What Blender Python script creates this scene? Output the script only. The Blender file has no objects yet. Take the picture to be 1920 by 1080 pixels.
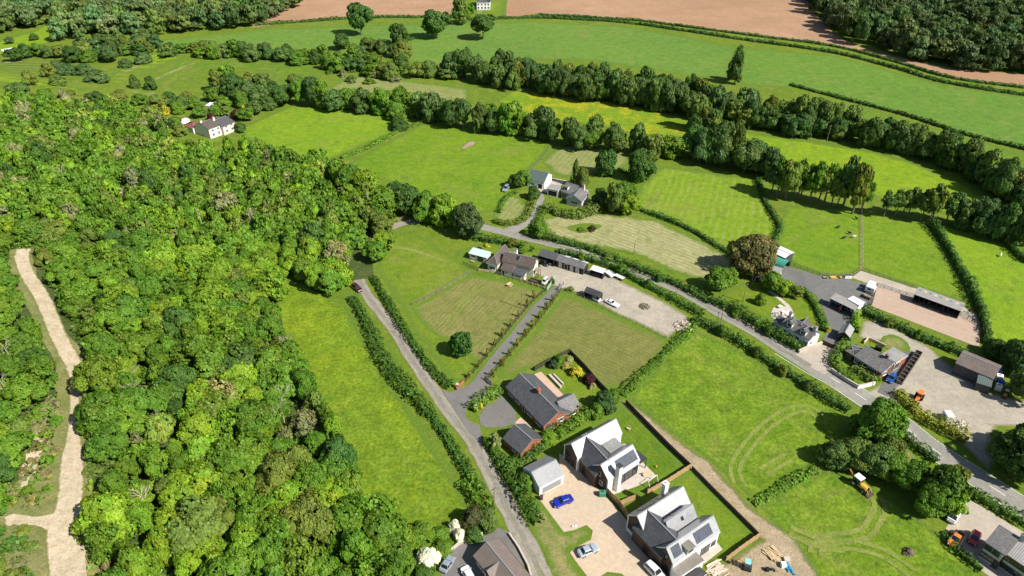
import bpy, bmesh, math, random
import numpy as np
from mathutils import Vector
RND = random.Random(11)
NPR = np.random.default_rng(5)
scene = bpy.context.scene
COL = scene.collection
# ------------------------------------------------------------------ camera model
FPX, PITCH, CAMH = 1281.0, math.radians(34.6), 113.0
SN, CS = math.sin(PITCH), math.cos(PITCH)
SUN = Vector((0.605, -0.372, 0.704)).normalized()

def smooth(t):
    t = min(1.0, max(0.0, t)); return t*t*(3-2*t)

def hill(x, y):
    """height of the wooded bank on the left of the lane"""
    if y < 90: xe = -28 + (90-y)*0.5
    elif y < 175: xe = -28 - (y-90)*0.541
    else: xe = -74 - (y-175)*0.416
    d = min(xe, -14) - 6 - x
    if d <= 0: return 0.0
    return 24*smooth(d/150)*smooth((400-y)/130)

def G(px, py, z=0.0):
    """point of the picture ray at height z"""
    vx, vy = (px-960)/FPX, (py-540)/FPX
    t = (CAMH-z)/(SN+vy*CS)
    return Vector((vx*t, t*(CS-vy*SN), z))

def at(px, py):
    z = 0.0
    p = G(px, py, 0)
    for _ in range(30):
        z = 0.5*z + 0.5*hill(p.x, p.y); p = G(px, py, z)
    return p

# ------------------------------------------------------------------ object helpers
def link(o): COL.objects.link(o); return o
def tag(o, label=None, cat=None, group=None, kind=None):
    if label: o['label'] = label
    if cat: o['category'] = cat
    if group: o['group'] = group
    if kind: o['kind'] = kind
    return o
def empty(name, loc, label, cat, group=None, rz=0.0):
    o = bpy.data.objects.new(name, None); link(o); o.empty_display_size = 0.3
    o.location = loc; o.rotation_euler = (0, 0, rz)
    return tag(o, label, cat, group)

class MB:
    def __init__(s): s.v=[]; s.f=[]; s.m=[]; s.uv=[]; s.smooth=False
    def face(s, pts, mi=0, uv=None):
        n=len(s.v); s.v += [tuple(p) for p in pts]; s.f.append(tuple(range(n,n+len(pts)))); s.m.append(mi)
        s.uv.append(uv if uv else [(p[0], p[1]) for p in pts])
    def box(s, O, eu, ev, u0,u1,v0,v1,z0,z1, mi=0):
        P=lambda u,v,z: O+eu*u+ev*v+Vector((0,0,z))
        c=[P(u0,v0,z0),P(u1,v0,z0),P(u1,v1,z0),P(u0,v1,z0),P(u0,v0,z1),P(u1,v0,z1),P(u1,v1,z1),P(u0,v1,z1)]
        for q in ((3,2,1,0),(4,5,6,7),(0,1,5,4),(1,2,6,5),(2,3,7,6),(3,0,4,7)):
            s.face([c[i] for i in q], mi, [((c[i]-O).dot(eu)+(c[i]-O).dot(ev)*.37, c[i].z) for i in q])
    def prism(s, prof, f, mi=0, a0=0, a1=1, capmi=None):
        """prof: list of (b,z) closed ring ; f(a,b,z)->point ; extruded a0..a1"""
        n=len(prof); L=[f(a0,b,z) for b,z in prof]; M=[f(a1,b,z) for b,z in prof]
        acc=[0.]
        for i in range(n): 
            q=prof[(i+1)%n]; acc.append(acc[-1]+math.hypot(q[0]-prof[i][0], q[1]-prof[i][1]))
        for i in range(n):
            j=(i+1)%n
            s.face([L[i],M[i],M[j],L[j]], mi, [(a0,acc[i]),(a1,acc[i]),(a1,acc[i+1]),(a0,acc[i+1])])
        cm = mi if capmi is None else capmi
        s.face(L[::1], cm); s.face(M[::-1], cm)
    def tube(s, p, q, r0, r1=None, n=6, mi=0):
        p=Vector(p); q=Vector(q); r1 = r0 if r1 is None else r1
        d=(q-p).normalized(); a=d.orthogonal().normalized(); b=d.cross(a)
        A=[p+(a*math.cos(t)+b*math.sin(t))*r0 for t in [2*math.pi*i/n for i in range(n)]]
        B=[q+(a*math.cos(t)+b*math.sin(t))*r1 for t in [2*math.pi*i/n for i in range(n)]]
        for i in range(n):
            j=(i+1)%n; s.face([A[i],A[j],B[j],B[i]], mi)
        s.face(A[::-1], mi); s.face(B, mi)
    def ball(s, c, r, mi=0, nu=8, nv=5, sq=(1,1,1)):
        c=Vector(c)
        P=lambda i,j: c+Vector((r*sq[0]*math.sin(math.pi*j/nv)*math.cos(2*math.pi*i/nu), r*sq[1]*math.sin(math.pi*j/nv)*math.sin(2*math.pi*i/nu), r*sq[2]*math.cos(math.pi*j/nv)))
        for i in range(nu):
            for j in range(nv):
                pts=[P(i,j),P(i,j+1),P(i+1,j+1),P(i+1,j)]
                if j==0: pts=[pts[0],pts[1],pts[2]]
                elif j==nv-1: pts=[pts[0],pts[1],pts[3]]
                s.face(pts, mi)
    def build(s, name, mats, parent=None, origin=None):
        me=bpy.data.meshes.new(name)
        o0 = Vector(origin) if origin is not None else (Vector(parent.get('_o', (0,0,0))) if parent else Vector((0,0,0)))
        me.from_pydata([tuple(Vector(v)-o0) for v in s.v], [], s.f)
        mats = mats if isinstance(mats,(list,tuple)) else [mats]
        for m in mats: me.materials.append(m)
        me.polygons.foreach_set('material_index', s.m)
        uv=me.uv_layers.new(name='UVMap'); k=0; flat=[]
        for u in s.uv:
            for a in u: flat += [a[0],a[1]]
        uv.data.foreach_set('uv', flat)
        if s.smooth: me.polygons.foreach_set('use_smooth', [True]*len(s.f))
        bm=bmesh.new(); bm.from_mesh(me); bmesh.ops.remove_doubles(bm, verts=bm.verts, dist=1e-4)
        bmesh.ops.recalc_face_normals(bm, faces=bm.faces); bm.to_mesh(me); bm.free()
        o=bpy.data.objects.new(name, me); link(o)
        if parent: o.parent=parent; o['_o']=tuple(o0)
        elif origin is not None: o.location=o0; o['_o']=tuple(o0)
        return o
ZERO=Vector((0,0,0)); EX=Vector((1,0,0)); EY=Vector((0,1,0)); EZ=Vector((0,0,1))
def thing(name, loc, label, cat, group=None):
    o=empty(name, loc, label, cat, group); o['_o']=tuple(loc); return o

# ------------------------------------------------------------------ materials
MATS={}
def newmat(name):
    m=bpy.data.materials.new(name); m.use_nodes=True; nt=m.node_tree; nt.nodes.clear()
    out=nt.nodes.new('ShaderNodeOutputMaterial'); b=nt.nodes.new('ShaderNodeBsdfPrincipled')
    nt.links.new(b.outputs[0], out.inputs[0]); MATS[name]=m
    return m, nt, b
class NT:
    def __init__(s, nt): s.nt=nt
    def n(s, typ, **k):
        x=s.nt.nodes.new('ShaderNode'+typ)
        for a,b in k.items():
            if a.startswith('i_'): x.inputs[int(a[2:]) if a[2:].isdigit() else a[2:]].default_value=b
            else: setattr(x,a,b)
        return x
    def l(s,a,b): s.nt.links.new(a,b)
    def mix(s, fac, a, b, mode='MIX'):
        x=s.nt.nodes.new('ShaderNodeMix'); x.data_type='RGBA'; x.blend_type=mode
        for sock,val in ((x.inputs[0],fac),(x.inputs[6],a),(x.inputs[7],b)):
            if hasattr(val,'is_linked'): s.l(val,sock)
            else: sock.default_value = val if not isinstance(val,tuple) else (*val[:3],1)
        return x.outputs[2]
    def noise(s, vec, scale, detail=3, rough=.55, dist=0):
        x=s.nt.nodes.new('ShaderNodeTexNoise'); x.inputs['Scale'].default_value=scale; x.inputs['Detail'].default_value=detail
        x.inputs['Roughness'].default_value=rough; x.inputs['Distortion'].default_value=dist
        s.l(vec,x.inputs['Vector']); return x.outputs[0]
    def ramp(s, fac, a, b):
        x=s.nt.nodes.new('ShaderNodeMapRange'); x.inputs[1].default_value=a; x.inputs[2].default_value=b; s.l(fac,x.inputs[0]); return x.outputs[0]
    def math(s, op, a, b=0.0):
        x=s.nt.nodes.new('ShaderNodeMath'); x.operation=op
        for i,v in enumerate((a,b)):
            if hasattr(v,'is_linked'): s.l(v,x.inputs[i])
            else: x.inputs[i].default_value=v
        return x.outputs[0]

HARD={'sandy_track','pale_gravel','concrete_apron','arena_sand','old_tarmac','yard_tarmac','drive_tarmac','lane_surface','patio_slabs','brick_paving','ploughed_soil','woodland_floor'}
def ground_mat(name, c1, c2, c3, big=22, med=4, fine=.55, bump=.6, stripe=None, c4=None, rough=.95, fa=.55, patch=None, edge=(.100,.162,.020), dry=None):
    """c1/c2 mixed by broad patches, c3 by tufts, c4 by rare spots; stripe=(angle_deg, period, colour, strength)"""
    m,nt,b=newmat(name); N=NT(nt)
    co=N.n('TexCoord').outputs['Object']
    col=N.mix(N.ramp(N.noise(co,1/big,4,.6,.6),.36,.64), c1, c2)
    col=N.mix(N.math('MULTIPLY',N.ramp(N.noise(co,1/med,4,.65),.42,.68),.55), col, c3)
    if stripe:
        mp=N.n('Mapping'); mp.inputs['Rotation'].default_value=(0,0,math.radians(stripe[0])); N.l(co,mp.inputs[0])
        w=N.n('TexWave', wave_type='BANDS', bands_direction='X', wave_profile='SIN')
        w.inputs['Scale'].default_value=math.pi/10/stripe[1]*1.0*2/2; w.inputs['Distortion'].default_value=3.2
        w.inputs['Detail'].default_value=3; w.inputs['Detail Scale'].default_value=.18/ max(.2,w.inputs['Scale'].default_value)
        N.l(mp.outputs[0],w.inputs[0])
        brk=N.ramp(N.noise(co,.12,4,.6),.3,.62)
        col=N.mix(N.math('MULTIPLY',N.math('MULTIPLY',N.ramp(w.outputs[1],.45,.8),brk),stripe[3]), col, stripe[2])
    if patch:
        pn=N.ramp(N.noise(co,1/patch[1],5,.65,.8),patch[2],patch[2]+.1)
        sp=N.ramp(N.noise(co,1.1,3,.7),.35,.6)
        col=N.mix(N.math('MULTIPLY',N.math('MULTIPLY',pn,sp),patch[3]), col, patch[0])
    if dry is None: dry=.5 if (edge and name not in HARD and name not in('bare_dirt','yard_gravel','sandy_track')) else 0
    if dry:
        dn=N.ramp(N.noise(co,1/17.,6,.72,1.2),.53,.66); col=N.mix(N.math('MULTIPLY',dn,dry),col,(.185,.190,.050))
        dn=N.ramp(N.noise(co,1/7.,5,.7,.6),.56,.68); col=N.mix(N.math('MULTIPLY',dn,dry*.9),col,(.062,.120,.020))
    fn=N.noise(co,1/fine,5,.75)
    col=N.mix(fa*.8, col, N.mix(N.ramp(N.noise(co,1/(fine*4.5),3,.7,.4),.34,.66),(.62,.68,.58),(1.3,1.26,1.3)), 'MULTIPLY')
    col=N.mix(fa, col, N.mix(N.ramp(fn,.3,.7),(.35,.42,.3),(1.55,1.5,1.5)), 'MULTIPLY')
    if c4: col=N.mix(N.math('MULTIPLY',N.ramp(N.noise(co,1/(med*.6),5,.7),.6,.7),.8), col, c4)
    if edge:
        ea=N.n('Attribute'); ea.attribute_name='margin'
        nz=N.math('ADD',N.noise(co,.22,4,.7),N.math('MULTIPLY',N.noise(co,1.3,3,.7),.6))
        ef=N.ramp(N.math('ADD',ea.outputs['Fac'],N.math('MULTIPLY',N.math('MULTIPLY',N.math('SUBTRACT',nz,.8),1.5),N.ramp(ea.outputs['Fac'],0,.3))),.3,.75)
        col=N.mix(ef,col,N.mix(fa,edge,N.mix(N.ramp(fn,.3,.7),(.5,.55,.45),(1.4,1.4,1.4)),'MULTIPLY'))
    N.l(col,b.inputs['Base Color']); b.inputs['Roughness'].default_value=rough; b.inputs['Specular IOR Level'].default_value=.12
    if bump:
        bp=N.n('Bump'); bp.inputs['Strength'].default_value=bump; bp.inputs['Distance'].default_value=.25
        N.l(fn,bp.inputs['Height']); N.l(bp.outputs[0],b.inputs['Normal'])
    return m

def plain(name, c, rough=.7, var=.15, scale=.8, metal=0, spec=.3, bump=0.0, dirt=None, coat=0):
    m,nt,b=newmat(name); N=NT(nt)
    co=N.n('TexCoord').outputs['Object']
    k1=tuple(x*(1-var) for x in c); k2=tuple(min(1,x*(1+var)) for x in c)
    n1=N.noise(co,scale,5,.65)
    col=N.mix(N.ramp(n1,.3,.7),k1,k2)
    if dirt: col=N.mix(N.math('MULTIPLY',N.ramp(N.noise(co,scale*.35,5,.7,.5),.48,.68),dirt[1]),col,dirt[0])
    N.l(col,b.inputs['Base Color']); b.inputs['Roughness'].default_value=rough
    b.inputs['Metallic'].default_value=metal; b.inputs['Specular IOR Level'].default_value=spec
    if coat: b.inputs['Coat Weight'].default_value=coat; b.inputs['Coat Roughness'].default_value=.05
    if bump:
        bp=N.n('Bump'); bp.inputs['Strength'].default_value=bump; bp.inputs['Distance'].default_value=.05
        N.l(N.noise(co,scale*8,4,.7),bp.inputs['Height']); N.l(bp.outputs[0],b.inputs['Normal'])
    return m

def roof_mat(name, c, course=.25, unit=.3, rough=.6, var=.25, spec=.4, mortar=.6, ribs=None, moss=None):
    m,nt,b=newmat(name); N=NT(nt)
    uv=N.n('TexCoord').outputs['UV']; co=N.n('TexCoord').outputs['Object']
    k1=tuple(x*(1-var) for x in c); k2=tuple(min(1,x*(1+var)) for x in c)
    if ribs:
        w=N.n('TexWave', wave_type='BANDS', bands_direction='X'); w.inputs['Scale'].default_value=math.pi/10/ribs; w.inputs['Distortion'].default_value=0
        N.l(uv,w.inputs[0]); h=w.outputs[1]
        col=N.mix(N.ramp(N.noise(co,.6,5,.7),.3,.7),k1,k2)
        col=N.mix(.55,col,N.mix(N.ramp(h,.05,.35),(.35,.35,.35),(1.1,1.1,1.1)),'MULTIPLY')
    else:
        br=N.n('TexBrick'); br.offset=.5; br.inputs['Scale'].default_value=1; br.inputs['Brick Width'].default_value=unit; br.inputs['Row Height'].default_value=course
        br.inputs['Mortar Size'].default_value=.012; br.inputs['Color1'].default_value=(*k1,1); br.inputs['Color2'].default_value=(*k2,1); br.inputs['Mortar'].default_value=(*[x*mortar for x in c],1)
        br.inputs['Bias'].default_value=-.2
        N.l(uv,br.inputs[0]); col=br.outputs[0]; h=N.math('SUBTRACT',1.0,br.outputs[1])
        col=N.mix(.5,col,N.mix(N.ramp(N.noise(co,.5,6,.7),.3,.7),(.65,.65,.68),(1.3,1.28,1.25)),'MULTIPLY')
    if moss: col=N.mix(N.math('MULTIPLY',N.ramp(N.noise(co,.7,6,.75),.5,.66),moss[1]),col,moss[0])
    N.l(col,b.inputs['Base Color']); b.inputs['Roughness'].default_value=rough; b.inputs['Specular IOR Level'].default_value=spec
    bp=N.n('Bump'); bp.inputs['Strength'].default_value=.5; bp.inputs['Distance'].default_value=.03; N.l(h,bp.inputs['Height']); N.l(bp.outputs[0],b.inputs['Normal'])
    return m

def leaf_mat():
    m,nt,b=newmat('foliage'); N=NT(nt)
    oi=N.n('ObjectInfo'); a=N.n('Attribute'); a.attribute_name='tint'
    col=N.mix(1.0, oi.outputs['Color'], a.outputs['Color'], 'MULTIPLY')
    N.l(col,b.inputs['Base Color']); b.inputs['Roughness'].default_value=.55; b.inputs['Specular IOR Level'].default_value=.25
    tr=N.n('BsdfTranslucent'); N.l(N.mix(1.0,col,(1.25,1.35,.6),'MULTIPLY'),tr.inputs[0])
    mx=N.n('MixShader'); mx.inputs[0].default_value=.28
    N.l(b.outputs[0],mx.inputs[1]); N.l(tr.outputs[0],mx.inputs[2])
    out=[x for x in nt.nodes if x.type=='OUTPUT_MATERIAL'][0]; N.l(mx.outputs[0],out.inputs[0])
    return m
LEAF=leaf_mat()
BARK=plain('bark',(.16,.13,.10),.9,.3,3,bump=.5)
# ------------------------------------------------------------------ ground sheets
def densify(pts, step=5.0, wob=.35, close=True):
    out=[]; n=len(pts)
    for i in range(n if close else n-1):
        a,b=pts[i],pts[(i+1)%n]; d=(b-a).length; k=max(1,int(d/step))
        for j in range(k):
            p=a.lerp(b,j/k); p=Vector((p.x+RND.uniform(-wob,wob), p.y+RND.uniform(-wob,wob), 0)); out.append(p)
    if not close: out.append(pts[-1].copy())
    return out
def catmull(pts, k=6, close=False):
    n=len(pts); out=[]
    for i in range(n if close else n-1):
        g=lambda j: pts[j%n] if close else pts[max(0,min(n-1,j))]
        p0,p1,p2,p3=g(i-1),g(i),g(i+1),g(i+2)
        for j in range(k):
            t=j/k; out.append(.5*((2*p1)+(p2-p0)*t+(2*p0-5*p1+4*p2-p3)*t*t+(3*p1-p0-3*p2+p3)*t**3))
    if not close: out.append(pts[-1].copy())
    return out
def sheet(name, wpts, mat, layer, drape=False, soft=0):
    from mathutils.geometry import tessellate_polygon
    tri=tessellate_polygon([[Vector((p.x,p.y,0)) for p in wpts]])
    bm=bmesh.new(); vs=[bm.verts.new((p.x,p.y,0)) for p in wpts]
    for t in tri:
        try: bm.faces.new([vs[i] for i in t])
        except ValueError: pass
    if drape or soft:
        lim=6 if drape else max(2.0,soft*.7)
        for _ in range(6):
            es=[e for e in bm.edges if e.calc_length()>lim and len(bm.verts)<16000]
            if not es: break
            bmesh.ops.subdivide_edges(bm, edges=es, cuts=1); bmesh.ops.triangulate(bm, faces=[f for f in bm.faces if len(f.verts)>3])
    off=.012*layer+(.12 if drape else 0)
    for v in bm.verts: v.co.z=hill(v.co.x,v.co.y)+off
    bmesh.ops.recalc_face_normals(bm, faces=bm.faces)
    for f in bm.faces:
        if f.normal.z<0: f.normal_flip()
    me=bpy.data.meshes.new(name); bm.to_mesh(me); bm.free(); me.materials.append(mat)
    if soft:
        # how near each point is to the edge of the field: 1 at the margin, 0 inside
        n=len(me.vertices); co=np.zeros(n*3); me.vertices.foreach_get('co',co); co=co.reshape(-1,3)[:,:2]
        A=np.array([(p.x,p.y) for p in wpts]); B=np.roll(A,-1,axis=0); best=np.full(n,1e9)
        for a,b in zip(A,B):
            d=b-a; L=max(1e-9,d@d); t=np.clip(((co-a)@d)/L,0,1); best=np.minimum(best,np.hypot(*(co-a-t[:,None]*d).T))
        at_=me.attributes.new('margin','FLOAT','POINT'); at_.data.foreach_set('value',np.clip(1-best/soft,0,1).astype(np.float32))
    o=link(bpy.data.objects.new(name,me)); o['kind']='structure'; return o
def field(name, px, mat, layer, wob=.35, curve=False, drape=False, step=5, soft=None):
    p=[(at(*q) if drape else G(*q)) for q in px]
    p=[Vector((q.x,q.y,0)) for q in p]
    if curve: p=catmull(p,6,True)
    p=densify(p,step,wob)
    if soft is None:
        dist=sum(q.y for q in p)/len(p); soft=0 if mat.name in HARD else 1.3 if mat.name in('bare_dirt','yard_gravel') else 1.6+dist*.009
        if drape: soft=0
    return sheet(name,p,mat,layer,drape,soft)
def strip_w(c, width, wob=.1, k=6):
    """world centre line -> outline"""
    c=catmull(c,k); L=[];Rr=[]
    for i,p in enumerate(c):
        d=(c[min(i+1,len(c)-1)]-c[max(i-1,0)]); d.z=0; d.normalize(); n=Vector((-d.y,d.x,0))
        w=(width if not callable(width) else width(i/(len(c)-1)))/2
        L.append(p+n*(w+RND.uniform(-wob,wob))); Rr.append(p-n*(w+RND.uniform(-wob,wob)))
    return L+Rr[::-1], c
def road(name, px, width, mat, layer, wob=.1, drape=False, k=6):
    """quad strip, so that long curved ribbons never fold"""
    c=[q if isinstance(q,Vector) else (at(*q) if drape else G(*q)) for q in px]; c=catmull([Vector((q.x,q.y,0)) for q in c],k)
    if drape: 
        c2=[]
        for a,b in zip(c,c[1:]): c2+= [a.lerp(b,t/3) for t in range(3)]
        c=c2+[c[-1]]
    mb=MB(); prev=None; off=.012*layer+(.12 if drape else 0); mg=[]
    for i,p in enumerate(c):
        d=(c[min(i+1,len(c)-1)]-c[max(i-1,0)]); d.normalize(); n=Vector((-d.y,d.x,0))
        w=(width if not callable(width) else width(i/(len(c)-1)))/2; ea,eb=w+RND.uniform(-wob,wob),w+RND.uniform(-wob,wob)
        ins=.55 if w>1 else .28; row=[p+n*ea,p+n*(ea-min(ins,ea*.5)),p.copy(),p-n*(eb-min(ins,eb*.5)),p-n*eb]
        for q in row: q.z=hill(q.x,q.y)+off
        mb.v+=[tuple(q) for q in row]; mg+=[1,0,0,0,1]
        if i:
            k=5*i
            for j in range(4): mb.f.append((k-5+j,k-4+j,k+1+j,k+j)); mb.m.append(0); mb.uv.append([(0,0)]*4)
    o=mb.build(name,mat)
    me=o.data
    if len(me.vertices)==len(mg):
        at_=me.attributes.new('margin','FLOAT','POINT'); at_.data.foreach_set('value',np.array(mg,np.float32))
    o['kind']='structure'; return o
# ------------------------------------------------------------------ foliage
def nrm(a): return a/np.maximum(1e-9,np.linalg.norm(a,axis=1,keepdims=True))
def leaf_arrays(P, Nn, size, rng, asp=1.0):
    """one folded-free diamond of leaves at each point, facing Nn"""
    k=len(P); t=nrm(np.cross(Nn, rng.normal(size=(k,3)))); b=np.cross(Nn,t)
    s=size*rng.uniform(.6,1.35,size=(k,1)); w=s*rng.uniform(.55,.95,size=(k,1))*asp
    lift=Nn*s*rng.uniform(-.25,.25,size=(k,1))
    V=np.stack([P-t*s, P-b*w+lift, P+t*s*rng.uniform(.7,1.1,size=(k,1)), P+b*w*rng.uniform(.7,1.1,size=(k,1))+lift],axis=1)
    return V.reshape(-1,3)
def mesh_from_quads(name, V, tint, mats):
    me=bpy.data.meshes.new(name); n=len(V)//4
    me.vertices.add(len(V)); me.vertices.foreach_set('co', V.astype(np.float32).ravel())
    me.loops.add(4*n); me.loops.foreach_set('vertex_index', np.arange(4*n,dtype=np.int32))
    me.polygons.add(n); me.polygons.foreach_set('loop_start', np.arange(0,4*n,4,dtype=np.int32))
    at_=me.attributes.new('tint','FLOAT_COLOR','FACE')
    rgba=np.ones((n,4),np.float32); rgba[:,:3]=tint; at_.data.foreach_set('color', rgba.ravel())
    for m in mats: me.materials.append(m)
    me.update(calc_edges=True); me.validate(); return me
def tint_rand(rng, n, v=.18, hue=.12):
    k=1+rng.normal(size=(n,1))*v; h=rng.normal(size=(n,1))*hue
    return np.clip(np.concatenate([k*(1+h), k, k*(1-h*.5)],axis=1),.35,2.0)
def crown(seed, nl=26, nleaf=4200, size=.085, shape='round', low=.18, fill=.78, asp=.4, sub=16):
    """unit crown: radius 1, base z=0, top z=1 (scaled per tree)."""
    rng=np.random.default_rng(seed)
    C=[];Rr=[]; m2,m3,p2_,p3_=rng.uniform(.08,.26),rng.uniform(.05,.2),rng.uniform(0,6.28),rng.uniform(0,6.28)
    if shape in('cone','column') or nl in(60,12): m2=m3=0
    for i in range(nl):
        for _ in range(60):
            z=rng.uniform(low,1.0); a=rng.uniform(0,2*math.pi)
            if shape=='round': prof=math.sqrt(max(0,1-((z-.55)/.50)**2))
            elif shape=='dome': prof=math.sqrt(max(0,1-(z/1.02)**2))
            elif shape=='tall': prof=.95*math.sqrt(max(0,1-((z-.5)/.54)**2))**.8
            elif shape=='cone': prof=max(.03,1.02-z)*(.85+.15*math.sin(z*40))
            elif shape=='column': prof=.9*math.sqrt(max(0,1-((z-.48)/.55)**4))
            else: prof=math.sqrt(max(0,1-((z-.6)/.45)**2))
            prof*=1+m2*math.cos(2*a+p2_)+m3*math.cos(3*a+p3_+2*z)
            rr=prof*math.sqrt(rng.uniform(.12,1)) 
            lr=rng.uniform(.20,.40)*(1 if shape not in('cone','column') else .7)
            if rr+lr*.6<prof+.12 : break
        C.append((rr*math.cos(a)*.88,rr*math.sin(a)*.88,z)); Rr.append(lr)
    C=np.array(C);Rr=np.array(Rr)
    zs=1.0
    lt=tint_rand(rng,nl,.12,.06)
    w=Rr**2; w/=w.sum()
    K=int(nleaf*2.4); idx=rng.choice(nl,K,p=w)
    # each lobe carries ragged sprays, so that the crown is tufted rather than smooth
    SD=nrm((rng.normal(size=(nl*sub,3))+np.array([0,0,.3]))).reshape(nl,sub,3)
    d=nrm(SD[idx,rng.integers(0,sub,K)]+rng.normal(size=(K,3))*.27)
    dots=np.einsum('kd,ksd->ks',d,SD[idx]).max(axis=1)
    tuft=1+.36*np.clip((dots-.78)/.22,0,1)
    rad=Rr[idx,None]*rng.uniform(fill,1.0,size=(K,1))*tuft[:,None]*.92
    asp=np.array([1,1,asp])
    P=C[idx]+d*rad*asp
    keep=np.ones(K,bool)
    for j in range(nl):
        q=(P-C[j])/asp; inside=(np.linalg.norm(q,axis=1)<Rr[j]*.72)&(idx!=j); keep&=~inside
    keep&=P[:,2]>0.02
    P=P[keep][:nleaf]; d=d[keep][:nleaf]; idx=idx[keep][:nleaf]
    out=nrm((P-np.array([0,0,.35]))*np.array([1,1,1/asp[2]*.6]))
    Nn=nrm(d*.62+out*.32+rng.normal(size=P.shape)*.42+np.array([0,0,.42]))
    V=leaf_arrays(P,Nn,size,rng)
    return V, lt[idx]*tint_rand(rng,len(P),.15,.05)
PROTO={}
def proto(kind):
    if kind in PROTO: return PROTO[kind]
    sp={'round':dict(nl=48,nleaf=9500,size=.060,sub=22,shape='round',asp=.42),
        'round2':dict(nl=38,nleaf=8500,size=.063,sub=22,shape='round',low=.25,asp=.45),
        'round3':dict(nl=56,nleaf=9800,size=.058,sub=22,shape='dome',low=.05,asp=.45),
        'round4':dict(nl=42,nleaf=9000,size=.060,shape='dome',low=.12,asp=.45,sub=20),
        'round5':dict(nl=30,nleaf=8000,size=.062,shape='round',low=.3,asp=.5,sub=26),
        'scrappy':dict(nl=30,nleaf=2600,size=.060,shape='dome',low=.15,asp=.42,sub=9,fill=.35),
        'big':dict(nl=95,nleaf=13000,size=.050,shape='round',low=.12,asp=.5),
        'big2':dict(nl=75,nleaf=11000,size=.053,shape='round',low=.10,asp=.5),
        'tall':dict(nl=52,nleaf=4600,size=.092,shape='tall',low=.08,asp=.32),
        'tall2':dict(nl=44,nleaf=4000,size=.095,shape='tall',low=.14,asp=.3),
        'open':dict(nl=30,nleaf=2300,size=.085,shape='tall',low=.15,fill=.3,asp=.3),
        'field':dict(nl=40,nleaf=4600,size=.075,shape='round',low=.2,asp=.5),
        'conifer':dict(nl=90,nleaf=4800,size=.09,shape='cone',low=.02,asp=.3),
        'column':dict(nl=36,nleaf=2600,size=.12,shape='column',low=.05,asp=.5),
        'bush':dict(nl=20,nleaf=1700,size=.11,shape='dome',low=.03,asp=.7),
        'bush2':dict(nl=26,nleaf=2000,size=.105,shape='dome',low=.03,asp=.7),
        'ball':dict(nl=60,nleaf=4600,size=.075,shape='round',low=.05,asp=.45),
        'small':dict(nl=12,nleaf=480,size=.19,shape='column',low=.05,asp=.4),
        'near1':dict(nl=44,nleaf=2300,size=.095,shape='dome',low=.1,asp=.42,sub=18),
        'near2':dict(nl=36,nleaf=2100,size=.098,shape='round',low=.25,asp=.45,sub=18),
        'near3':dict(nl=30,nleaf=1900,size=.10,shape='dome',low=.15,asp=.4,sub=14),
        'far':dict(nl=32,nleaf=1500,size=.112,shape='round',low=.25,asp=.27),
        'far2':dict(nl=24,nleaf=820,size=.165,shape='tall',low=.1,asp=.38),
        'far3':dict(nl=36,nleaf=1600,size=.108,shape='dome',low=.15,asp=.28)}[kind]
    V,t=crown(hash_(kind),**sp); PROTO[kind]=(V,t); return PROTO[kind]
def hash_(s): return sum(ord(c)*(i*7+3) for i,c in enumerate(s))%9973
CROWNME={}
def crown_mesh(kind):
    if kind not in CROWNME:
        V,t=proto(kind); CROWNME[kind]=mesh_from_quads('crown_'+kind,V,t,[LEAF])
    return CROWNME[kind]
TRUNKME={}
def trunk_mesh(kind):
    if kind not in TRUNKME:
        r=random.Random(hash_(kind)); mb=MB()
        pts=[Vector((0,0,-.03))]
        for i in range(1,5): pts.append(Vector((r.uniform(-.015,.015)*i,r.uniform(-.015,.015)*i,.85*i/4)))
        for i in range(4): mb.tube(pts[i],pts[i+1],.032*(1-.2*i),.032*(1-.2*(i+1)),7)
        for i in range(7):
            a=r.uniform(0,6.28); z=r.uniform(.22,.6); b=pts[min(3,int(z/.85*4))].lerp(pts[min(4,int(z/.85*4)+1)],.3)
            e=b+Vector((math.cos(a)*.28,math.sin(a)*.28,r.uniform(.15,.3))); mb.tube(b,e,.013,.004,5)
        o=mb.build('trunk',BARK); me=o.data; bpy.data.objects.remove(o); TRUNKME[kind]=me
    return TRUNKME[kind]
PAL=dict(mid=(.112,.218,.017), bright=(.172,.292,.019), dark=(.066,.140,.021), olive=(.150,.208,.032), blue=(.090,.160,.042),
  brown=(0.156,0.125,0.039), gold=(0.478,0.400,0.028), copper=(0.078,0.018,0.024), white=(0.894,0.850,0.699), lime=(0.250,0.320,0.046), river=(.100,.170,.034), hedge=(.078,.162,.020), yhedge=(0.250,0.270,0.028), pale=(0.343,0.360,0.129), far=(.092,.155,.042), khaki=(0.218,0.205,0.078))
def col4(c, j=.12):
    c=PAL[c] if isinstance(c,str) else c; k=1+RND.uniform(-j,j); h=RND.uniform(-.5,.5)*j*1.4
    return (min(1,c[0]*k*(1+h)),min(1,c[1]*k),c[2]*k*(1-h),1)
def tree(p, h, w, color, kind, label, cat='tree', name='tree', group=None, base=.12, jit=.12, trunk=True):
    """h total height, w crown width ; base = share of bare stem"""
    e=thing(name, p, label, cat, group); e['_o']=(0,0,0); rz=RND.uniform(0,6.28)
    c=bpy.data.objects.new('crown' if trunk else 'foliage', crown_mesh(kind)); link(c); c.parent=e
    c.location=(0,0,h*base); c.scale=(w/2,w/2*RND.uniform(.9,1.1),h*(1-base)); c.rotation_euler=(0,0,rz); c.color=col4(color,jit)
    if trunk:
        t=bpy.data.objects.new('trunk', trunk_mesh(kind)); link(t); t.parent=e; t.scale=(h*.8,h*.8,h*.85); t.rotation_euler=(0,0,rz)
    return e
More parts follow.
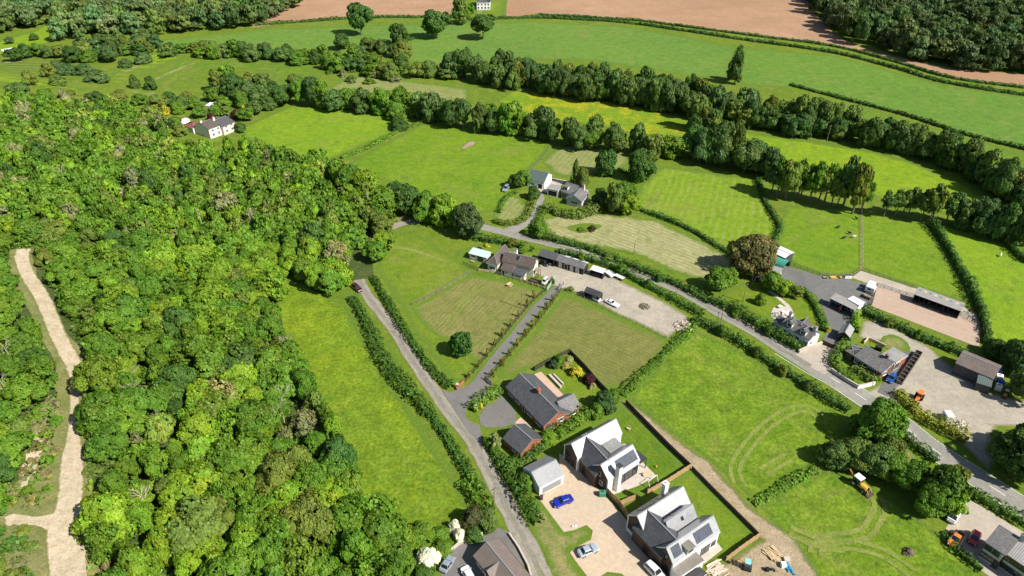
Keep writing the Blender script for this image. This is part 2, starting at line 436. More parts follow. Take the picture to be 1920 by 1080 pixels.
def bush(p, h, w, color, label, name='bush', cat='bush', group=None, kind=None, jit=.12):
    o=bpy.data.objects.new(name, crown_mesh(kind or RND.choice(['bush','bush2']))); link(o)
    o.location=p; o.scale=(w/2,w/2*RND.uniform(.85,1.15),h); o.rotation_euler=(0,0,RND.uniform(0,6.28)); o.color=col4(color,jit)
    return tag(o,label,cat,group)
def tree_mass(name, items, label, cat, color, kinds=('far','far2','far3'), col=None):
    """one object for a wood too dense to count: items = (x,y,z,h,w,colour multiplier)"""
    rng=NPR; VV=[];TT=[]
    for (x,y,z,h,w,cm) in items:
        V,t=proto(kinds[rng.integers(len(kinds))]); a=rng.uniform(0,6.28); ca,sa=math.cos(a),math.sin(a)
        X=V[:,0]*w/2; Y=V[:,1]*w/2
        VV.append(np.stack([X*ca-Y*sa+x, X*sa+Y*ca+y, V[:,2]*h*.9+h*.1+z],axis=1)); TT.append(t*np.array(cm))
    me=mesh_from_quads(name,np.concatenate(VV),np.concatenate(TT),[LEAF])
    o=link(bpy.data.objects.new(name,me)); o.color=(*PAL[color],1) if isinstance(color,str) else (*color,1)
    o['kind']='stuff'; return tag(o,label,cat)
def inpoly(x,y,P):
    c=False; n=len(P)
    for i in range(n):
        x1,y1=P[i][0],P[i][1]; x2,y2=P[i-1][0],P[i-1][1]
        if (y1>y)!=(y2>y) and x<(x2-x1)*(y-y1)/(y2-y1)+x1: c=not c
    return c
def scatter(pxpoly, spacing, excl=(), terrain=True, tries=None):
    """evenly random ground points inside a region outlined on the ground"""
    W=[(at(*q) if terrain else G(*q)) for q in pxpoly]; W=[(p.x,p.y) for p in W]
    E=[[( (at(*q) if terrain else G(*q)).x, (at(*q) if terrain else G(*q)).y) for q in e] for e in excl]
    x0,x1=min(p[0] for p in W),max(p[0] for p in W); y0,y1=min(p[1] for p in W),max(p[1] for p in W)
    grid={}; out=[]; g=spacing
    n=tries or int((x1-x0)*(y1-y0)/(spacing**2)*7)
    for _ in range(n):
        x=RND.uniform(x0,x1); y=RND.uniform(y0,y1)
        if not inpoly(x,y,W): continue
        if any(inpoly(x,y,e) for e in E): continue
        k=(int(x//g),int(y//g)); ok=True
        for i in (-1,0,1):
            for j in (-1,0,1):
                for q in grid.get((k[0]+i,k[1]+j),()):
                    if (q[0]-x)**2+(q[1]-y)**2<spacing**2: ok=False
        if ok: grid.setdefault(k,[]).append((x,y)); out.append(Vector((x,y,hill(x,y))))
    return out
def hedge(px, w, h, color, label, dens=9, size=.26, name='hedge', cat='hedge', group=None, rough=.36, gaps=0, jit=.08, clumps=False, world=None):
    """leafy strip along a ground line : every leaf on the surface of an uneven rounded bank"""
    rng=NPR
    pts=world or [at(*q) for q in px]; c=catmull([Vector((p.x,p.y,0)) for p in pts],6) if len(pts)>2 else [pts[0].lerp(pts[1],i/6) for i in range(7)]
    seg=[(b-a).length for a,b in zip(c,c[1:])]; L=sum(seg); per=w+2*h
    n=int(L*per*dens); s=np.sort(rng.uniform(0,L,n)); cum=np.concatenate([[0],np.cumsum(seg)])
    X=np.interp(s,cum,[p.x for p in c]); Y=np.interp(s,cum,[p.y for p in c])
    dx=np.interp(s+.5,cum,[p.x for p in c])-np.interp(s-.5,cum,[p.x for p in c]); dy=np.interp(s+.5,cum,[p.y for p in c])-np.interp(s-.5,cum,[p.y for p in c])
    ln=np.maximum(1e-6,np.hypot(dx,dy)); nx,ny=-dy/ln,dx/ln
    ph=rng.uniform(0,99,6)
    wav=lambda S,k: np.sin(S/k+ph[0])*.5+np.sin(S/(k*.43)+ph[1])*.3+np.sin(S/(k*.19)+ph[2])*.3
    hh=h*(1+rough*wav(s,6.0)); ww=w/2*(1+rough*.8*wav(s+31,5.0)); off=w*.12*rough*4*np.sin(s/9+ph[3])*.3
    a=rng.uniform(-.15,math.pi+.15,n); e=.6
    cx=np.sign(np.cos(a))*np.abs(np.cos(a))**e; cz=np.abs(np.sin(a))**e
    blob=1+.14*np.sin(s*1.7+3*np.cos(a)+ph[4])+.10*np.sin(s*3.9-2*a+ph[5])
    if clumps: blob*= .75+.35*np.abs(np.sin(s*math.pi/2.2+ph[4]))
    r=rng.uniform(.82,1.04,n)*blob
    u=cx*ww*r+off; z=cz*hh*r
    B=np.stack([X+nx*u,Y+ny*u,z],axis=1); 
    B[:,2]+=np.array([hill(x,y) for x,y in B[:,:2]]) if B[:,0].min()<-10 else 0
    Nn=nrm(np.stack([nx*np.cos(a),ny*np.cos(a),np.sin(a)+.15],axis=1)+rng.normal(size=(n,3))*.38)
    V=leaf_arrays(B,Nn,size,rng)
    kk=1+.2*np.sin(s/4.1+ph[2])*np.sin(s/1.3+ph[3])+.12*np.sin(s/11+ph[1])
    T=tint_rand(rng,n,.17,.09)*kk[:,None]
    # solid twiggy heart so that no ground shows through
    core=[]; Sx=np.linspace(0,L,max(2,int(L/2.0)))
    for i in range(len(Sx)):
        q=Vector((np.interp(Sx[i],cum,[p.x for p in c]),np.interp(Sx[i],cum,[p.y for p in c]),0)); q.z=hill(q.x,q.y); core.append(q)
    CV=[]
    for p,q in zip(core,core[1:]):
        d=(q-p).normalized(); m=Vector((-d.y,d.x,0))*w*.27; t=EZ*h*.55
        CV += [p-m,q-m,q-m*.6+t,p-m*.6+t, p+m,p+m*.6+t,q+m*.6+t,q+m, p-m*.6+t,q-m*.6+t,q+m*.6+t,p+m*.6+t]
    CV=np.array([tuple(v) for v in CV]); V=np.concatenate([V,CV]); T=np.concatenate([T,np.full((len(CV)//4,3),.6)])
    o0=np.array([c[0].x,c[0].y,hill(c[0].x,c[0].y)]); V=V-o0
    o=link(bpy.data.objects.new(name,mesh_from_quads(name,V,T,[LEAF]))); o.location=tuple(o0); o.color=col4(color,jit)
    return tag(o,label,cat,group)
def leaf_patch(name, px, color, size, dens, hmax, label, cat, wob=None, kind='stuff', terrain=True, excl=()):
    """low plants over an outlined patch of ground"""
    W=[(at(*q) if terrain else G(*q)) for q in px]; W2=[(p.x,p.y) for p in W]; rng=NPR
    E=[[(at(*q).x,at(*q).y) for q in e] for e in excl]
    x0,x1=min(p[0] for p in W2),max(p[0] for p in W2); y0,y1=min(p[1] for p in W2),max(p[1] for p in W2)
    n=int((x1-x0)*(y1-y0)*dens); P=[]
    for x,y in zip(rng.uniform(x0,x1,n),rng.uniform(y0,y1,n)):
        if inpoly(x,y,W2) and not any(inpoly(x,y,e) for e in E):
            g=(math.sin(x*.9+2*math.sin(y*.37))+math.sin(y*.8+1.7*math.sin(x*.5)))*.25+.5
            if rng.uniform()<.25+.75*g: P.append((x,y,hill(x,y)+rng.uniform(.0,1)*hmax*(.25+.75*g)))
    P=np.array(P); Nn=nrm(rng.normal(size=P.shape)*.5+np.array([.1,0,.9]))
    V=leaf_arrays(P,Nn,size,rng); k=1+.25*np.sin(P[:,0]*.6+np.sin(P[:,1]*.4)*2)
    T=tint_rand(rng,len(P),.2,.15)*k[:,None]
    o=link(bpy.data.objects.new(name,mesh_from_quads(name,V,T,[LEAF]))); o.color=(*(PAL[color] if isinstance(color,str) else color),1)
    if kind: o['kind']=kind
    return tag(o,label,cat)
# ------------------------------------------------------------------ camera, sky, sun
cam=bpy.data.cameras.new('camera'); camo=link(bpy.data.objects.new('camera',cam)); scene.camera=camo
cam.sensor_width=36; cam.lens=36*FPX/1920; cam.clip_end=8000; cam.clip_start=.5
camo.location=(0,0,CAMH); camo.rotation_euler=(math.pi/2-PITCH,0,0)
wd=bpy.data.worlds.new('World'); scene.world=wd; wd.use_nodes=True
nt=wd.node_tree; bg=nt.nodes['Background']; sky=nt.nodes.new('ShaderNodeTexSky'); sky.sky_type='NISHITA'; sky.sun_disc=False
sky.sun_elevation=math.asin(SUN.z); sky.sun_rotation=math.atan2(SUN.x,SUN.y); sky.altitude=100
nt.links.new(sky.outputs[0],bg.inputs[0]); bg.inputs[1].default_value=.068
sl=bpy.data.lights.new('sun','SUN'); so=link(bpy.data.objects.new('sun',sl)); sl.energy=5.0; sl.angle=math.radians(.53); sl.color=(1,.955,.87)
so.rotation_euler=(-SUN).to_track_quat('-Z','Y').to_euler(); so.location=(200,-100,300)
scene.view_settings.view_transform='Standard'; scene.view_settings.look='None'; scene.view_settings.exposure=.66; scene.view_settings.gamma=1
scene.cycles.max_bounces=5; scene.cycles.diffuse_bounces=3; scene.cycles.glossy_bounces=2; scene.cycles.transmission_bounces=3; scene.cycles.transparent_max_bounces=4
scene.cycles.use_denoising=True
scene.cycles.caustics_reflective=False; scene.cycles.caustics_refractive=False
# ------------------------------------------------------------------ ground
g_rough=ground_mat('rough_grass',(0.091,0.159,0.014),(0.128,0.183,0.018),(0.165,0.189,0.026),30,5,.6,.7)
g_mead=ground_mat('meadow_grass',(0.125,0.225,0.013),(0.163,0.256,0.014),(0.192,0.256,0.020),26,5,.6,.55,c4=(.205,.24,.035))
g_mead2=ground_mat('lush_meadow_grass',(0.101,0.192,0.011),(0.140,0.225,0.014),(0.166,0.231,0.020),20,4,.55,.7,c4=(.072,.142,.020))
g_long=ground_mat('long_grass',(0.101,0.185,0.011),(0.135,0.206,0.015),(0.166,0.219,0.024),12,2.2,.9,1.0,c4=(.062,.128,.018),fa=.8)
g_pad=ground_mat('paddock_grass',(0.101,0.173,0.013),(0.139,0.192,0.018),(0.166,0.194,0.026),18,5,.5,.4)
g_mow=ground_mat('mown_grass',(.150,.158,.040),(.180,.170,.056),(.130,.150,.036),14,4,.5,.4,stripe=(29,1.25,(.225,.205,.085),.6))
g_mow2=ground_mat('mown_paddock',(.130,.145,.034),(.160,.158,.044),(.118,.140,.032),16,4,.5,.4,stripe=(128,1.2,(.195,.185,.070),.55))
g_hay=ground_mat('cut_hay',(.290,.270,.135),(.245,.240,.108),(.205,.215,.080),16,3,.45,.5,stripe=(131,1.7,(.37,.34,.19),.7))
g_swath=ground_mat('swathed_meadow',(0.132,0.229,0.012),(0.156,0.240,0.014),(0.172,0.237,0.019),20,4,.5,.45,stripe=(20,2.6,(.27,.27,.09),.42))
g_mown3=ground_mat('mown_meadow',(.195,.215,.070),(.165,.200,.054),(.225,.225,.09),14,4,.5,.4,stripe=(25,2,(.29,.28,.13),.5))
g_crop=ground_mat('young_crop',(0.091,0.182,0.026),(0.113,0.201,0.028),(0.133,0.210,0.039),70,14,.8,.3,stripe=(108,3,(.12,.195,.06),.35))
g_crop2=ground_mat('young_crop_rows',(0.094,0.187,0.024),(0.113,0.202,0.026),(0.123,0.206,0.036),80,14,.8,.3,stripe=(134,2.6,(.068,.145,.032),.4))
g_butter=ground_mat('buttercup_meadow',(0.121,0.214,0.013),(0.149,0.231,0.014),(0.178,0.237,0.018),22,5,.6,.5,patch=((.42,.34,.012),12,.47,.75))
g_butter2=ground_mat('flowering_meadow',(0.134,0.237,0.011),(0.174,0.261,0.013),(0.202,0.263,0.018),24,5,.6,.5,patch=((.38,.33,.012),13,.58,.55))
g_tall=ground_mat('tall_meadow_grass',(.150,.222,.012),(.105,.182,.014),(.178,.222,.018),16,3.0,.8,.9,c4=(.062,.128,.014),fa=.85,patch=((.26,.27,.010),11,.54,.35),dry=.2)
g_marsh=ground_mat('marsh_grass',(0.081,0.159,0.014),(0.112,0.186,0.017),(0.140,0.193,0.022),24,7,.7,.5,c4=(.17,.175,.075))
g_soil=ground_mat('ploughed_soil',(.300,.178,.106),(.375,.232,.145),(.270,.158,.094),90,16,.7,.3,stripe=(125,3.5,(.35,.222,.142),.5),fa=.3)
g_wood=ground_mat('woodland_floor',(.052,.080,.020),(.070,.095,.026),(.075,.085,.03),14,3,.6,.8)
g_scrub=ground_mat('scrubby_ground',(.150,.160,.052),(.205,.190,.085),(.115,.150,.040),9,2.5,.5,.7,c4=(.30,.25,.15))
g_lawn=ground_mat('garden_lawn',(0.104,0.173,0.011),(0.132,0.190,0.015),(0.153,0.186,0.020),9,2,.4,.3)
g_turf=ground_mat('striped_lawn',(0.072,0.142,0.009),(0.099,0.165,0.011),(0.114,0.167,0.015),10,3,.4,.3,stripe=(150,1.1,(.13,.178,.024),.5))
g_verge=ground_mat('dry_verge',(.225,.20,.08),(.18,.19,.058),(.265,.225,.11),7,2,.4,.4)
g_sandy=ground_mat('sandy_track',(.42,.35,.255),(.48,.40,.295),(.33,.25,.165),7,1.6,.35,.35,fa=.5,c4=(.29,.24,.14),edge=(.16,.165,.055))
g_grav=ground_mat('pale_gravel',(.50,.385,.275),(.46,.37,.285),(.41,.33,.255),10,3,.2,.2,fa=.3)
g_yard=ground_mat('yard_gravel',(.385,.34,.275),(.32,.285,.235),(.265,.24,.20),11,3.5,.25,.25,fa=.4,c4=(.21,.19,.14),edge=(.20,.19,.10))
g_dirt=ground_mat('bare_dirt',(.31,.235,.155),(.37,.29,.20),(.25,.20,.125),8,2.5,.4,.6,fa=.5,c4=(.15,.17,.05),edge=(.13,.15,.05))
g_conc=ground_mat('concrete_apron',(.37,.315,.26),(.41,.355,.30),(.30,.27,.23),9,3,.3,.1,fa=.25)
g_arena=ground_mat('arena_sand',(.375,.275,.21),(.41,.305,.235),(.35,.255,.195),20,4,.3,.15,fa=.22,stripe=(128,2,(.42,.32,.25),.3))
g_tar=ground_mat('old_tarmac',(.235,.222,.20),(.275,.258,.23),(.195,.185,.168),9,2,.2,.12,fa=.35)
g_tar2=ground_mat('yard_tarmac',(.135,.132,.130),(.165,.160,.155),(.115,.112,.11),10,2.5,.2,.1,fa=.3)
g_tar3=ground_mat('drive_tarmac',(.150,.142,.135),(.175,.165,.155),(.13,.125,.12),8,2.5,.2,.1,fa=.25)
g_lane=ground_mat('lane_surface',(.30,.27,.22),(.25,.225,.19),(.20,.185,.16),6,2,.2,.15,fa=.45,c4=(.14,.135,.12),edge=(.15,.15,.06))
g_wear=ground_mat('worn_tarmac',(.20,.185,.16),(.24,.215,.18),(.165,.155,.14),5,1.6,.2,.15,fa=.45,c4=(.12,.118,.11),edge=(.27,.245,.20))
g_patio=plain('patio_slabs',(.46,.40,.34),.8,.12,1.2)
g_brickpave=plain('brick_paving',(.48,.33,.25),.85,.15,1.5)
g_line=plain('road_paint',(.72,.72,.68),.7,.15,2)
g_tread=ground_mat('flattened_grass',(.185,.215,.045),(.205,.225,.06),(.140,.190,.035),5,1.5,.4,.5,edge=(.115,.185,.02))
xs=sorted(set([-4000,-2500,-1500,-1000,-750,-600]+list(range(-520,520,8))+[600,750,1000,1500,2500,4000]))
ys=sorted(set([-3000,-1200,-500,-200,-60]+list(range(0,640,8))+[720,850,1100,1600,2600,5000]))
V=[(x,y,hill(x,y)) for y in ys for x in xs]; nx=len(xs)
Fc=[(j*nx+i,j*nx+i+1,(j+1)*nx+i+1,(j+1)*nx+i) for j in range(len(ys)-1) for i in range(nx-1)]
me=bpy.data.meshes.new('ground'); me.from_pydata(V,[],Fc); me.materials.append(g_rough); go=link(bpy.data.objects.new('ground',me)); go['kind']='structure'
# ---- fields, far to near
field('ploughed_field',[(470,52),(600,-60),(868,-60),(855,5),(843,31),(700,33),(560,41),(500,48)],g_soil,1)
field('ploughed_field',[(948,33),(958,-60),(1498,-60),(1512,0),(1535,35),(1575,72),(1640,98),(1780,128),(1940,141),(1940,165),(1780,143),(1560,84),(1400,63),(1280,47),(1180,35),(1010,25)],g_soil,1)
field('crop_field',[(270,78),(500,54),(850,43),(1000,40),(1180,50),(1388,90),(1362,150),(1280,140),(1100,112),(960,112),(820,122),(720,110),(600,95),(330,92)],g_crop,1)
field('crop_field',[(1393,90),(1560,104),(1780,163),(1960,186),(1960,283),(1800,247),(1690,210),(1500,166),(1400,160),(1378,150)],g_crop2,1)
field('cottage_garden',[(858,34),(868,-30),(955,-30),(945,33)],g_lawn,2)
field('cottage_lawn',[(884,33),(893,17),(914,17),(905,33)],g_mown3,3)
field('far_pasture',[(-60,110),(0,75),(60,60),(110,25),(118,20),(112,70),(60,95),(-60,130)],g_butter2,1)
field('far_pasture',[(20,160),(0,118),(80,115),(150,110),(85,150),(60,165)],g_mown3,1)
field('marsh_field',[(120,165),(170,140),(220,115),(300,98),(360,112),(260,160),(205,175)],g_butter2,1)
field('marsh_field',[(215,172),(330,115),(370,108),(300,165),(240,180)],g_mead2,2)
field('marsh_field',[(310,165),(380,110),(480,110),(585,122),(600,150),(520,175),(450,165),(360,180)],g_marsh,1)
field('far_pasture',[(-60,140),(0,150),(60,168),(130,182),(200,205),(60,205),(-160,215)],g_butter2,1)
field('far_pasture',[(20,100),(80,92),(150,84),(220,74),(270,76),(330,94),(220,112),(150,106),(60,110)],g_mead2,1)
field('stream_bank',[(195,172),(300,176),(350,184),(420,182),(440,190),(350,198),(250,186)],g_verge,2)
road('footpath',[(-20,128),(20,120),(50,114)],4,g_sandy,3)
road('footpath',[(195,160),(230,143),(262,122)],3,g_mown3,2)
road('footpath',[(290,152),(330,132),(365,118)],3,g_mown3,3)
field('meadow',[(440,245),(545,197),(600,200),(730,212),(746,225),(738,250),(640,290),(600,312),(520,300)],g_mead,1)
field('meadow',[(640,315),(690,285),(790,232),(900,240),(1015,258),(1032,278),(992,322),(950,395),(900,400),(870,395),(740,345)],g_mead2,1)
field('bare_patch',[(864,276),(874,268),(890,264),(894,268),(880,277),(868,280)],g_dirt,3,.2,True)
field('mown_meadow',[(600,175),(640,150),(690,140),(790,155),(880,165),(880,195),(800,190),(740,170),(680,180)],g_mown3,1)
field('mown_meadow',[(1020,295),(1075,270),(1180,290),(1160,318),(1060,332),(1024,312)],g_mown3,2,.4,True)
field('buttercup_meadow',[(930,190),(955,170),(1050,174),(1180,195),(1300,222),(1310,250),(1250,270),(1120,235),(1000,225)],g_butter,1)
field('flowering_meadow',[(1330,240),(1500,262),(1640,285),(1720,308),(1800,340),(1900,400),(1880,430),(1800,405),(1700,390),(1450,300)],g_butter2,1)
field('rough_strip',[(1560,195),(1640,205),(1800,255),(1960,300),(1960,350),(1850,320),(1700,260)],g_marsh,1)
field('hay_field',[(1012,412),(1040,402),(1110,398),(1230,412),(1300,445),(1372,482),(1385,500),(1330,525),(1290,522),(1190,476),(1100,460),(1030,442)],g_hay,1)
field('bramble_patch',[(1062,427),(1100,418),(1128,424),(1095,437)],g_rough,2,.3,True)
field('swathed_meadow',[(1180,388),(1205,340),(1240,312),(1340,325),(1430,335),(1445,380),(1462,432),(1440,460),(1380,478),(1300,435),(1230,400)],g_swath,1)
field('pasture',[(1455,455),(1470,385),(1620,390),(1740,420),(1800,520),(1825,572),(1715,540),(1615,510),(1597,521),(1530,516),(1480,495)],g_mead2,1)
field('pasture',[(1748,418),(1960,455),(1960,690),(1880,670),(1845,640),(1835,560)],g_mead,1)
field('paddock',[(705,500),(735,435),(790,445),(862,490),(880,512),(1028,545),(1000,580),(905,690),(872,720),(845,717),(770,605)],g_pad,1)
field('mown_paddock',[(772,575),(880,516),(940,525),(1020,547),(1000,577),(930,658),(900,680),(850,650),(800,622)],g_mow,2,.6)
road('mown_path',[(712,467),(760,466),(830,488)],1.6,g_tread,3)
field('mown_paddock',[(1056,548),(1252,636),(1250,652),(1182,726),(1122,730),(1065,662),(1000,690),(940,712),(930,705),(1000,625)],g_mow2,1)
field('buttercup_meadow',[(490,488),(520,505),(560,530),(640,560),(690,650),(760,760),(860,900),(900,965),(840,1010),(780,1040),(690,1000),(610,850),(530,760),(480,640)],g_tall,1)
field('long_grass_field',[(1290,615),(1380,655),(1480,715),(1600,775),(1560,850),(1520,875),(1412,940),(1330,862),(1170,742),(1230,690)],g_long,1)
field('long_grass_field',[(1425,945),(1500,900),(1540,880),(1620,905),(1745,985),(1850,1090),(1900,1160),(1580,1160),(1520,1060)],g_long,1)
field('meadow',[(600,345),(660,380),(700,400),(720,440),(690,470),(640,420)],g_mead2,1,drape=True)
field('scrub_bank',[(640,545),(668,548),(760,700),(925,955),(880,965),(760,770),(680,650)],g_rough,2)
# ---- wood floor, sandy track
WOOD=[(-160,215),(60,205),(200,208),(285,230),(330,284),(400,300),(450,294),(520,306),(600,322),(655,350),(690,385),(720,400),(735,415),(700,440),(690,470),(700,520),(655,528),(625,548),(590,548),(548,515),(505,490),(500,520),(515,570),(556,690),(594,765),(646,845),(682,930),(708,1000),(765,1040),(760,1200),(-300,1200)]
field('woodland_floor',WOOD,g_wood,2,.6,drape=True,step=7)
field('scrubby_ground',[(15,470),(60,465),(70,520),(115,610),(165,690),(172,760),(168,870),(190,960),(190,1100),(-20,1100),(-10,960),(40,900),(45,780),(110,740),(105,690),(60,590),(20,540)],g_scrub,8,.6,drape=True)
road('sandy_track',[(46,468),(42,487),(55,520),(80,560),(112,635),(140,690),(141,730),(140,790),(137,850),(134,925),(126,985),(134,1050),(140,1150)],lambda t:3.6-1.5*smooth((t-.38)*7)+2.2*smooth((t-.58)*7)+2.2*smooth((t-.76)*9),g_sandy,14,.1,True)
field('track_clearing',[(130,955),(70,970),(20,965),(15,985),(60,985),(95,1000),(110,1030),(120,1075),(150,1060),(150,950)],g_sandy,15,.3,True,True)
field('track_clearing',[(220,355),(238,350),(240,370),(226,372)],g_sandy,14,.3,True,True)
field('stony_patch',[(60,840),(75,810),(80,850),(55,905),(40,920),(45,880)],g_sandy,12,.4,True,True)
# ---- roads, drives, yards
road('main_road',[(845,415),(880,420),(913,428),(945,435),(973,443),(1057,463),(1140,493),(1223,523),(1280,547),(1347,585),(1413,621),(1467,655),(1520,687),(1567,713),(1613,743),(1680,787),(1747,840),(1847,905),(1920,952),(2000,1005)],lambda t:4.3+2.0*smooth((t-.5)*4),g_tar,4,.08)
road('lane',[(660,500),(668,510),(687,550),(735,613),(770,668),(805,720),(840,770),(887,830),(927,903),(960,967),(1017,1080),(1060,1170)],lambda t:3.5+.6*smooth((t-.6)*4),g_lane,4,.15)
road('lane_wear',[(675,520),(688,552),(736,615),(771,670),(806,722),(841,772),(888,832),(928,905),(961,969),(1018,1082),(1061,1172)],1.1,g_wear,9,.3)
road('road_wear',[(973,443),(1057,463),(1140,493),(1223,523),(1280,547),(1347,585),(1413,621),(1467,655),(1520,687)],1.2,g_wear,9,.3)
road('lane',[(845,418),(780,414),(730,428),(690,450),(672,475),(668,505)],3.6,g_lane,5,.15)
road('farm_drive',[(880,735),(896,717),(930,672),(968,626),(1003,582),(1048,538)],3.0,g_tar3,6,.03)
field('drive_apron',[(826,728),(842,737),(880,722),(905,700),(922,712),(916,735),(890,752),(872,768),(874,785),(900,800),(903,815),(905,850),(880,815)],g_tar3,7,.05)
field('bungalow_drive',[(941,742),(955,757),(968,774),(968,792),(942,802),(910,802),(900,795),(899,782),(908,764),(927,755)],g_tar3,6,.05)
field('block_paving',[(968,790),(976,783),(1003,806),(985,798),(966,796)],g_brickpave,7,.05)
field('yard_gravel',[(1005,512),(1030,530),(1045,546),(1056,541),(1083,549),(1133,575),(1250,634),(1275,612),(1290,592),(1262,574),(1200,543),(1150,520),(1090,500),(1045,486),(1012,487)],g_yard,3,.3)
field('farm_lawn',[(873,465),(905,455),(975,468),(1020,473),(1010,500),(945,505),(900,497),(868,492)],g_lawn,3)
road('upper_drive',[(952,436),(985,418),(1004,392),(1013,372),(1008,358),(1012,350)],lambda t:5.5-2*smooth(t*4)+2*smooth((t-.7)*4),g_tar,5,.1)
field('upper_yard',[(1003,345),(1012,340),(1035,334),(1062,338),(1050,350),(1028,362),(1006,358)],g_conc,6,.1)
field('upper_garden',[(925,405),(945,370),(968,366),(990,385),(985,405),(950,418)],g_mown3,3,.3,True)
field('yard_tarmac',[(1470,498),(1533,516),(1597,526),(1645,538),(1634,570),(1618,582),(1602,600),(1600,620),(1573,648),(1540,645),(1553,613),(1547,587),(1530,553),(1500,537),(1462,520)],g_tar2,4,.1)
field('yard_entrance',[(1488,668),(1505,657),(1540,647),(1572,652),(1558,693),(1545,702),(1520,690)],g_conc,6,.1)
field('concrete_strip',[(1597,521),(1614,508),(1716,541),(1800,572),(1830,590),(1838,612),(1803,594),(1712,561),(1643,538)],g_conc,5,.1)
field('riding_arena',[(1644,538),(1713,560),(1803,594),(1838,613),(1836,652),(1633,574)],g_arena,6,.05)
field('cottage_garden',[(1345,560),(1390,530),(1450,520),(1500,540),(1530,556),(1545,590),(1550,615),(1520,640),(1470,615),(1400,580)],g_lawn,3)
road('garden_path',[(1442,545),(1465,563),(1480,578),(1485,592)],1.2,g_patio,5)
field('cottage_terrace',[(1446,590),(1452,576),(1472,575),(1486,588),(1476,597),(1455,600)],g_patio,6,.1,True)
field('works_yard',[(1607,632),(1618,602),(1650,600),(1700,628),(1740,650),(1762,668),(1800,700),(1850,735),(1930,755),(1960,800),(1868,800),(1850,842),(1868,870),(1850,880),(1812,840),(1760,806),(1715,775),(1680,758),(1632,748),(1618,738),(1660,715),(1690,680),(1660,640)],g_yard,3,.3)
field('grass_island',[(1652,637),(1668,627),(1690,634),(1706,652),(1700,672),(1680,660),(1655,650)],g_verge,6,.2,True)
field('drive_strip',[(1645,735),(1690,660),(1722,664),(1684,722),(1665,745)],g_tar2,7,.1)
field('house_yard',[(1780,975),(1790,930),(1806,930),(1850,955),(1895,985),(1940,1010),(1940,1100),(1860,1085),(1800,1040),(1765,1005)],g_conc,3,.3)
field('dirt_track',[(1165,755),(1180,752),(1205,772),(1288,836),(1328,864),(1378,914),(1418,964),(1485,1007),(1560,1120),(1300,1120),(1345,1065),(1423,1010),(1292,880),(1175,768)],g_dirt,5,.4)
field('turf_garden',[(1075,850),(1105,800),(1172,757),(1290,876),(1215,924),(1160,950),(1135,925)],g_turf,3,.2)
field('new_lawn',[(1160,952),(1215,928),(1294,882),(1420,1006),(1350,1060),(1250,1010)],g_lawn,3,.2)
field('gravel_drive',[(1012,937),(1022,951),(1057,998),(1078,994),(1100,985),(1112,995),(1108,1012),(1092,1020),(1068,1036),(1082,1056),(1105,1085),(1130,1130),(1300,1150),(1260,1090),(1235,1055),(1195,1003),(1165,963),(1135,930),(1098,895),(1075,868),(1048,850),(1050,890)],g_grav,3,.08)
field('grass_verge',[(1000,950),(1012,938),(1057,998),(1078,994),(1099,986),(1110,996),(1106,1011),(1090,1019),(1066,1036),(1080,1058),(1103,1086),(1125,1130),(1066,1150),(1040,1085),(1018,1035),(985,975)],g_verge,5,.15)
field('grass_verge',[(1120,1085),(1140,1073),(1165,1076),(1185,1095)],g_verge,6,.1)
field('house_terrace',[(1105,880),(1143,930),(1195,912),(1231,893),(1200,862),(1172,832),(1158,836)],g_patio,5,.02)
field('house_terrace',[(1300,1055),(1340,1013),(1355,1030),(1322,1056)],g_patio,5,.02)
field('paved_walk',[(1176,980),(1196,975),(1255,1060),(1262,1090),(1240,1085),(1205,1030)],g_tar2,6,.02)
field('bungalow_garden',[(1000,700),(1035,675),(1075,668),(1120,715),(1150,740),(1110,770),(1060,750),(1040,730)],g_lawn,3)
field('bungalow_terrace',[(1001,702),(1014,697),(1053,737),(1060,745),(1040,744)],g_brickpave,5,.03)
field('lower_drive',[(820,1100),(830,1060),(843,1035),(880,1012),(910,1005),(935,990),(960,1000),(985,1050),(975,1100)],g_tar3,6,.1)
field('sloping_lawn',[(1662,818),(1700,838),(1748,882),(1728,905),(1690,885),(1668,850)],g_verge,3,.3)
field('grass_strip',[(166,930),(178,925),(180,990),(184,1100),(166,1100),(163,1000)],g_verge,15,.3,False,True)
field('marsh_patch',[(330,150),(390,130),(470,128),(520,140),(480,158),(400,160)],g_rough,3,.4,True)
field('marsh_patch',[(250,150),(290,128),(320,112),(345,112),(320,140),(285,165)],g_rough,3,.4,True)
field('marsh_patch',[(140,160),(190,140),(230,126),(215,150),(180,165)],g_marsh,3,.4,True)
# wheel marks in the grass
TRK=[0]
def tracks(px, gap=1.9, w=.55):
    c=catmull([G(*q) for q in px],8)
    for s in (-1,1):
        pts=[]
        for i,p in enumerate(c):
            d=(c[min(i+1,len(c)-1)]-c[max(i-1,0)]); d.normalize(); pts.append(p+Vector((-d.y,d.x,0))*gap/2*s)
        TRK[0]+=1; road('tyre_track',pts[::3]+[pts[-1]],w*1.9,g_tread,4.2+.35*TRK[0],.12,k=3)
tracks([(1385,905),(1378,880),(1392,850),(1420,815),(1455,785),(1490,768),(1520,768),(1540,785)])
tracks([(1430,885),(1455,870),(1480,857)])
tracks([(1480,995),(1530,1012),(1570,1010),(1620,1000),(1640,975),(1650,950),(1640,930)])
tracks([(1480,995),(1540,1020),(1600,1022),(1660,1040),(1710,1075)])
tracks([(1530,1040),(1535,1025),(1580,1025)])
tracks([(1240,360),(1215,385),(1200,400)],1.6,.5)
tracks([(835,615),(875,560),(905,535)],1.5,.3)
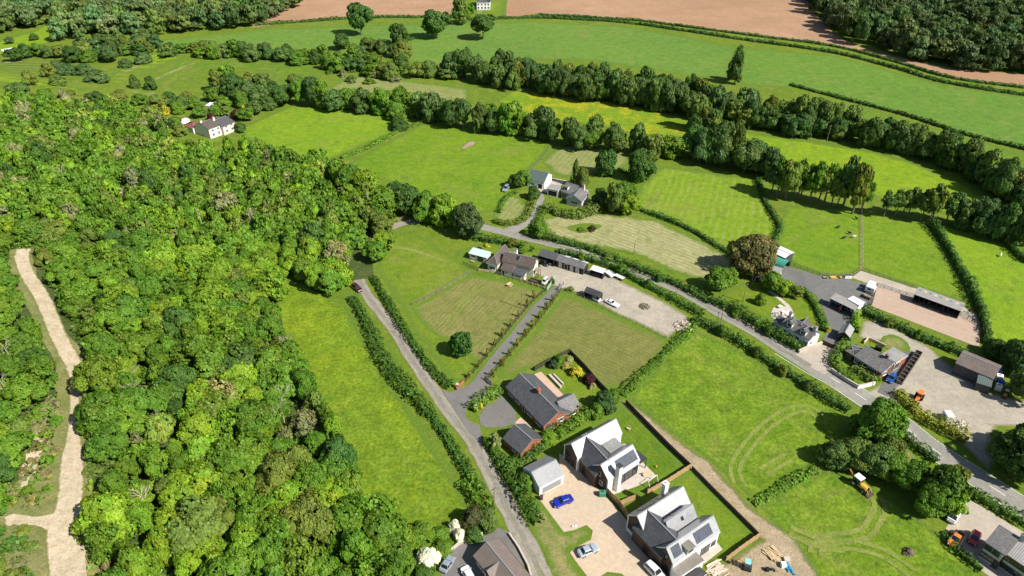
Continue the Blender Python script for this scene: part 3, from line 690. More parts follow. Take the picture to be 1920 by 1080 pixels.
# road paint
def dashes(px, off, dash, gap, w, name='road_marking'):
    c=catmull([G(*q) for q in px],10); mb=MB(); cum=0; nxt=0
    for a,b in zip(c,c[1:]):
        L=(b-a).length; d=(b-a).normalized(); n=Vector((-d.y,d.x,0)); s=0
        ph=(cum)%(dash+gap)
        if gap==0 or ph<dash:
            p=a+n*off; q=b+n*off; mb.face([(p+n*w/2)+EZ*.056,(p-n*w/2)+EZ*.056,(q-n*w/2)+EZ*.056,(q+n*w/2)+EZ*.056])
        cum+=L
    o=mb.build(name,g_line); o['kind']='structure'
RP=[(1467,655),(1520,687),(1567,713),(1613,743),(1680,787),(1747,840),(1847,905),(1920,952),(2000,1005)]
dashes(RP,-.05,3,3.5,.13); dashes(RP,2.95,1,0,.10); dashes(RP,-2.95,1,0,.13)

# ------------------------------------------------------------------ building materials
r_slate=roof_mat('slate_roof',(.085,.087,.092),.25,.4,.55,.2)
r_slate2=roof_mat('new_slate_roof',(.36,.365,.375),.28,.5,.42,.08,.5,.75)
MATS['new_slate_roof'].node_tree.nodes['Principled BSDF'].inputs['Metallic'].default_value=.5
r_mid=roof_mat('pale_slate_roof',(.23,.235,.245),.28,.5,.45,.1,.5,.75)
r_weather=roof_mat('weathered_slate_roof',(.155,.15,.148),.25,.4,.65,.22,moss=((.10,.10,.055),.35))
r_brown=roof_mat('brown_tile_roof',(.105,.080,.068),.3,.3,.75,.2,moss=((.09,.075,.05),.4))
r_concrete=roof_mat('interlocking_tile_roof',(.175,.138,.118),.32,.3,.7,.12,ribs=.3)
r_red=roof_mat('red_tile_roof',(.22,.092,.068),.3,.3,.75,.2)
r_felt=plain('flat_felt_roof',(.235,.235,.225),.8,.15,.9,dirt=((.36,.33,.29),.5))
r_zinc=plain('weathered_zinc_roof',(.19,.17,.145),.5,.15,.8,dirt=((.30,.28,.25),.5))
r_sheet=roof_mat('grey_sheet_roof',(.30,.29,.275),ribs=.35,rough=.6,var=.15,moss=((.22,.19,.14),.4))
r_fibre=roof_mat('old_fibre_cement_roof',(.150,.122,.108),ribs=.4,rough=.85,var=.25,moss=((.13,.10,.075),.6))
r_white=roof_mat('white_sheet_roof',(.66,.69,.70),ribs=.3,rough=.45,var=.06)
r_teal=roof_mat('pale_teal_sheet_roof',(.48,.60,.58),ribs=.3,rough=.5,var=.1)
r_dark=roof_mat('dark_felt_roof',(.060,.058,.060),.5,1.2,.75,.2)
r_dgreen=roof_mat('dark_green_sheet_roof',(.085,.115,.105),ribs=.4,rough=.5,var=.12)
r_green=roof_mat('green_sheet_roof',(.055,.27,.20),ribs=.4,rough=.45,var=.12)
w_white=plain('white_render',(.74,.73,.70),.8,.06,.6,dirt=((.55,.52,.46),.35))
w_cream=plain('cream_render',(.60,.555,.45),.85,.08,.6,dirt=((.45,.41,.33),.4))
w_pink=plain('pale_pink_render',(.64,.50,.43),.85,.08,.6)
w_grey=plain('grey_render',(.48,.45,.42),.85,.1,.5,dirt=((.33,.31,.29),.5))
w_brick=roof_mat('red_brick_wall',(.36,.135,.075),.08,.24,.9,.25,.2,.9)
w_dbrick=roof_mat('dark_brick_wall',(.17,.095,.07),.08,.24,.9,.25,.2,1.2)
w_clad=roof_mat('brown_timber_cladding',(.105,.066,.052),.16,3.0,.7,.25,.25,.5)
w_black=plain('black_stained_boards',(.030,.027,.025),.8,.3,2)
w_steel=roof_mat('dark_sheet_wall',(.055,.058,.065),ribs=.35,rough=.6,var=.2)
w_block=plain('concrete_block_wall',(.33,.31,.285),.9,.12,1)
m_trim=plain('white_trim',(.76,.75,.73),.55,.03,1)
m_anth=plain('anthracite_frame',(.045,.047,.05),.5,.1,1)
m_lead=plain('ridge_lead',(.20,.205,.215),.6,.12,1.5)
m_glass=plain('window_glass',(.022,.028,.034),.06,.2,.6,spec=.9)
m_solar=roof_mat('solar_panel_cells',(.060,.066,.082),1.0,.62,.18,.12,.8,3.2)
m_dark=plain('shed_interior',(.02,.018,.016),.9,.2,1)
m_wood=roof_mat('new_fence_boards',(.47,.31,.165),.4,.14,.8,.2,.2,.55)
m_owood=plain('weathered_timber',(.22,.185,.14),.9,.25,2)
m_dwood=plain('dark_timber',(.065,.05,.038),.9,.3,2)
m_stone=plain('garden_stone',(.45,.40,.33),.9,.2,3)
m_timber=plain('sawn_timber',(.55,.42,.25),.85,.2,3)
m_pot=plain('chimney_clay',(.42,.17,.10),.85,.15,3)

class Frame:
    """rectangle on the ground from three roof corners seen at eaves height"""
    def __init__(s,A,B,C,he,inset=.3,hc=None):
        a=G(*A,he) if len(A)==2 else Vector(A); b=G(*B,he) if len(B)==2 else Vector(B); c=G(*C,hc if hc is not None else he) if len(C)==2 else Vector(C)
        s.eu=Vector((b.x-a.x,b.y-a.y,0)); L=s.eu.length; s.eu.normalize(); v=Vector((c.x-a.x,c.y-a.y,0)); v-=s.eu*v.dot(s.eu); W=v.length; s.ev=v/W
        s.Lr,s.Wr=L,W; s.i=inset; s.O=Vector((a.x,a.y,0)); s.L=L; s.W=W
    def P(s,u,v,z): return s.O+s.eu*u+s.ev*v+Vector((0,0,z))
    def uv(s,px,py,z): p=G(px,py,z)-s.O; return p.dot(s.eu),p.dot(s.ev)
def center(f): p=f.P(f.L/2,f.W/2,0); return Vector((p.x,p.y,0))
def roof_gable(par,f,he,hr,mat,t=.16,over=0.0,ridge=.5,name='roof',base=None,trim=None,ua=None,ub=None):
    mb=MB(); W=f.W; k=W*ridge
    prof=[(0,he),(k,hr),(W,he),(W,he-t),(k,hr-t*1.3),(0,he-t)]
    u0=-over if ua is None else ua; u1=f.L+over if ub is None else ub
    P=f.P
    # upper slopes with tile coordinates, then underside and edges
    for (v0,z0,v1,z1) in ((0,he,k,hr),(W,he,k,hr)):
        s=math.hypot(v1-v0,z1-z0); mb.face([P(u0,v0,z0),P(u1,v0,z0),P(u1,v1,z1),P(u0,v1,z1)],0,[(u0,0),(u1,0),(u1,s),(u0,s)])
    for i in range(2,5):
        a,b=prof[i],prof[(i+1)%6]; mb.face([P(u0,*a),P(u1,*a),P(u1,*b),P(u0,*b)],1)
    a,b=prof[5],prof[0]; mb.face([P(u0,*a),P(u1,*a),P(u1,*b),P(u0,*b)],1)
    for u in (u0,u1):
        mb.face([P(u,*prof[0]),P(u,*prof[1]),P(u,*prof[4]),P(u,*prof[5])],1); mb.face([P(u,*prof[1]),P(u,*prof[2]),P(u,*prof[3]),P(u,*prof[4])],1)
    o=mb.build(name,[mat,trim or m_lead],par)
    rb=MB(); rb.box(P(u0,k,hr),f.eu,f.ev,0.02,u1-u0-.02,-.12,.12,-.05,.045); rb.build('ridge',m_lead,o)
    return o
def roof_hip(par,f,he,hr,mat,ins=None,t=.15,name='roof',ends=(1,1)):
    mb=MB(); P=f.P; L,W=f.L,f.W; k=W/2 if ins is None else ins; a=k*ends[0]; b=L-k*ends[1]
    q=[P(0,0,he),P(L,0,he),P(L,W,he),P(0,W,he)]; r0,r1=P(a,W/2,hr),P(b,W/2,hr); s=math.hypot(W/2,hr-he)
    mb.face([q[0],q[1],r1,r0],0,[(0,0),(L,0),(b,s),(a,s)]); mb.face([q[2],q[3],r0,r1],0,[(L,0),(0,0),(a,s),(b,s)])
    mb.face([q[3],q[0],r0],0,[(0,0),(W,0),(W/2,s)]); mb.face([q[1],q[2],r1],0,[(0,0),(W,0),(W/2,s)])
    lo=[p-Vector((0,0,t)) for p in q]
    for i in range(4): mb.face([q[i],lo[i],lo[(i+1)%4],q[(i+1)%4]],1)
    mb.face(lo,1)
    o=mb.build(name,[mat,m_trim],par)
    rb=MB()
    for x,y in ((r0,r1),(q[0],r0),(q[3],r0),(q[1],r1),(q[2],r1)):
        if (x-y).length>.1: rb.tube(x,y,.09,n=5)
    rb.build('ridge',m_lead if mat is not r_red else r_red,o); return o
def roof_mono(par,f,he,hb,mat,t=.12,name='roof',over=.0,edge=None):
    mb=MB(); P=f.P; L,W=f.L,f.W; s=math.hypot(W,hb-he)
    mb.face([P(-over,0,he),P(L+over,0,he),P(L+over,W,hb),P(-over,W,hb)],0,[(0,0),(L,0),(L,s),(0,s)])
    lo=[P(-over,0,he-t),P(L+over,0,he-t),P(L+over,W,hb-t),P(-over,W,hb-t)]; q=[P(-over,0,he),P(L+over,0,he),P(L+over,W,hb),P(-over,W,hb)]
    for i in range(4): mb.face([q[i],lo[i],lo[(i+1)%4],q[(i+1)%4]],1)
    mb.face(lo,1); return mb.build(name,[mat,edge or m_lead],par)
def walls(par,f,he,hr,mat,shape='gable',ridge=.5,name='wall',open_side=None,ends=None,z0=-.05):
    """closed shell under the roof; open_side leaves one long side off (open shed)"""
    mb=MB(); P=f.P; i=f.i; u0,u1,v0,v1=i,f.L-i,i,f.W-i; e=.05
    W=f.W; k=W*ridge
    def top(v):
        if shape=='gable': return (he+(hr-he)*(v/k if v<k else (W-v)/(W-k)))-.18
        if shape=='mono': return he+(hr-he)*v/W-.14
        return he-.14
    lo=max(0.2,top(v0)); hi=max(.2,top(v1)); wl=0
    def wallface(pts): 
        o=pts[0]; mb.face(pts,0,[((p-o).dot(f.eu)+(p-o).dot(f.ev),p.z) for p in pts])
    if open_side!='v0': wallface([P(u0,v0,z0),P(u1,v0,z0),P(u1,v0,lo),P(u0,v0,lo)])
    if open_side!='v1': wallface([P(u0,v1,z0),P(u1,v1,z0),P(u1,v1,hi),P(u0,v1,hi)])
    for u in (u0,u1):
        pts=[P(u,v0,z0),P(u,v1,z0),P(u,v1,hi)]
        if shape=='gable': pts.append(P(u,k,top(k)))
        pts.append(P(u,v0,lo)); wallface(pts)
    if open_side:
        v=v0 if open_side=='v0' else v1; n=max(2,int((u1-u0)/3.6)); h=lo if open_side=='v0' else hi
        for j in range(n+1):
            u=u0+(u1-u0)*j/n; mb.box(P(u,v,0),f.eu,f.ev,-.09,.09,-.09,.09,0,h)
    return mb.build(name,[mat],par)
def opening(par,f,side,a,z,w,h,kind='window',frame=None,glass=None,bars=1,sill=True):
    """framed window or door standing proud of a wall. a = distance along the wall to its middle"""
    i=f.i; frame=frame or m_trim
    if side=='v0': O=f.P(0,i,0); e=f.eu; n=-f.ev
    elif side=='v1': O=f.P(0,f.W-i,0); e=f.eu; n=f.ev
    elif side=='u0': O=f.P(i,0,0); e=f.ev; n=-f.eu
    else: O=f.P(f.L-i,0,0); e=f.ev; n=f.eu
    fr=MB(); t=.09
    fr.box(O,e,n,a-w/2,a+w/2,.004,.07,z,z+t); fr.box(O,e,n,a-w/2,a+w/2,.004,.07,z+h-t,z+h)
    fr.box(O,e,n,a-w/2,a-w/2+t,.004,.07,z+t,z+h-t); fr.box(O,e,n,a+w/2-t,a+w/2,.004,.07,z+t,z+h-t)
    for b in range(1,bars+1 if kind!='door' else 1):
        c=a-w/2+w*b/(bars+1); fr.box(O,e,n,c-.035,c+.035,.004,.065,z+t,z+h-t)
    o=fr.build(kind,[frame],par); g=MB(); g.box(O,e,n,a-w/2+t*.5,a+w/2-t*.5,.003,.035,z+t*.5,z+h-t*.5); g.build('pane' if kind!='door' else 'panel',[glass or m_glass],o)
    if sill and kind=='window':
        s=MB(); s.box(O,e,n,a-w/2-.08,a+w/2+.08,.003,.14,z-.08,z-.003); s.build('sill',[frame],o)
    return o
def chimney(par,f,u,v,z0,z1,w=.8,d=.6,mat=None,pots=2,cap=None,name='chimney'):
    mb=MB(); P=f.P(u,v,0); mb.box(P,f.eu,f.ev,-w/2,w/2,-d/2,d/2,z0,z1)
    o=mb.build(name,[mat or w_brick],par); c=MB(); c.box(P,f.eu,f.ev,-w/2-.07,w/2+.07,-d/2-.07,d/2+.07,z1+.003,z1+.12); c.build('cap',[cap or m_lead],o)
    for k in range(pots):
        b=MB(); q=f.P(u+(k-(pots-1)/2)*.32,v,z1+.12); b.tube(q,q+EZ*.38,.12,.10,8); b.build('chimney_pot',[m_pot],o)
    return o
def on_slope(par,f,he,hr,side,u0,u1,s0,s1,mat,name,t=.08,ridge=.5,rim=None):
    """panel lying on a roof slope; s = 0 eaves .. 1 ridge"""
    k=f.W*ridge
    def Q(u,s,d):
        v=k*s if side==0 else f.W-(f.W-k)*s; z=he+(hr-he)*s; w=k if side==0 else f.W-k
        n=Vector((0,0,1))*w+(f.ev*(-1 if side==0 else 1))*(hr-he); n.normalize(); return f.P(u,v,z)+n*d
    mb=MB(); a=[Q(u0,s0,t),Q(u1,s0,t),Q(u1,s1,t),Q(u0,s1,t)]; b=[Q(u0,s0,.01),Q(u1,s0,.01),Q(u1,s1,.01),Q(u0,s1,.01)]
    S=math.hypot(k,hr-he)
    mb.face(a,0,[(u0,s0*S),(u1,s0*S),(u1,s1*S),(u0,s1*S)])
    for i in range(4): mb.face([a[i],b[i],b[(i+1)%4],a[(i+1)%4]],1)
    mb.face(b,1); return mb.build(name,[mat,rim or m_trim],par)
def gutter(par,f,he,side,mat=None):
    mb=MB(); v=-.06 if side==0 else f.W+.06; mb.tube(f.P(0,v,he-.1),f.P(f.L,v,he-.1),.06,n=6); return mb.build('gutter',[mat or m_anth],par)
def dims(n,f): print('DIM %-22s L %.1f W %.1f'%(n,f.L,f.W))

# ------------------------------------------------------------------ white and slate new house, nearest the brick bungalow
he,hr=4.0,6.5
f=Frame((1056.7,834),(1140,788),(1080.8,861.7),he,.12); dims('new1a',f)
H=thing('modern_house',center(f),'modern white house with link roof coloured dark for shade, tall white chimney and glazed terrace side','house'); H['_o']=tuple(center(f))
def modern_block(H,f,he,hr,front=w_clad):
    walls(H,f,he,hr,w_white,'gable'); roof_gable(H,f,he,hr,r_slate2,.22,.0,trim=m_trim)
    g=MB(); i=f.i
    # timber clad gable set between the white side walls
    u=i-.03; P=f.P; top=lambda v: he+(hr-he)*(1-abs(v-f.W/2)/(f.W/2))-.3
    g.face([P(u,i+.3,0),P(u,f.W-i-.3,0),P(u,f.W-i-.3,top(f.W-i-.3)),P(u,f.W/2,top(f.W/2)),P(u,i+.3,top(i+.3))],0,[(0,0),(f.W,0),(f.W,he),(f.W/2,hr),(0,he)])
    g.build('gable_cladding',[front],H)
modern_block(H,f,he,hr); fa=f
W=f.W
opening(H,f,'u0',W*.32,.15,W*.36,3.4,'window',m_anth,bars=2,sill=False); opening(H,f,'u0',W*.68,.15,1.0,2.1,'door',m_anth,m_dark)
opening(H,f,'v1',1.6,.1,.9,2.2,'door',m_trim,m_glass); opening(H,f,'v1',f.L-1.2,.6,1.4,1.4)
on_slope(H,f,he,hr,0,f.L*.30,f.L*.42,.25,.6,m_lead,'roof_window',.14)
f=Frame((1108,871.7),(1167.5,834),(1137.5,904),he,.12); dims('new1b',f); fb=f
modern_block(H,f,he,hr)
on_slope(H,f,he,hr,1,f.L*.36,f.L*.95,.12,.74,m_solar,'solar_panel',.1,rim=m_anth)
for a,w in ((f.L*.42,2.6),(f.L*.68,2.6),(f.L*.88,1.6)): opening(H,f,'v1',a,.1,w,2.7,'window',m_anth,bars=1,sill=False)
opening(H,f,'u0',f.W*.3,.9,.9,1.2); opening(H,f,'u0',f.W*.62,.9,.9,1.2); opening(H,f,'u0',f.W*.45,3.1,1.1,1.2,bars=1); opening(H,f,'u1',f.W*.5,.1,2.4,2.4,'window',m_anth)
chimney(H,f,f.L*.26,f.W+.35,0,7.2,.9,1.1,w_white,0,m_anth)
# canopy over the terrace corner
c=MB(); c.box(f.P(f.L,f.W*.5,0),f.eu,f.ev,.05,2.2,-.4,2.6,2.75,2.95); c.box(f.P(f.L,f.W*.5,0),f.eu,f.ev,2.0,2.15,2.4,2.55,0,2.747); c.build('canopy',[m_anth],H)
def link_block(H,fa,fb,u1,u2,hr,he,hw,roofm,back_u=None):
    """slate roof joining two ridges, its ridge square to theirs"""
    P1=fa.P(u1,fa.W/2,0); P2=fb.P(u2,fb.W/2,0); d=(P2-P1); d.z=0; n=-fa.eu
    A=P1+n*hw; B=P2+n*hw; C=P1-n*hw
    g=Frame(tuple(A),tuple(B),tuple(C),he,.15); return g
u1,v1=fa.uv(1103.5,821.7,hr); u2,v2=fb.uv(1144,865,hr)
g=link_block(H,fa,fb,u1,u2,hr,he,3.2,r_slate); dims('link',g)
walls(H,g,3.6,hr-.12,w_clad,'gable'); roof_gable(H,g,3.6,hr-.12,r_slate,.2,trim=m_lead,name='roof')  # same slate as the blocks; the slope's shade is put into this darker colour
opening(H,g,'v0',g.L*.5,.1,1.3,2.2,'door',m_anth,m_dark)
f=Frame((1128,834),(1146.7,851.7),(1153,820),4.3,.1); dims('flat',f)
walls(H,f,4.3,4.3,w_white,'flat'); roof_mono(H,f,4.3,4.3,r_felt,.25,edge=m_trim)
opening(H,f,'v1',f.L*.5,.1,3.0,2.3,'window',m_anth,sill=False)
# ------------------------------------------------------------------ second new house
f=Frame((1175.8,965.8),(1261.7,911.7),(1205.8,1000.8),he,.12); dims('new2a',f); fa=f
H=thing('modern_house',center(f),'modern white house with three parallel slate gables and solar panels','house')
modern_block(H,f,he,hr)
on_slope(H,f,he,hr,0,f.L*.16,f.L*.42,.25,.8,m_solar,'solar_panel',.1,rim=m_anth); on_slope(H,f,he,hr,0,f.L*.55,f.L*.72,.25,.8,m_solar,'solar_panel',.1,rim=m_anth)
on_slope(H,f,he,hr,0,f.L*.46,f.L*.5,.5,.7,m_lead,'roof_window',.12)
chimney(H,f,f.L*.74,f.W*.12,0,7.6,1.0,.9,w_white,1,m_trim)
opening(H,f,'u0',f.W*.5,3.2,1.2,1.3,'window',m_anth); opening(H,f,'u0',f.W*.25,.1,1.2,2.3,'window',m_anth,sill=False); opening(H,f,'u0',f.W*.7,.1,1.2,2.3,'window',m_anth,sill=False)
q=MB(); q.box(f.P(f.i,0,0),f.eu,f.ev,-.25,-.035,.35,f.W-.35,-.02,.9); q.build('plinth',[w_white],H)
f=Frame((1231.7,980),(1281.7,946.7),(1257.5,1006.7),he,.12); dims('new2b',f)
modern_block(H,f,he,hr-.1); on_slope(H,f,he,hr-.1,1,f.L*.48,f.L*.56,.45,.7,m_glass,'roof_window',.1,rim=m_lead); on_slope(H,f,he,hr-.1,0,f.L*.35,f.L*.42,.4,.6,m_glass,'roof_window',.1,rim=m_lead)
f=Frame((1229,1025),(1316.7,965.8),(1258,1063),he,.12); dims('new2c',f); fc=f
modern_block(H,f,he,hr)
on_slope(H,f,he,hr,1,f.L*.52,f.L*.86,.2,.8,m_solar,'solar_panel',.1,rim=m_anth); on_slope(H,f,he,hr,1,f.L*.06,f.L*.22,.25,.85,m_solar,'solar_panel',.1,rim=m_anth)
opening(H,f,'v1',f.L*.9,.9,1.2,1.3,'window',m_anth); opening(H,f,'v1',f.L*.72,.1,2.4,2.3,'window',m_anth,sill=False); opening(H,f,'u0',f.W*.5,3.2,1.2,1.3,'window',m_anth); opening(H,f,'u0',f.W*.3,.1,1.1,2.2,'window',m_anth,sill=False); opening(H,f,'u0',f.W*.7,.1,1.1,2.2,'door',m_anth,m_dark)
dm=MB(); O=f.P(f.L*.34,f.W*.78,0); dm.box(O,f.eu,f.ev,-.8,.8,-.6,1.05,he+.2,he+1.55); d=dm.build('dormer',[w_white],H)
dm=MB(); dm.box(O,f.eu,f.ev,-.95,.95,-.7,1.2,he+1.553,he+1.7); dm.build('dormer_roof',[r_zinc],d); dm=MB(); dm.box(O,f.eu,f.ev,-.65,.65,1.053,1.09,he+.45,he+1.45); dm.build('pane',[m_glass],d)
u1,v1=fa.uv(1218.3,959.2,hr); u2,v2=fc.uv(1273.3,1015,hr)
g=link_block(H,fa,fc,u1,u2,hr,he,3.4,r_slate); dims('link2',g)
walls(H,g,3.6,hr-.12,w_clad,'gable'); roof_gable(H,g,3.6,hr-.12,r_slate,.2,trim=m_lead); opening(H,g,'v0',g.L*.5,.1,1.6,2.3,'door',m_anth,m_dark)  # link slate coloured darker than the gables to stand for shade
f=Frame((1258,1065),(1305,1034),(1276.7,1080.8),2.9,.1); dims('leanto',f); walls(H,f,2.9,2.9,w_white,'flat'); roof_mono(H,f,2.9,2.9,r_zinc,.22,edge=m_trim)
f=Frame((1284,1081),(1311.7,1061.7),(1300,1094),2.5,.1); walls(H,f,2.5,2.5,w_clad,'flat'); roof_mono(H,f,2.5,2.5,r_dark,.2,edge=m_trim)
# ------------------------------------------------------------------ white garage
f=Frame((980,876.9),(1026,853.75),(1010.6,915.6),2.6,.12); dims('garage',f)
H=thing('garage',center(f),'white double garage with pale slate roof beside the gravel drive','garage')
walls(H,f,2.6,4.4,w_white,'gable'); roof_gable(H,f,2.6,4.4,r_mid,.2,trim=m_trim); gutter(H,f,2.6,1,m_trim)
opening(H,f,'v1',f.L*.5,.05,f.L*.78,2.05,'door',m_trim,plain('grey_garage_door',(.24,.245,.25),.6,.08,.6))
# ------------------------------------------------------------------ brick bungalow
f=Frame((947.5,725),(1019,800),(1000,700.8),2.4,.35); dims('bungalow',f)
H=thing('bungalow',center(f),'long red brick bungalow with slate roof and small brick chimney','bungalow')
walls(H,f,2.4,4.7,w_brick,'gable'); roof_gable(H,f,2.4,4.7,r_slate,.16); gutter(H,f,2.4,0); gutter(H,f,2.4,1)
chimney(H,f,f.L*.50,f.W*.5,3.5,5.6,1.0,.7,w_brick,2,w_brick)
for k in (.12,.3,.62,.85): opening(H,f,'v0',f.L*k,.8,1.8,1.2,bars=2)
opening(H,f,'v0',f.L*.46,.02,1.0,2.1,'door',m_trim,m_dwood)
for k in (.25,.45): opening(H,f,'v1',f.L*k,.7,2.0,1.4,bars=2)
opening(H,f,'u1',f.W*.22,.3,1.2,1.5,'window',m_trim,bars=1); opening(H,f,'u1',f.W*.62,1.0,1.8,1.1,'window',m_trim,bars=3)
ar=MB(); p=f.P(f.L*.42,f.W*.55,4.5); ar.tube(p,p+EZ*1.6,.02,n=4); ar.tube(p+EZ*1.5-f.eu*.4,p+EZ*1.5+f.eu*.5,.015,n=4); 
for k in range(5): ar.tube(p+EZ*1.5+f.eu*(k*.2-.35)-f.ev*.25,p+EZ*1.5+f.eu*(k*.2-.35)+f.ev*.25,.012,n=4)
ar.build('aerial',[m_lead],H)
f2=Frame((1030.8,753),(1062.5,737.5),(1055.8,780),2.4,.3); dims('wing',f2)
walls(H,f2,2.4,4.4,w_brick,'gable'); roof_gable(H,f2,2.4,4.4,r_weather,.16)
opening(H,f2,'v1',f2.L*.55,.9,1.7,1.1,bars=2); opening(H,f2,'u1',f2.W*.5,.6,2.2,1.4,bars=2)
# ------------------------------------------------------------------ small brick garage
f=Frame((941.7,821.7),(976,852),(986.7,795),2.2,.3); dims('bgarage',f)
H=thing('garage',center(f),'small dark slate roofed brick garage behind the pale yellow shrub','garage')
walls(H,f,2.2,4.3,w_brick,'gable'); roof_gable(H,f,2.2,4.3,r_slate,.16); opening(H,f,'u0',f.W*.5,.02,3.6,2.0,'door',m_trim,m_dwood); opening(H,f,'v0',f.L*.6,.9,1.2,1.0)
# ------------------------------------------------------------------ brown tiled house at the bottom edge
f=Frame((886.7,1041.7),(950,1123),(942.5,1016.7),2.6,.4); dims('bottom',f)
H=thing('house',center(f),'house with ribbed brown tiled roof by the lane at the bottom of the photo','house')
walls(H,f,2.6,4.3,w_cream,'gable'); roof_gable(H,f,2.6,4.3,r_concrete,.18,trim=m_dwood); gutter(H,f,2.6,1); gutter(H,f,2.6,0)
f2=Frame((902.5,1068),(927,1050),(921.7,1093),2.6,.4); walls(H,f2,2.6,4.0,w_cream,'gable'); roof_gable(H,f2,2.6,4.0,r_concrete,.18,trim=m_dwood)
opening(H,f2,'u0',f2.W*.5,.7,1.8,1.3,bars=2); opening(H,f,'v0',f.L*.2,.8,1.6,1.2,bars=1); opening(H,f,'v1',f.L*.3,.8,1.6,1.2,bars=1)
# ------------------------------------------------------------------ cream farmhouse with brown roofs
f=Frame((911.7,493),(936.7,467),(932.5,499),2.8,.3); dims('farmL',f)
H=thing('farmhouse',center(f),'cream farmhouse with brown tiled L shaped roof and lean-to extensions','farmhouse')
walls(H,f,2.8,2.8,w_cream,'flat'); roof_hip(H,f,2.8,5.0,r_brown,ends=(1,0))
opening(H,f,'u0',f.W*.5,.8,2.0,1.1,bars=1)
f=Frame((940,489.5),(1000.8,503),(953,475),3.5,.3); dims('farmB',f)
walls(H,f,3.5,5.5,w_cream,'gable'); roof_gable(H,f,3.5,5.5,r_brown,.16)
on_slope(H,f,3.5,5.5,0,f.L*.42,f.L*.52,.45,.85,m_glass,'roof_window',.1,rim=m_trim); chimney(H,f,f.L*.33,f.W*.62,4.5,6.7,1.0,.8,w_white,2)
opening(H,f,'u1',f.W*.3,.02,1.0,2.1,'door',m_trim,m_dwood); opening(H,f,'u1',f.W*.7,.9,1.2,1.1); opening(H,f,'u1',f.W*.5,3.4,.9,.9,sill=True); opening(H,f,'v1',f.L*.7,.9,1.4,1.1)
pc=MB(); pc.box(f.P(f.L,f.W*.3,0),f.eu,f.ev,.0,1.4,-1.0,1.0,2.3,2.45); pc.box(f.P(f.L,f.W*.3,0),f.eu,f.ev,1.2,1.35,-.95,-.8,0,2.297); pc.box(f.P(f.L,f.W*.3,0),f.eu,f.ev,1.2,1.35,.8,.95,0,2.297); pc.build('porch',[m_owood],H)
f=Frame((937.5,504),(960,510),(944,490),2.4,.25,3.3); dims('ext1',f); walls(H,f,2.4,3.3,w_cream,'mono'); roof_mono(H,f,2.4,3.3,r_brown,.14); opening(H,f,'v0',f.L*.25,.02,.9,2.0,'door',m_trim,m_dwood); opening(H,f,'v0',f.L*.5,.9,.8,1.0)
f=Frame((960.3,510.8),(983,517.5),(967,500.5),2.2,.25,3.0); dims('ext2',f); walls(H,f,2.2,3.0,w_cream,'mono'); roof_mono(H,f,2.2,3.0,r_slate,.14); opening(H,f,'v0',f.L*.42,.9,2.4,.8,bars=3); opening(H,f,'u1',f.W*.5,.9,.8,.9)
def shed(A,B,C,he,hb,kind,wall,roof,label,name='shed',cat='shed',open_side=None,inset=.2,group=None,extra=None,trim=None,ridge=.5):
    f=Frame(A,B,C,he,inset,hb if kind=='mono' else None); dims(name,f)
    t=thing(name,center(f),label,cat,group)
    walls(t,f,he,hb,wall,kind if kind!='flat' else 'flat',open_side=open_side,ridge=ridge)
    if kind=='gable': roof_gable(t,f,he,hb,roof,.1,trim=trim,ridge=ridge)
    elif kind=='hip': roof_hip(t,f,he,hb,roof)
    else: roof_mono(t,f,he,hb,roof,.1,edge=trim)
    if open_side is None and extra is None: opening(t,f,'v0',f.L*.35,.02,1.0,1.9,'door',m_trim,m_dwood)
    if extra: extra(t,f)
    return t,f
shed((878,474.7),(913,484),(889,464),2.2,2.7,'mono',w_cream,r_teal,'garden pavilion with pale teal sheet roof left of the farmhouse','garden_room','garden room',extra=lambda t,f:(opening(t,f,'v0',f.L*.25,.9,1.6,1.0,bars=1),opening(t,f,'v0',f.L*.62,.02,1.8,2.0,'door',m_anth,m_glass)))
shed((1008,478.5),(1039,487.5),(1015.8,466),2.6,3.3,'mono',w_black,r_slate,'open fronted black cart shed with grey roof beside the farmyard hedge','cart_shed','shed',open_side='v0')
def stable_doors(t,f):
    for k in (.18,.38,.58,.78): opening(t,f,'v0',f.L*k,.02,1.1,2.0,'door',m_trim,w_grey if k in(.18,.58,.78) else m_dark)
    on=[on_slope(t,f,2.4,3.3,1,f.L*k,f.L*k+1.6,.1,.9,r_white,'rooflight',.05) for k in (.2,.48,.82)]
shed((1041,487.5),(1094,504),(1048,475),2.4,3.3,'gable',w_black,r_weather,'black stable row with pale doors and white rooflights along the yard','stable_block','stables',extra=stable_doors,trim=m_trim)
shed((1105.8,505),(1130.8,513),(1113,497),2.2,2.5,'mono',w_black,r_white,'small black shed with bright white sheet roof beside the yard hedge','shed','shed',open_side='v0')
shed((1095,546.7),(1123,557.5),(1102.5,537.5),2.1,3.1,'gable',w_black,r_dark,'dark timber cabin with white end wall at the edge of the gravel yard','cabin','cabin',open_side='v0')
# ------------------------------------------------------------------ house among trees beyond the road
def bigdoor(t,f): opening(t,f,'v0',f.L*.3,.8,1.6,1.0); opening(t,f,'u1',f.W*.3,.02,2.6,2.3,'door',m_trim,w_white); opening(t,f,'v0',f.L*.75,.02,1.8,2.0,'door',m_trim,m_dark)
shed((987.5,335.8),(1020.8,342.5),(998.5,319),3.0,5.3,'gable',w_white,r_dgreen,'white walled barn with dark green roof beside the mid meadow','barn','barn',extra=bigdoor,inset=.25)
f=Frame((1050.8,358),(1085,369),(1064,342),2.7,.3); dims('upper',f)
H=thing('house',center(f),'pale house with grey roofs and flat topped garage among dark trees beyond the road','house')
walls(H,f,2.7,4.8,w_grey,'gable'); roof_gable(H,f,2.7,4.8,r_weather,.15); chimney(H,f,f.L*.95,f.W*.5,3.6,5.9,.9,.7,w_pink,2); opening(H,f,'v0',f.L*.2,.1,2.4,2.1,'window',m_trim,bars=2)
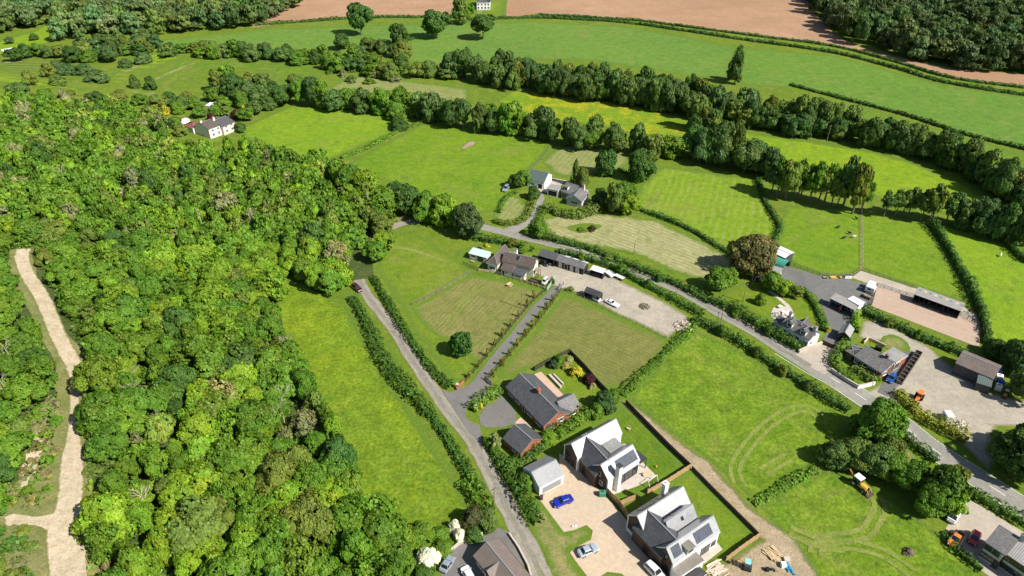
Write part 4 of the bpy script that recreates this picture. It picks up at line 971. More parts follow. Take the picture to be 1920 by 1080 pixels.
f2=Frame((1060,371.7),(1075,356),(1091.7,378.7),2.6,.35); dims('upw',f2); walls(H,f2,2.6,4.6,w_grey,'gable'); roof_gable(H,f2,2.6,4.6,r_weather,.15,trim=m_trim); opening(H,f2,'u0',f2.W*.5,.8,2.6,1.3,bars=3); opening(H,f2,'v1',f2.L*.5,.8,1.6,1.2)
f3=Frame((1025,353),(1046.7,357.5),(1030.5,344),2.8,.15); dims('upg',f3); walls(H,f3,2.8,2.8,w_grey,'flat'); roof_mono(H,f3,2.8,2.8,r_felt,.2,edge=m_trim); opening(H,f3,'v0',f3.L*.5,.02,f3.L*.8,2.1,'door',m_trim,m_dark)
dm=MB(); O=f.P(f.L*.22,f.W*.22,0); dm.box(O,f.eu,f.ev,-.7,.7,-.7,1.0,3.0,4.3); d=dm.build('dormer',[w_white],H); dm=MB(); dm.box(O,f.eu,f.ev,-.85,.85,-.85,1.1,4.303,4.42); dm.build('dormer_roof',[r_weather],d); dm=MB(); dm.box(O,f.eu,f.ev,-.5,.5,-.74,-.703,3.3,4.1); dm.build('pane',[m_glass],d)
# ------------------------------------------------------------------ white cottage on the main road
f=Frame((1464,607.5),(1518,639),(1482.5,592),3.0,.3); dims('cottage',f)
H=thing('cottage',center(f),'white cottage with slate roof and dormers behind the roadside hedge','cottage')
walls(H,f,3.0,4.9,w_white,'gable'); roof_gable(H,f,3.0,4.9,r_weather,.15); chimney(H,f,.6,f.W*.5,4.0,5.9,.8,.7,w_white,2); chimney(H,f,f.L-.7,f.W*.5,4.0,5.9,.8,.7,w_grey,1)
for k in (.25,.72):
    O=f.P(f.L*k,f.W*.2,0); dm=MB(); dm.box(O,f.eu,f.ev,-.75,.75,-.7,1.3,2.9,4.5); d=dm.build('dormer',[w_white],H)
    g=Frame(tuple(O+f.eu*-.95-f.ev*.9),tuple(O+f.eu*-.95+f.ev*1.6),tuple(O+f.eu*.95-f.ev*.9),4.5,0); roof_gable(d,g,4.5,5.15,r_slate,.1,name='dormer_roof')
    dm=MB(); dm.box(O,f.eu,f.ev,-.5,.5,-.74,-.703,3.4,4.3); dm.build('pane',[m_glass],d)
for k in (.15,.4,.6,.88): opening(H,f,'v0',f.L*k,.8,1.1,1.2)
opening(H,f,'u1',f.W*.5,2.9,.9,1.0); opening(H,f,'u1',f.W*.3,.8,1.0,1.1)
f2=Frame((1499,600),(1485.8,613),(1532.5,602.5),3.0,.3); dims('cottw',f2); walls(H,f2,3.0,4.8,w_white,'gable'); roof_gable(H,f2,3.0,4.8,r_brown,.15,trim=m_trim); opening(H,f2,'u0',f2.W*.5,.8,1.4,1.2); opening(H,f2,'v1',f2.L*.5,.8,1.2,1.2)
f3=Frame((1450,601),(1464,608.5),(1459,589),2.3,.2,2.9); walls(H,f3,2.3,2.9,w_white,'mono'); roof_mono(H,f3,2.3,2.9,r_slate,.12)
# ------------------------------------------------------------------ yard sheds
shed((1555.8,559),(1602.5,581.7),(1563.5,547.5),2.6,3.2,'mono',w_block,r_sheet,'long open fronted grey roofed shed in the tarmac yard','open_shed','shed',open_side='v0')
shed((1588.5,560.2),(1611.5,573),(1596,552.5),3.3,3.35,'flat',w_white,r_white,'white flat roofed store built against the long grey yard shed','store','store')
shed((1580,609),(1570.8,625),(1601.7,618.7),2.2,3.3,'gable',w_black,r_sheet,'small gabled shed with pale grey roof standing alone in the yard entrance','shed','shed',extra=lambda t,f: opening(t,f,'u1',f.W*.5,.02,2.2,1.9,'door',m_owood,m_dark))
shed((1440,469),(1472,484),(1450,455),3.2,3.6,'gable',w_steel,r_white,'pale sheet roofed shed at the top of the yard beside the big tree','shed','shed',open_side='v0')
shed((1430,502),(1462.5,512.5),(1439,494),2.3,2.35,'flat',w_grey,r_felt,'low pale roofed lean-to between the big tree and the tunnel roof','lean_to','shed')
shed((1410,514),(1423,521),(1418,507),1.9,2.6,'gable',w_black,r_slate,'little dark garden shed under the big brown green tree','garden_shed','shed')
f=Frame((1446.7,498),(1467.5,506.5),(1457,485),1.0,.0); dims('tunnel',f)
H=thing('barrel_shed',center(f),'green barrel roofed shelter beside the tarmac yard','shelter'); mb=MB(); n=10
for i in range(n):
    a0,a1=math.pi*i/n,math.pi*(i+1)/n; p=lambda u,a,r=1: f.P(u,f.W/2-math.cos(a)*f.W/2*r,1.0+math.sin(a)*1.9*r)
    mb.face([p(0,a0),p(f.L,a0),p(f.L,a1),p(0,a1)],0,[(0,i*.5),(f.L,i*.5),(f.L,i*.5+.5),(0,i*.5+.5)]); mb.face([p(0,a0,.97),p(f.L,a0,.97),p(f.L,a1,.97),p(0,a1,.97)],0)
mb.build('roof',[r_green],H); mb=MB()
for v in (.05,f.W-.05): mb.box(f.P(0,v,0),f.eu,f.ev,0,f.L,-.04,.04,0,1.0)
mb.box(f.P(0,0,0),f.eu,f.ev,.02,.1,0.1,f.W-.1,0,1.0); mb.build('wall',[w_steel],H)
# ------------------------------------------------------------------ grey bungalow by the road, right
f=Frame((1600.3,666.8),(1654,700.5),(1612.5,646.5),2.5,.3); dims('gbung',f)
H=thing('bungalow',center(f),'dark brick bungalow with grey slate roof and flat roofed extension by the works yard','bungalow')
walls(H,f,2.5,4.0,w_dbrick,'gable',ridge=.82); roof_gable(H,f,2.5,4.0,r_weather,.16,trim=m_trim,ridge=.82)
for k in (.2,.68): opening(H,f,'v0',f.L*k,.8,2.4,1.2,bars=3)
opening(H,f,'v0',f.L*.44,.02,1.1,2.1,'door',m_trim,m_dark); opening(H,f,'u1',f.W*.4,.9,1.2,1.1); gutter(H,f,2.5,0)
f2=Frame((1652.8,663.5),(1680.6,680),(1665.7,644.7),2.9,.15); dims('gflat',f2); walls(H,f2,2.9,2.9,w_brick,'flat'); roof_mono(H,f2,2.9,2.9,r_felt,.22,edge=m_trim); opening(H,f2,'u1',f2.W*.25,.05,2.0,2.2,'window',m_trim,bars=1,sill=False); opening(H,f2,'v0',f2.L*.7,.1,2.0,2.1,'door',m_trim,m_glass)
f3=Frame((1585.5,657),(1600,666),(1597,640),2.4,.25); walls(H,f3,2.4,2.4,w_dbrick,'flat'); roof_hip(H,f3,2.4,3.3,r_weather)
chimney(H,f,f.L*.72,f.W*.84,3.6,4.9,.8,.6,w_dbrick,1)
# ------------------------------------------------------------------ works barn, arena barn
def barn_extra(t,f):
    opening(t,f,'u0',f.W*.5,.02,3.2,3.0,'door',m_anth,w_steel)
    g=Frame((1831,717.4),(1859,726),(1839,703.6),2.4,.15,3.2); walls(t,g,2.4,3.2,w_steel,'mono',name='lean_to_wall'); roof_mono(t,g,2.4,3.2,r_dgreen,.1,name='lean_to_roof')
shed((1791,680.4),(1863.7,711.5),(1797,651.5),3.4,4.8,'gable',w_steel,r_fibre,'big dark barn with stained brown sheet roof in the works yard','barn','barn',extra=barn_extra)
t,f=shed((1713.8,551.5),(1802,583.5),(1717.5,536),2.8,3.7,'mono',w_black,r_sheet,'long grey roofed stable barn along the riding arena','stable_barn','barn',open_side='v0')
for k in range(9): on_slope(t,f,2.8,3.7,0,f.L*(k+.4)/9,f.L*(k+.4)/9+.7,.62,.78,m_timber if k%2 else r_zinc,'rooflight',.04,ridge=1)
pm=MB(); 
for k in range(1,8): pm.box(f.P(f.L*k/8,0,0),f.eu,f.ev,-.06,.06,.3,f.W-.3,0,2.4)
pm.build('stall_partition',[w_black],t)
# ------------------------------------------------------------------ grey house bottom right
f=Frame((1846.7,1015.8),(1886,1042),(1864,980),4.6,.3); dims('brh',f)
H=thing('house',center(f),'two storey grey rendered house at the bottom right corner','house')
walls(H,f,4.6,6.0,w_grey,'gable',ridge=.78); roof_gable(H,f,4.6,6.0,r_weather,.16,ridge=.78)
for k in (.25,.62): opening(H,f,'v0',f.L*k,3.0,1.2,1.1,frame=m_anth); opening(H,f,'v0',f.L*k,.9,1.2,1.2,frame=m_anth)
opening(H,f,'v0',f.L*.84,.02,1.0,2.1,'door',m_anth,m_dwood); opening(H,f,'u0',f.W*.4,3.0,1.0,1.0,frame=m_anth)
f2=Frame((1884,1037),(1955,1085),(1901,1001),4.2,.3); walls(H,f2,4.2,5.6,w_grey,'gable',ridge=.7); roof_gable(H,f2,4.2,5.6,r_sheet,.16,ridge=.7)
for k in (.12,.3,.5): opening(H,f2,'v0',f2.L*k,2.7,1.2,1.1,frame=m_anth); opening(H,f2,'v0',f2.L*k,.6,1.2,1.2,frame=m_anth)
chimney(H,f2,f2.L*.1,f2.W*.7,4.8,6.8,.9,.7,w_grey,2)
# ------------------------------------------------------------------ hamlet behind the wood
def cott(t,f): 
    for k in (.3,.7): opening(t,f,'v0',f.L*k,.9,1.2,1.2); opening(t,f,'v0',f.L*k,2.9,1.2,1.0)
    chimney(t,f,.5,f.W/2,4.5,7.2,.9,.7,w_white,2)
shed((390.6,243),(416,233.75),(373,230.5),4.4,6.4,'gable',w_white,r_brown,'white cottage with purple brown roof half hidden behind the wood','cottage','cottage',extra=cott,inset=.25)
shed((416.9,238),(441,228),(405,222),4.0,5.8,'gable',w_pink,r_slate,'pale pink cottage with blue slate roof joined in the hamlet row','cottage','cottage',extra=cott,inset=.25)
shed((361,241),(380,234),(350.5,232),3.0,4.8,'hip',w_white,r_red,'low cottage with red hipped roof beside the white cottage','cottage','cottage')
shed((312,233),(326,228),(306,226),3.0,4.4,'gable',w_white,r_white,'white outbuilding at the left end of the hamlet','outbuilding','outbuilding')
shed((337,232),(357,224),(334,226),2.6,3.0,'mono',w_white,r_white,'low white roofed conservatory behind the red roof','conservatory','conservatory')
shed((384,198),(397,199),(388,191),2.4,2.6,'mono',w_white,r_white,'white roofed shelter on the hamlet patio','shelter','shelter')
field('hamlet_patio',[(372,212),(382,203),(402,206),(396,218),(382,222)],g_conc,4,.2)
field('hamlet_lawn',[(357,190),(376,178),(390,178),(388,188),(375,202)],g_mown3,4,.3)
def farcott(t,f):
    for k in (.15,.4,.65,.88): opening(t,f,'v0',f.L*k,.8,1.3,1.4,bars=0); opening(t,f,'v0',f.L*k,3.2,1.2,1.1,bars=0)
    chimney(t,f,f.L*.1,f.W/2,6,8.6,1,.8,w_white,2); chimney(t,f,f.L*.9,f.W/2,6,8.6,1,.8,w_white,2)
shed((893,4.5),(919,4.5),(895,-8),5.2,7.6,'hip',w_white,r_slate,'white farmhouse with slate roof standing between the ploughed fields','farmhouse','farmhouse',extra=farcott,inset=.3)
shed((198,86),(214,82),(194,78),3.0,4.4,'gable',w_steel,r_green,'bright green roofed shed in the far scrub on the left','shed','shed')
shed((8,99),(30,95),(6,92),2.6,3.2,'mono',w_white,r_white,'white roofed shed at the far left edge beyond the wood','shed','shed')
# ------------------------------------------------------------------ vehicles
m_tyre=plain('tyre_rubber',(.02,.02,.02),.85,.2,4); m_rim=plain('alloy_rim',(.45,.45,.46),.35,.05,3,metal=.6); m_cglass=plain('car_glass',(.012,.015,.018),.04,.1,1,spec=.9)
m_lamp=plain('lamp_glass',(.72,.72,.70),.15,.03,3,spec=.8); m_tail=plain('tail_lamp_red',(.35,.012,.01),.25,.05,3); m_blackp=plain('black_plastic',(.025,.025,.026),.6,.1,3)
def paint(n,c,metal=.25): return plain('car_paint_'+n,c,.28,.03,.7,metal=metal,spec=.6,coat=.7)
p_blue=paint('blue',(.012,.028,.38)); p_silver=paint('silver',(.42,.47,.52),.5); p_white=paint('white',(.74,.74,.73),0); p_red=paint('red',(.42,.015,.02)); p_dred=paint('dark_red',(.06,.01,.012)); p_black=paint('black',(.012,.012,.014)); p_orange=paint('orange',(.75,.19,.03),0); p_mblue=paint('mid_blue',(.02,.10,.36)); p_grey=paint('pale_blue_silver',(.50,.56,.62),.4)
STY={ # bonnet end, roof front, roof rear, tail top ; fractions from the nose, roof height, bonnet height
 'hatch':(.27,.43,.86,.97,1.45,.88,.93),'saloon':(.30,.45,.72,.86,1.42,.86,.92),'suv':(.26,.40,.90,.98,1.68,1.0,1.05),'sports':(.40,.54,.72,.90,1.18,.70,.80),'pickup':(.27,.40,.60,.66,1.75,1.02,1.05),'van':(.12,.24,.97,.99,1.95,1.15,1.25)}
def car(front,rear,style,pm,label,cat='car',W=1.76,L=None,name=None,lift=.06):
    a,b=at(*front),at(*rear); d=a-b; d.z=0; LL=L or max(3.5,min(4.8,d.length)); c=(a+b)/2; d.normalize(); ex=-d; ey=Vector((-ex.y,ex.x,0))  # ex runs nose to tail
    c.z=hill(c.x,c.y)+lift; t=thing(name or ('pickup_truck' if style=='pickup' else 'van' if style=='van' else 'car'),c,label,cat)
    O=c-ex*LL/2; P=lambda x,y,z: O+ex*(x*LL)+ey*(y*W/2)+EZ*z
    bo,rf,rr,tt,hr_,hb,ht=STY[style]; belt=lambda x: hb*.62+(hb*.38)*smooth(x/.08) if x<.5 else ht*.75+ht*.25*smooth((1-x)/.05)
    mb=MB(); mb.smooth=False; secs=[]
    for x in (0,.02,.06,.12,.2,bo,.4,.55,.7,.82,.9,.96,.985,1.0):
        wd=.80+.20*smooth(x/.12) if x<.5 else .86+.14*smooth((1-x)/.1); zt=belt(x); zb=.22+.10*(1-smooth(x/.06)) if x<.5 else .24+.12*(1-smooth((1-x)/.06))
        secs.append([P(x,-wd*.90,zb),P(x,-wd,zb+.16),P(x,-wd,zt-.20),P(x,-wd*.90,zt-.04),P(x,-wd*.62,zt),P(x,wd*.62,zt),P(x,wd*.90,zt-.04),P(x,wd,zt-.20),P(x,wd,zb+.16),P(x,wd*.90,zb)])
    for s,q in zip(secs,secs[1:]):
        for i in range(10): mb.face([s[i],s[(i+1)%10],q[(i+1)%10],q[i]])
    mb.face(secs[0][::-1]); mb.face(secs[-1])
    # roof pillars
    zb=hb-.05; gl=[(bo,.86,zb),(rf,.68,hr_-.06),(rr,.68,hr_-.06),(tt,.84,ht-.05)]
    for s in (-1,1):
        for (x0,y0,z0),(x1,y1,z1) in ((gl[0],gl[1]),(gl[3],gl[2]),(((rf+rr)/2,.86,zb),((rf+rr)/2,.68,hr_-.06))): mb.tube(P(x0,y0*s,z0),P(x1,y1*s,z1),.045,n=5)
    if style=='pickup':
        for s in (-1,1): mb.face([P(.64,.96*s,ht),P(.99,.96*s,ht),P(.99,.96*s,ht+.32),P(.64,.96*s,ht+.32)]); mb.face([P(.64,.9*s,ht),P(.99,.9*s,ht),P(.99,.9*s,ht+.32),P(.64,.9*s,ht+.32)])
    body=mb.build('body',[pm],t)
    g=MB(); A=[P(gl[0][0],-gl[0][1],zb),P(gl[3][0],-gl[3][1],ht-.05),P(gl[3][0],gl[3][1],ht-.05),P(gl[0][0],gl[0][1],zb)]; B=[P(rf,-.66,hr_-.03),P(rr,-.66,hr_-.03),P(rr,.66,hr_-.03),P(rf,.66,hr_-.03)]
    g.face(A[::-1]); g.face(B); 
    for i in range(4): g.face([A[i],A[(i+1)%4],B[(i+1)%4],B[i]])
    g.build('windows',[m_cglass],t)
    r=MB(); r.prism([(-.70,hr_-.05),(-.62,hr_+.015),(0,hr_+.035),(.62,hr_+.015),(.70,hr_-.05)],lambda x,y,z:P(x,y,z),a0=rf-.01,a1=rr+.012); r.build('roof',[pm],t)
    for x in (.19,.80):
        for s in (-1,1):
            w=MB(); q=P(x,.98*s,.31); w.tube(q-ey*.11*s,q+ey*.03*s,.31,n=12); wo=w.build('wheel',[m_tyre],t); k=MB(); k.tube(q+ey*.031*s,q+ey*.045*s,.20,n=10); k.build('rim',[m_rim],wo)
    for s in (-1,1):
        h=MB(); q=P(.035,.66*s,belt(.04)-.16); h.ball(q,.16,sq=(1,1,.55),nu=6,nv=4); h.build('headlight',[m_lamp],t)
        h=MB(); q=P(.985,.70*s,ht-.28); h.ball(q,.14,sq=(.7,1,.8),nu=6,nv=4); h.build('tail_light',[m_tail],t)
        h=MB(); q=P(bo+.06,1.06*s,hb+.02); h.ball(q,.11,sq=(.8,1.2,.7),nu=6,nv=4); h.build('wing_mirror',[pm],t)
    if style=='pickup':
        bd=MB(); bd.face([P(.65,-.88,ht+.01),P(.98,-.88,ht+.01),P(.98,.88,ht+.01),P(.65,.88,ht+.01)]); bd.build('load_bed',[m_blackp],t)
    return t
car((1037,950),(1073,936),'saloon',p_blue,'bright blue car parked on the pale gravel drive beside the white garage',W=1.8)
car((1121,1028),(1084,1043),'saloon',p_grey,'pale blue silver car by the grass island of the gravel drive',W=1.75)
car((1243,1092),(1211,1059),'suv',p_white,'white car parked against the second modern house, cut by the photo edge',W=1.8)
car((847,1049),(831,1074),'saloon',p_silver,'silver car beside the round white blossom shrub',W=1.75)
car((871,1068),(884,1092),'hatch',p_white,'white car below the brown tiled roof at the bottom edge',W=1.72)
car((677,549),(663,537),'hatch',p_dred,'dark red car driving on the lane at the edge of the wood',W=1.7)
car((945,361),(953,351),'suv',p_silver,'silver car parked on the grass beside the upper garden',W=1.8)
car((1160,577),(1136,565),'sports',p_white,'low white sports car on the gravel yard beside the dark cabin',W=1.75)
car((1123,566),(1112,560),'hatch',p_white,'small white car tucked under the front of the dark cabin',W=1.5,L=2.9)
car((1029,500),(1013,490),'suv',p_black,'black off road car in front of the open cart shed',W=1.8,L=4.0)
car((1664,720),(1676,706),'hatch',p_mblue,'mid blue car beside the grey bungalow by the works yard',W=1.6,L=3.4)
car((1781,1027),(1797,1003),'pickup',p_orange,'orange pickup truck in the lower right house yard','pickup',W=1.75)
car((1820,1023),(1830,1002),'hatch',p_red,'red car beside the two storey grey house',W=1.65)
car((1781,980),(1789,966),'van',p_white,'white van half under the trees of the lower right yard','van',W=1.7,L=3.2)
car((1017,537),(1026,528),'van',p_white,'small white utility buggy parked by the farm gate','buggy',W=1.2,L=2.2,name='utility_buggy')
def frame_at(a,b):
    a,b=at(*a),at(*b); d=b-a; d.z=0; L=d.length; ex=d.normalized(); return a,ex,Vector((-ex.y,ex.x,0)),L
def wheels(t,O,ex,ey,xs,half,r=.3,w=.18,n=12):
    for x in xs:
        for s in (-1,1):
            k=MB(); q=O+ex*x+ey*half*s+EZ*r; k.tube(q-ey*w/2*s,q+ey*w/2*s,r,n=n); o=k.build('wheel',[m_tyre],t); k=MB(); k.tube(q+ey*(w/2+.001)*s,q+ey*(w/2+.02)*s,r*.55,n=8); k.build('rim',[m_rim],o)
def trailer(a,b,W,h,mat,label,kind='box',name='trailer',cat='trailer',deck=None):
    O,ex,ey,L=frame_at(a,b); O=O+EZ*.07; t=thing(name,O+ex*L/2,label,cat)
    if kind=='box':
        m=MB(); prof=[(-W/2,.5),(-W/2,h-.2),(-W/2+.2,h),(W/2-.2,h),(W/2,h-.2),(W/2,.5)]
        m.prism(prof,lambda u,v,z:O+ex*u+ey*v+EZ*z,a0=0,a1=L); m.build('body',[mat],t)
        wn=MB(); wn.box(O,ex,ey,L*.3,L*.6,W/2+.002,W/2+.02,h*.55,h*.78); wn.box(O,ex,ey,L*.3,L*.6,-W/2-.02,-W/2-.002,h*.55,h*.78); wn.build('window',[m_cglass],t)
        d=MB(); d.box(O,ex,ey,L+.002,L+.03,-W*.35,W*.35,.55,h*.82); d.build('door',[m_grey2],t)
    else:
        m=MB(); m.box(O,ex,ey,0,L,-W/2,W/2,.5,.6); m.build('bed',[deck or m_owood],t)
        m=MB(); sd=.35 if kind=='sided' else .08
        m.box(O,ex,ey,0,L,-W/2-.05,-W/2,.45,.6+sd); m.box(O,ex,ey,0,L,W/2,W/2+.05,.45,.6+sd); m.box(O,ex,ey,-.05,0,-W/2,W/2,.45,.6+sd); m.box(O,ex,ey,L,L+.05,-W/2,W/2,.45,.6+sd); m.build('side_board',[mat],t)
    k=MB(); k.tube(O+ex*-.9+EZ*.42,O+EZ*.45,.05); k.tube(O+ex*-.85+EZ*.0,O+ex*-.85+EZ*.45,.03); k.build('drawbar',[m_anth],t)
    wheels(t,O,ex,ey,(L*.5,) if L<3.4 else (L*.45,L*.62),W/2+.02,.28)
    return t
m_grey2=plain('pale_grey_panel',(.5,.5,.5),.5,.08,1)
trailer((994,528),(1008,533),1.5,1.0,m_dark,'dark sided trailer beside the farmhouse wall','sided',deck=m_dwood)
trailer((1138,513),(1149,521),1.7,1.5,p_white,'white slatted trailer at the end of the white roofed shed','sided',deck=m_trim)
trailer((1153,518),(1170,526),1.6,.9,m_anth,'long grey flat trailer beside the roadside hedge','flat',deck=m_grey2)
trailer((1622,545),(1638,551),2.0,2.2,p_white,'nearer white horse trailer beside the arena corner','box','horse_trailer')
trailer((1626,539),(1638,543),1.9,2.1,p_white,'farther white horse trailer beside the arena corner','box','horse_trailer')
trailer((1620,556),(1634,562),1.7,1.0,m_owood,'grey flatbed trailer in front of the white horse trailers','sided')
trailer((1771,781),(1779,794),1.9,1.9,p_white,'small white box trailer in the works yard beside the rubble','box')
def tractor(a,b,pm,label,cat='tractor',s=1.0):
    O,ex,ey,L=frame_at(a,b); O=O+EZ*.07; t=thing('tractor',O+ex*L/2,label,cat); W=1.0*s
    m=MB(); m.box(O,ex,ey,0,L*.5,-.35*s,.35*s,.6*s,1.25*s); m.box(O,ex,ey,L*.5,L*.95,-.42*s,.42*s,.55*s,1.1*s); m.build('body',[pm],t)
    m=MB(); m.box(O,ex,ey,L*.52,L*.92,-.5*s,.5*s,1.12*s,2.05*s); c=m.build('cab',[m_cglass],t); m=MB(); m.box(O,ex,ey,L*.49,L*.95,-.56*s,.56*s,2.053*s,2.17*s); m.build('cab_roof',[pm],c)
    m=MB(); m.tube(O+ex*L*.3+EZ*1.25*s,O+ex*L*.3+EZ*2.0*s,.05*s); m.build('exhaust',[m_anth],t)
    wheels(t,O,ex,ey,(L*.15,),.62*s,.42*s,.25*s); wheels(t,O,ex,ey,(L*.78,),.72*s,.72*s,.38*s,16); return t
tractor((1572,583),(1580,579),p_red,'red tractor under the open front of the grey yard shed',s=.85)
tractor((1714,760),(1724,744),p_orange,'orange compact tractor parked along the golden hedge',s=1.05)
def backhoe(a,b,label,pm,full=True,s=1.0):
    """a = loader bucket end, b = digging arm end"""
    O,ex,ey,L=frame_at(a,b); O=O+EZ*.05; t=thing('backhoe_digger',O+ex*L/2,label,'digger'); X=lambda x,y,z: O+ex*x*s+ey*y*s+EZ*z*s
    m=MB(); m.box(O,ex,ey,1.5*s,3.0*s,-.45*s,.45*s,.65*s,1.45*s); m.box(O,ex,ey,3.0*s,4.9*s,-.55*s,.55*s,.55*s,1.1*s); m.build('body',[pm],t)
    m=MB(); m.box(O,ex,ey,3.05*s,4.6*s,-.72*s,.72*s,1.1*s,2.5*s); c=m.build('cab',[m_cglass],t); m=MB(); m.box(O,ex,ey,2.95*s,4.75*s,-.8*s,.8*s,2.503*s,2.66*s); m.build('cab_roof',[m_trim],c)
    m=MB()
    for y in (-.62,.62): m.tube(X(2.8,y,1.35),X(1.0,y,1.15),.09*s); m.tube(X(1.0,y,1.15),X(.55,y,.45),.08*s)
    m.build('loader_arm',[pm],t)
    m=MB(); m.prism([(0,.08),(.75,.05),(.95,.55),(.85,.85),(.7,.2),(.1,.16)],lambda u,v,z: X(v,u,z),a0=-1.1,a1=1.1); m.build('loader_bucket',[m_dwood],t)
    m=MB(); m.tube(X(4.9,0,1.0),X(6.4,0,2.7),.16*s,.13*s); m.tube(X(6.4,0,2.7),X(7.9,0,1.6),.13*s,.10*s); m.tube(X(4.9,0,1.3),X(5.9,0,2.5),.06*s); m.build('digging_arm',[pm],t)
    m=MB(); m.prism([(7.8,1.65),(8.3,1.2),(8.05,.7),(7.6,.8),(7.75,1.2)],lambda u,v,z:X(v,u,z),a0=-.35,a1=.35); m.build('digging_bucket',[m_dwood],t)
    m=MB()
    for y in (-1,1): m.tube(X(5.0,y*.5,.8),X(5.0,y*1.15,.1),.07*s)
    m.build('stabiliser_leg',[pm],t)
    wheels(t,O,ex,ey,(1.75*s,),.78*s,.45*s,.35*s); wheels(t,O,ex,ey,(4.2*s,),.78*s,.72*s,.42*s,16); return t
backhoe((1634,932),(1575,884),'yellow digger with white cab roof at the edge of the long grass field',plain('digger_yellow',(.56,.33,.06),.5,.1,2),s=.92)
backhoe((1881,748),(1893,722),'yellow digger with its bucket down behind the works barn',plain('faded_yellow',(.58,.38,.08),.6,.15,2),s=.52)
def mini_digger(a,b,label,pm):
    O,ex,ey,L=frame_at(a,b); O=O+EZ*.07; t=thing('mini_digger',O,label,'digger'); X=lambda x,y,z: O+ex*x+ey*y+EZ*z
    for y in (-.55,.55):
        m=MB(); m.prism([(-.8,.2),(-.65,.02),(.65,.02),(.8,.2),(.65,.42),(-.65,.42)],lambda u,v,z:X(v,u,z),a0=y-.15,a1=y+.15); m.build('track',[m_tyre],t)
    m=MB(); m.box(O,ex,ey,-.75,.55,-.55,.55,.45,1.0); m.build('body',[m_anth],t)
    m=MB()
    for x,y in ((-.3,-.5),(-.3,.5),(.5,-.5),(.5,.5)): m.box(O,ex,ey,x-.03,x+.03,y-.03,y+.03,1.0,2.0)
    c=m.build('cab_frame',[m_anth],t); m=MB(); m.box(O,ex,ey,-.4,.62,-.6,.6,2.003,2.1); m.build('cab_roof',[pm],c)
    m=MB(); m.tube(X(.55,0,.8),X(1.5,0,2.1),.11); m.tube(X(1.5,0,2.1),X(2.6,0,1.2),.09); m.build('boom',[plain('boom_orange',(.55,.22,.06),.6,.1,2)],t)
    m=MB(); m.prism([(2.5,1.25),(2.9,.9),(2.7,.5),(2.3,.6)],lambda u,v,z:X(v,u,z),a0=-.25,a1=.25); m.build('bucket',[m_dwood],t)
mini_digger((1400,1066),(1372,1058),'small digger with teal cab roof on the bare building plot',plain('teal_panel',(.22,.50,.48),.5,.08,1))
# ------------------------------------------------------------------ fences, walls, posts
def polyline(px): return [at(*q) for q in px]
def sample(c,step):
    out=[]; carry=0
    for a,b in zip(c,c[1:]):
        L=(b-a).length; s=carry
        while s<L: out.append((a.lerp(b,s/L),(b-a).normalized())); s+=step
        carry=s-L
    out.append((c[-1],(c[-1]-c[-2]).normalized())); return out
def fence(px,h,kind,label,mat=None,step=2.4,name='fence',cat='fence',group=None):
    c=polyline(px); t=thing(name,c[0],label,cat,group); mat=mat or m_owood
    S=sample(c,step)
    if len(S)>98: S=sample(c,sum((b-a).length for a,b in zip(c,c[1:]))/96)
    for p,d in S:
        m=MB(); n=Vector((-d.y,d.x,0)); r=.05; m.box(p,d,n,-r,r,-r,r,-.1,h+(.06 if kind!='panel' else .05)); m.build('post',[mat],t)
    rails={'rail':(.35,.72,h-.05),'wire':(h*.3,h*.6,h*.92),'panel':(),'single':(h-.1,)}[kind]
    if rails:
        m=MB()
        for (p,d),(q,e) in zip(S,S[1:]):
            if (q-p).length<.05: continue
            for z in rails:
                if kind=='wire': m.tube(p+EZ*z,q+EZ*z,.018,n=4)
                else:
                    n=Vector((-(q-p).y,(q-p).x,0)).normalized(); dd=(q-p).normalized(); L=(q-p).length; m.box(p,dd,n,0,L,.051,.08,z-.05,z+.05)
        m.build('wire' if kind=='wire' else 'rail',[m_lead if kind=='wire' else mat],t)
    if kind=='panel':
        m=MB()
        for a,b in zip(c,c[1:]):
            d=(b-a).normalized(); n=Vector((-d.y,d.x,0)); L=(b-a).length; k=int(L/.15)
            for i in range(k):
                z=h+RND.uniform(-.015,.015); m.box(a,d,n,L*i/k+.004,L*(i+1)/k-.004,.062+RND.uniform(0,.006),.085,.03,z)
            m.box(a,d,n,0,L,-.10,-.062,h*.75,h*.75+.09); m.box(a,d,n,0,L,-.10,-.062,h*.25,h*.25+.09)
        m.build('panel',[mat],t)
    return t
fence([(1173,757),(1210,795),(1250,836),(1294,878)],1.3,'panel','dark timber garden fence between the striped lawn and the dirt track',m_dwood)
fence([(1294,878),(1255,903),(1213,927)],1.6,'panel','new pale board fence between the two modern house gardens, upper run',m_wood,2.0)
fence([(1193,935),(1175,942),(1160,949)],1.6,'panel','new pale board fence between the two modern house gardens, lower run',m_wood,2.0)
fence([(1134,921),(1147,936),(1160,949),(1176,972)],1.7,'panel','brown board fence beside the gravel drive between the modern houses',m_wood,2.0)
fence([(1297,880),(1340,924),(1380,964),(1423,1007)],1.0,'panel','low dark timber edge between the new lawn and the dirt track',m_dwood)
fence([(1423,1007),(1390,1030),(1360,1053)],1.7,'panel','new orange board fence between the new lawn and the building plot',m_wood,2.0)
fence([(873,717),(895,692),(930,650),(965,607),(1000,566),(1022,547)],1.1,'rail','post and rail fence along the paddock side of the farm drive',m_dwood,1.9)
fence([(915,712),(945,680),(972,647),(1005,610),(1035,572),(1052,545)],1.1,'rail','post and rail fence along the right side of the farm drive',m_dwood,1.9)
fence([(773,573),(800,560),(835,542),(862,525),(882,513)],1.2,'rail','weathered rail fence crossing the grass left of the farmhouse',m_owood,2.2)
fence([(868,496),(897,508)],1.1,'rail','dark rail fence in front of the teal roofed pavilion',m_dwood,1.4)
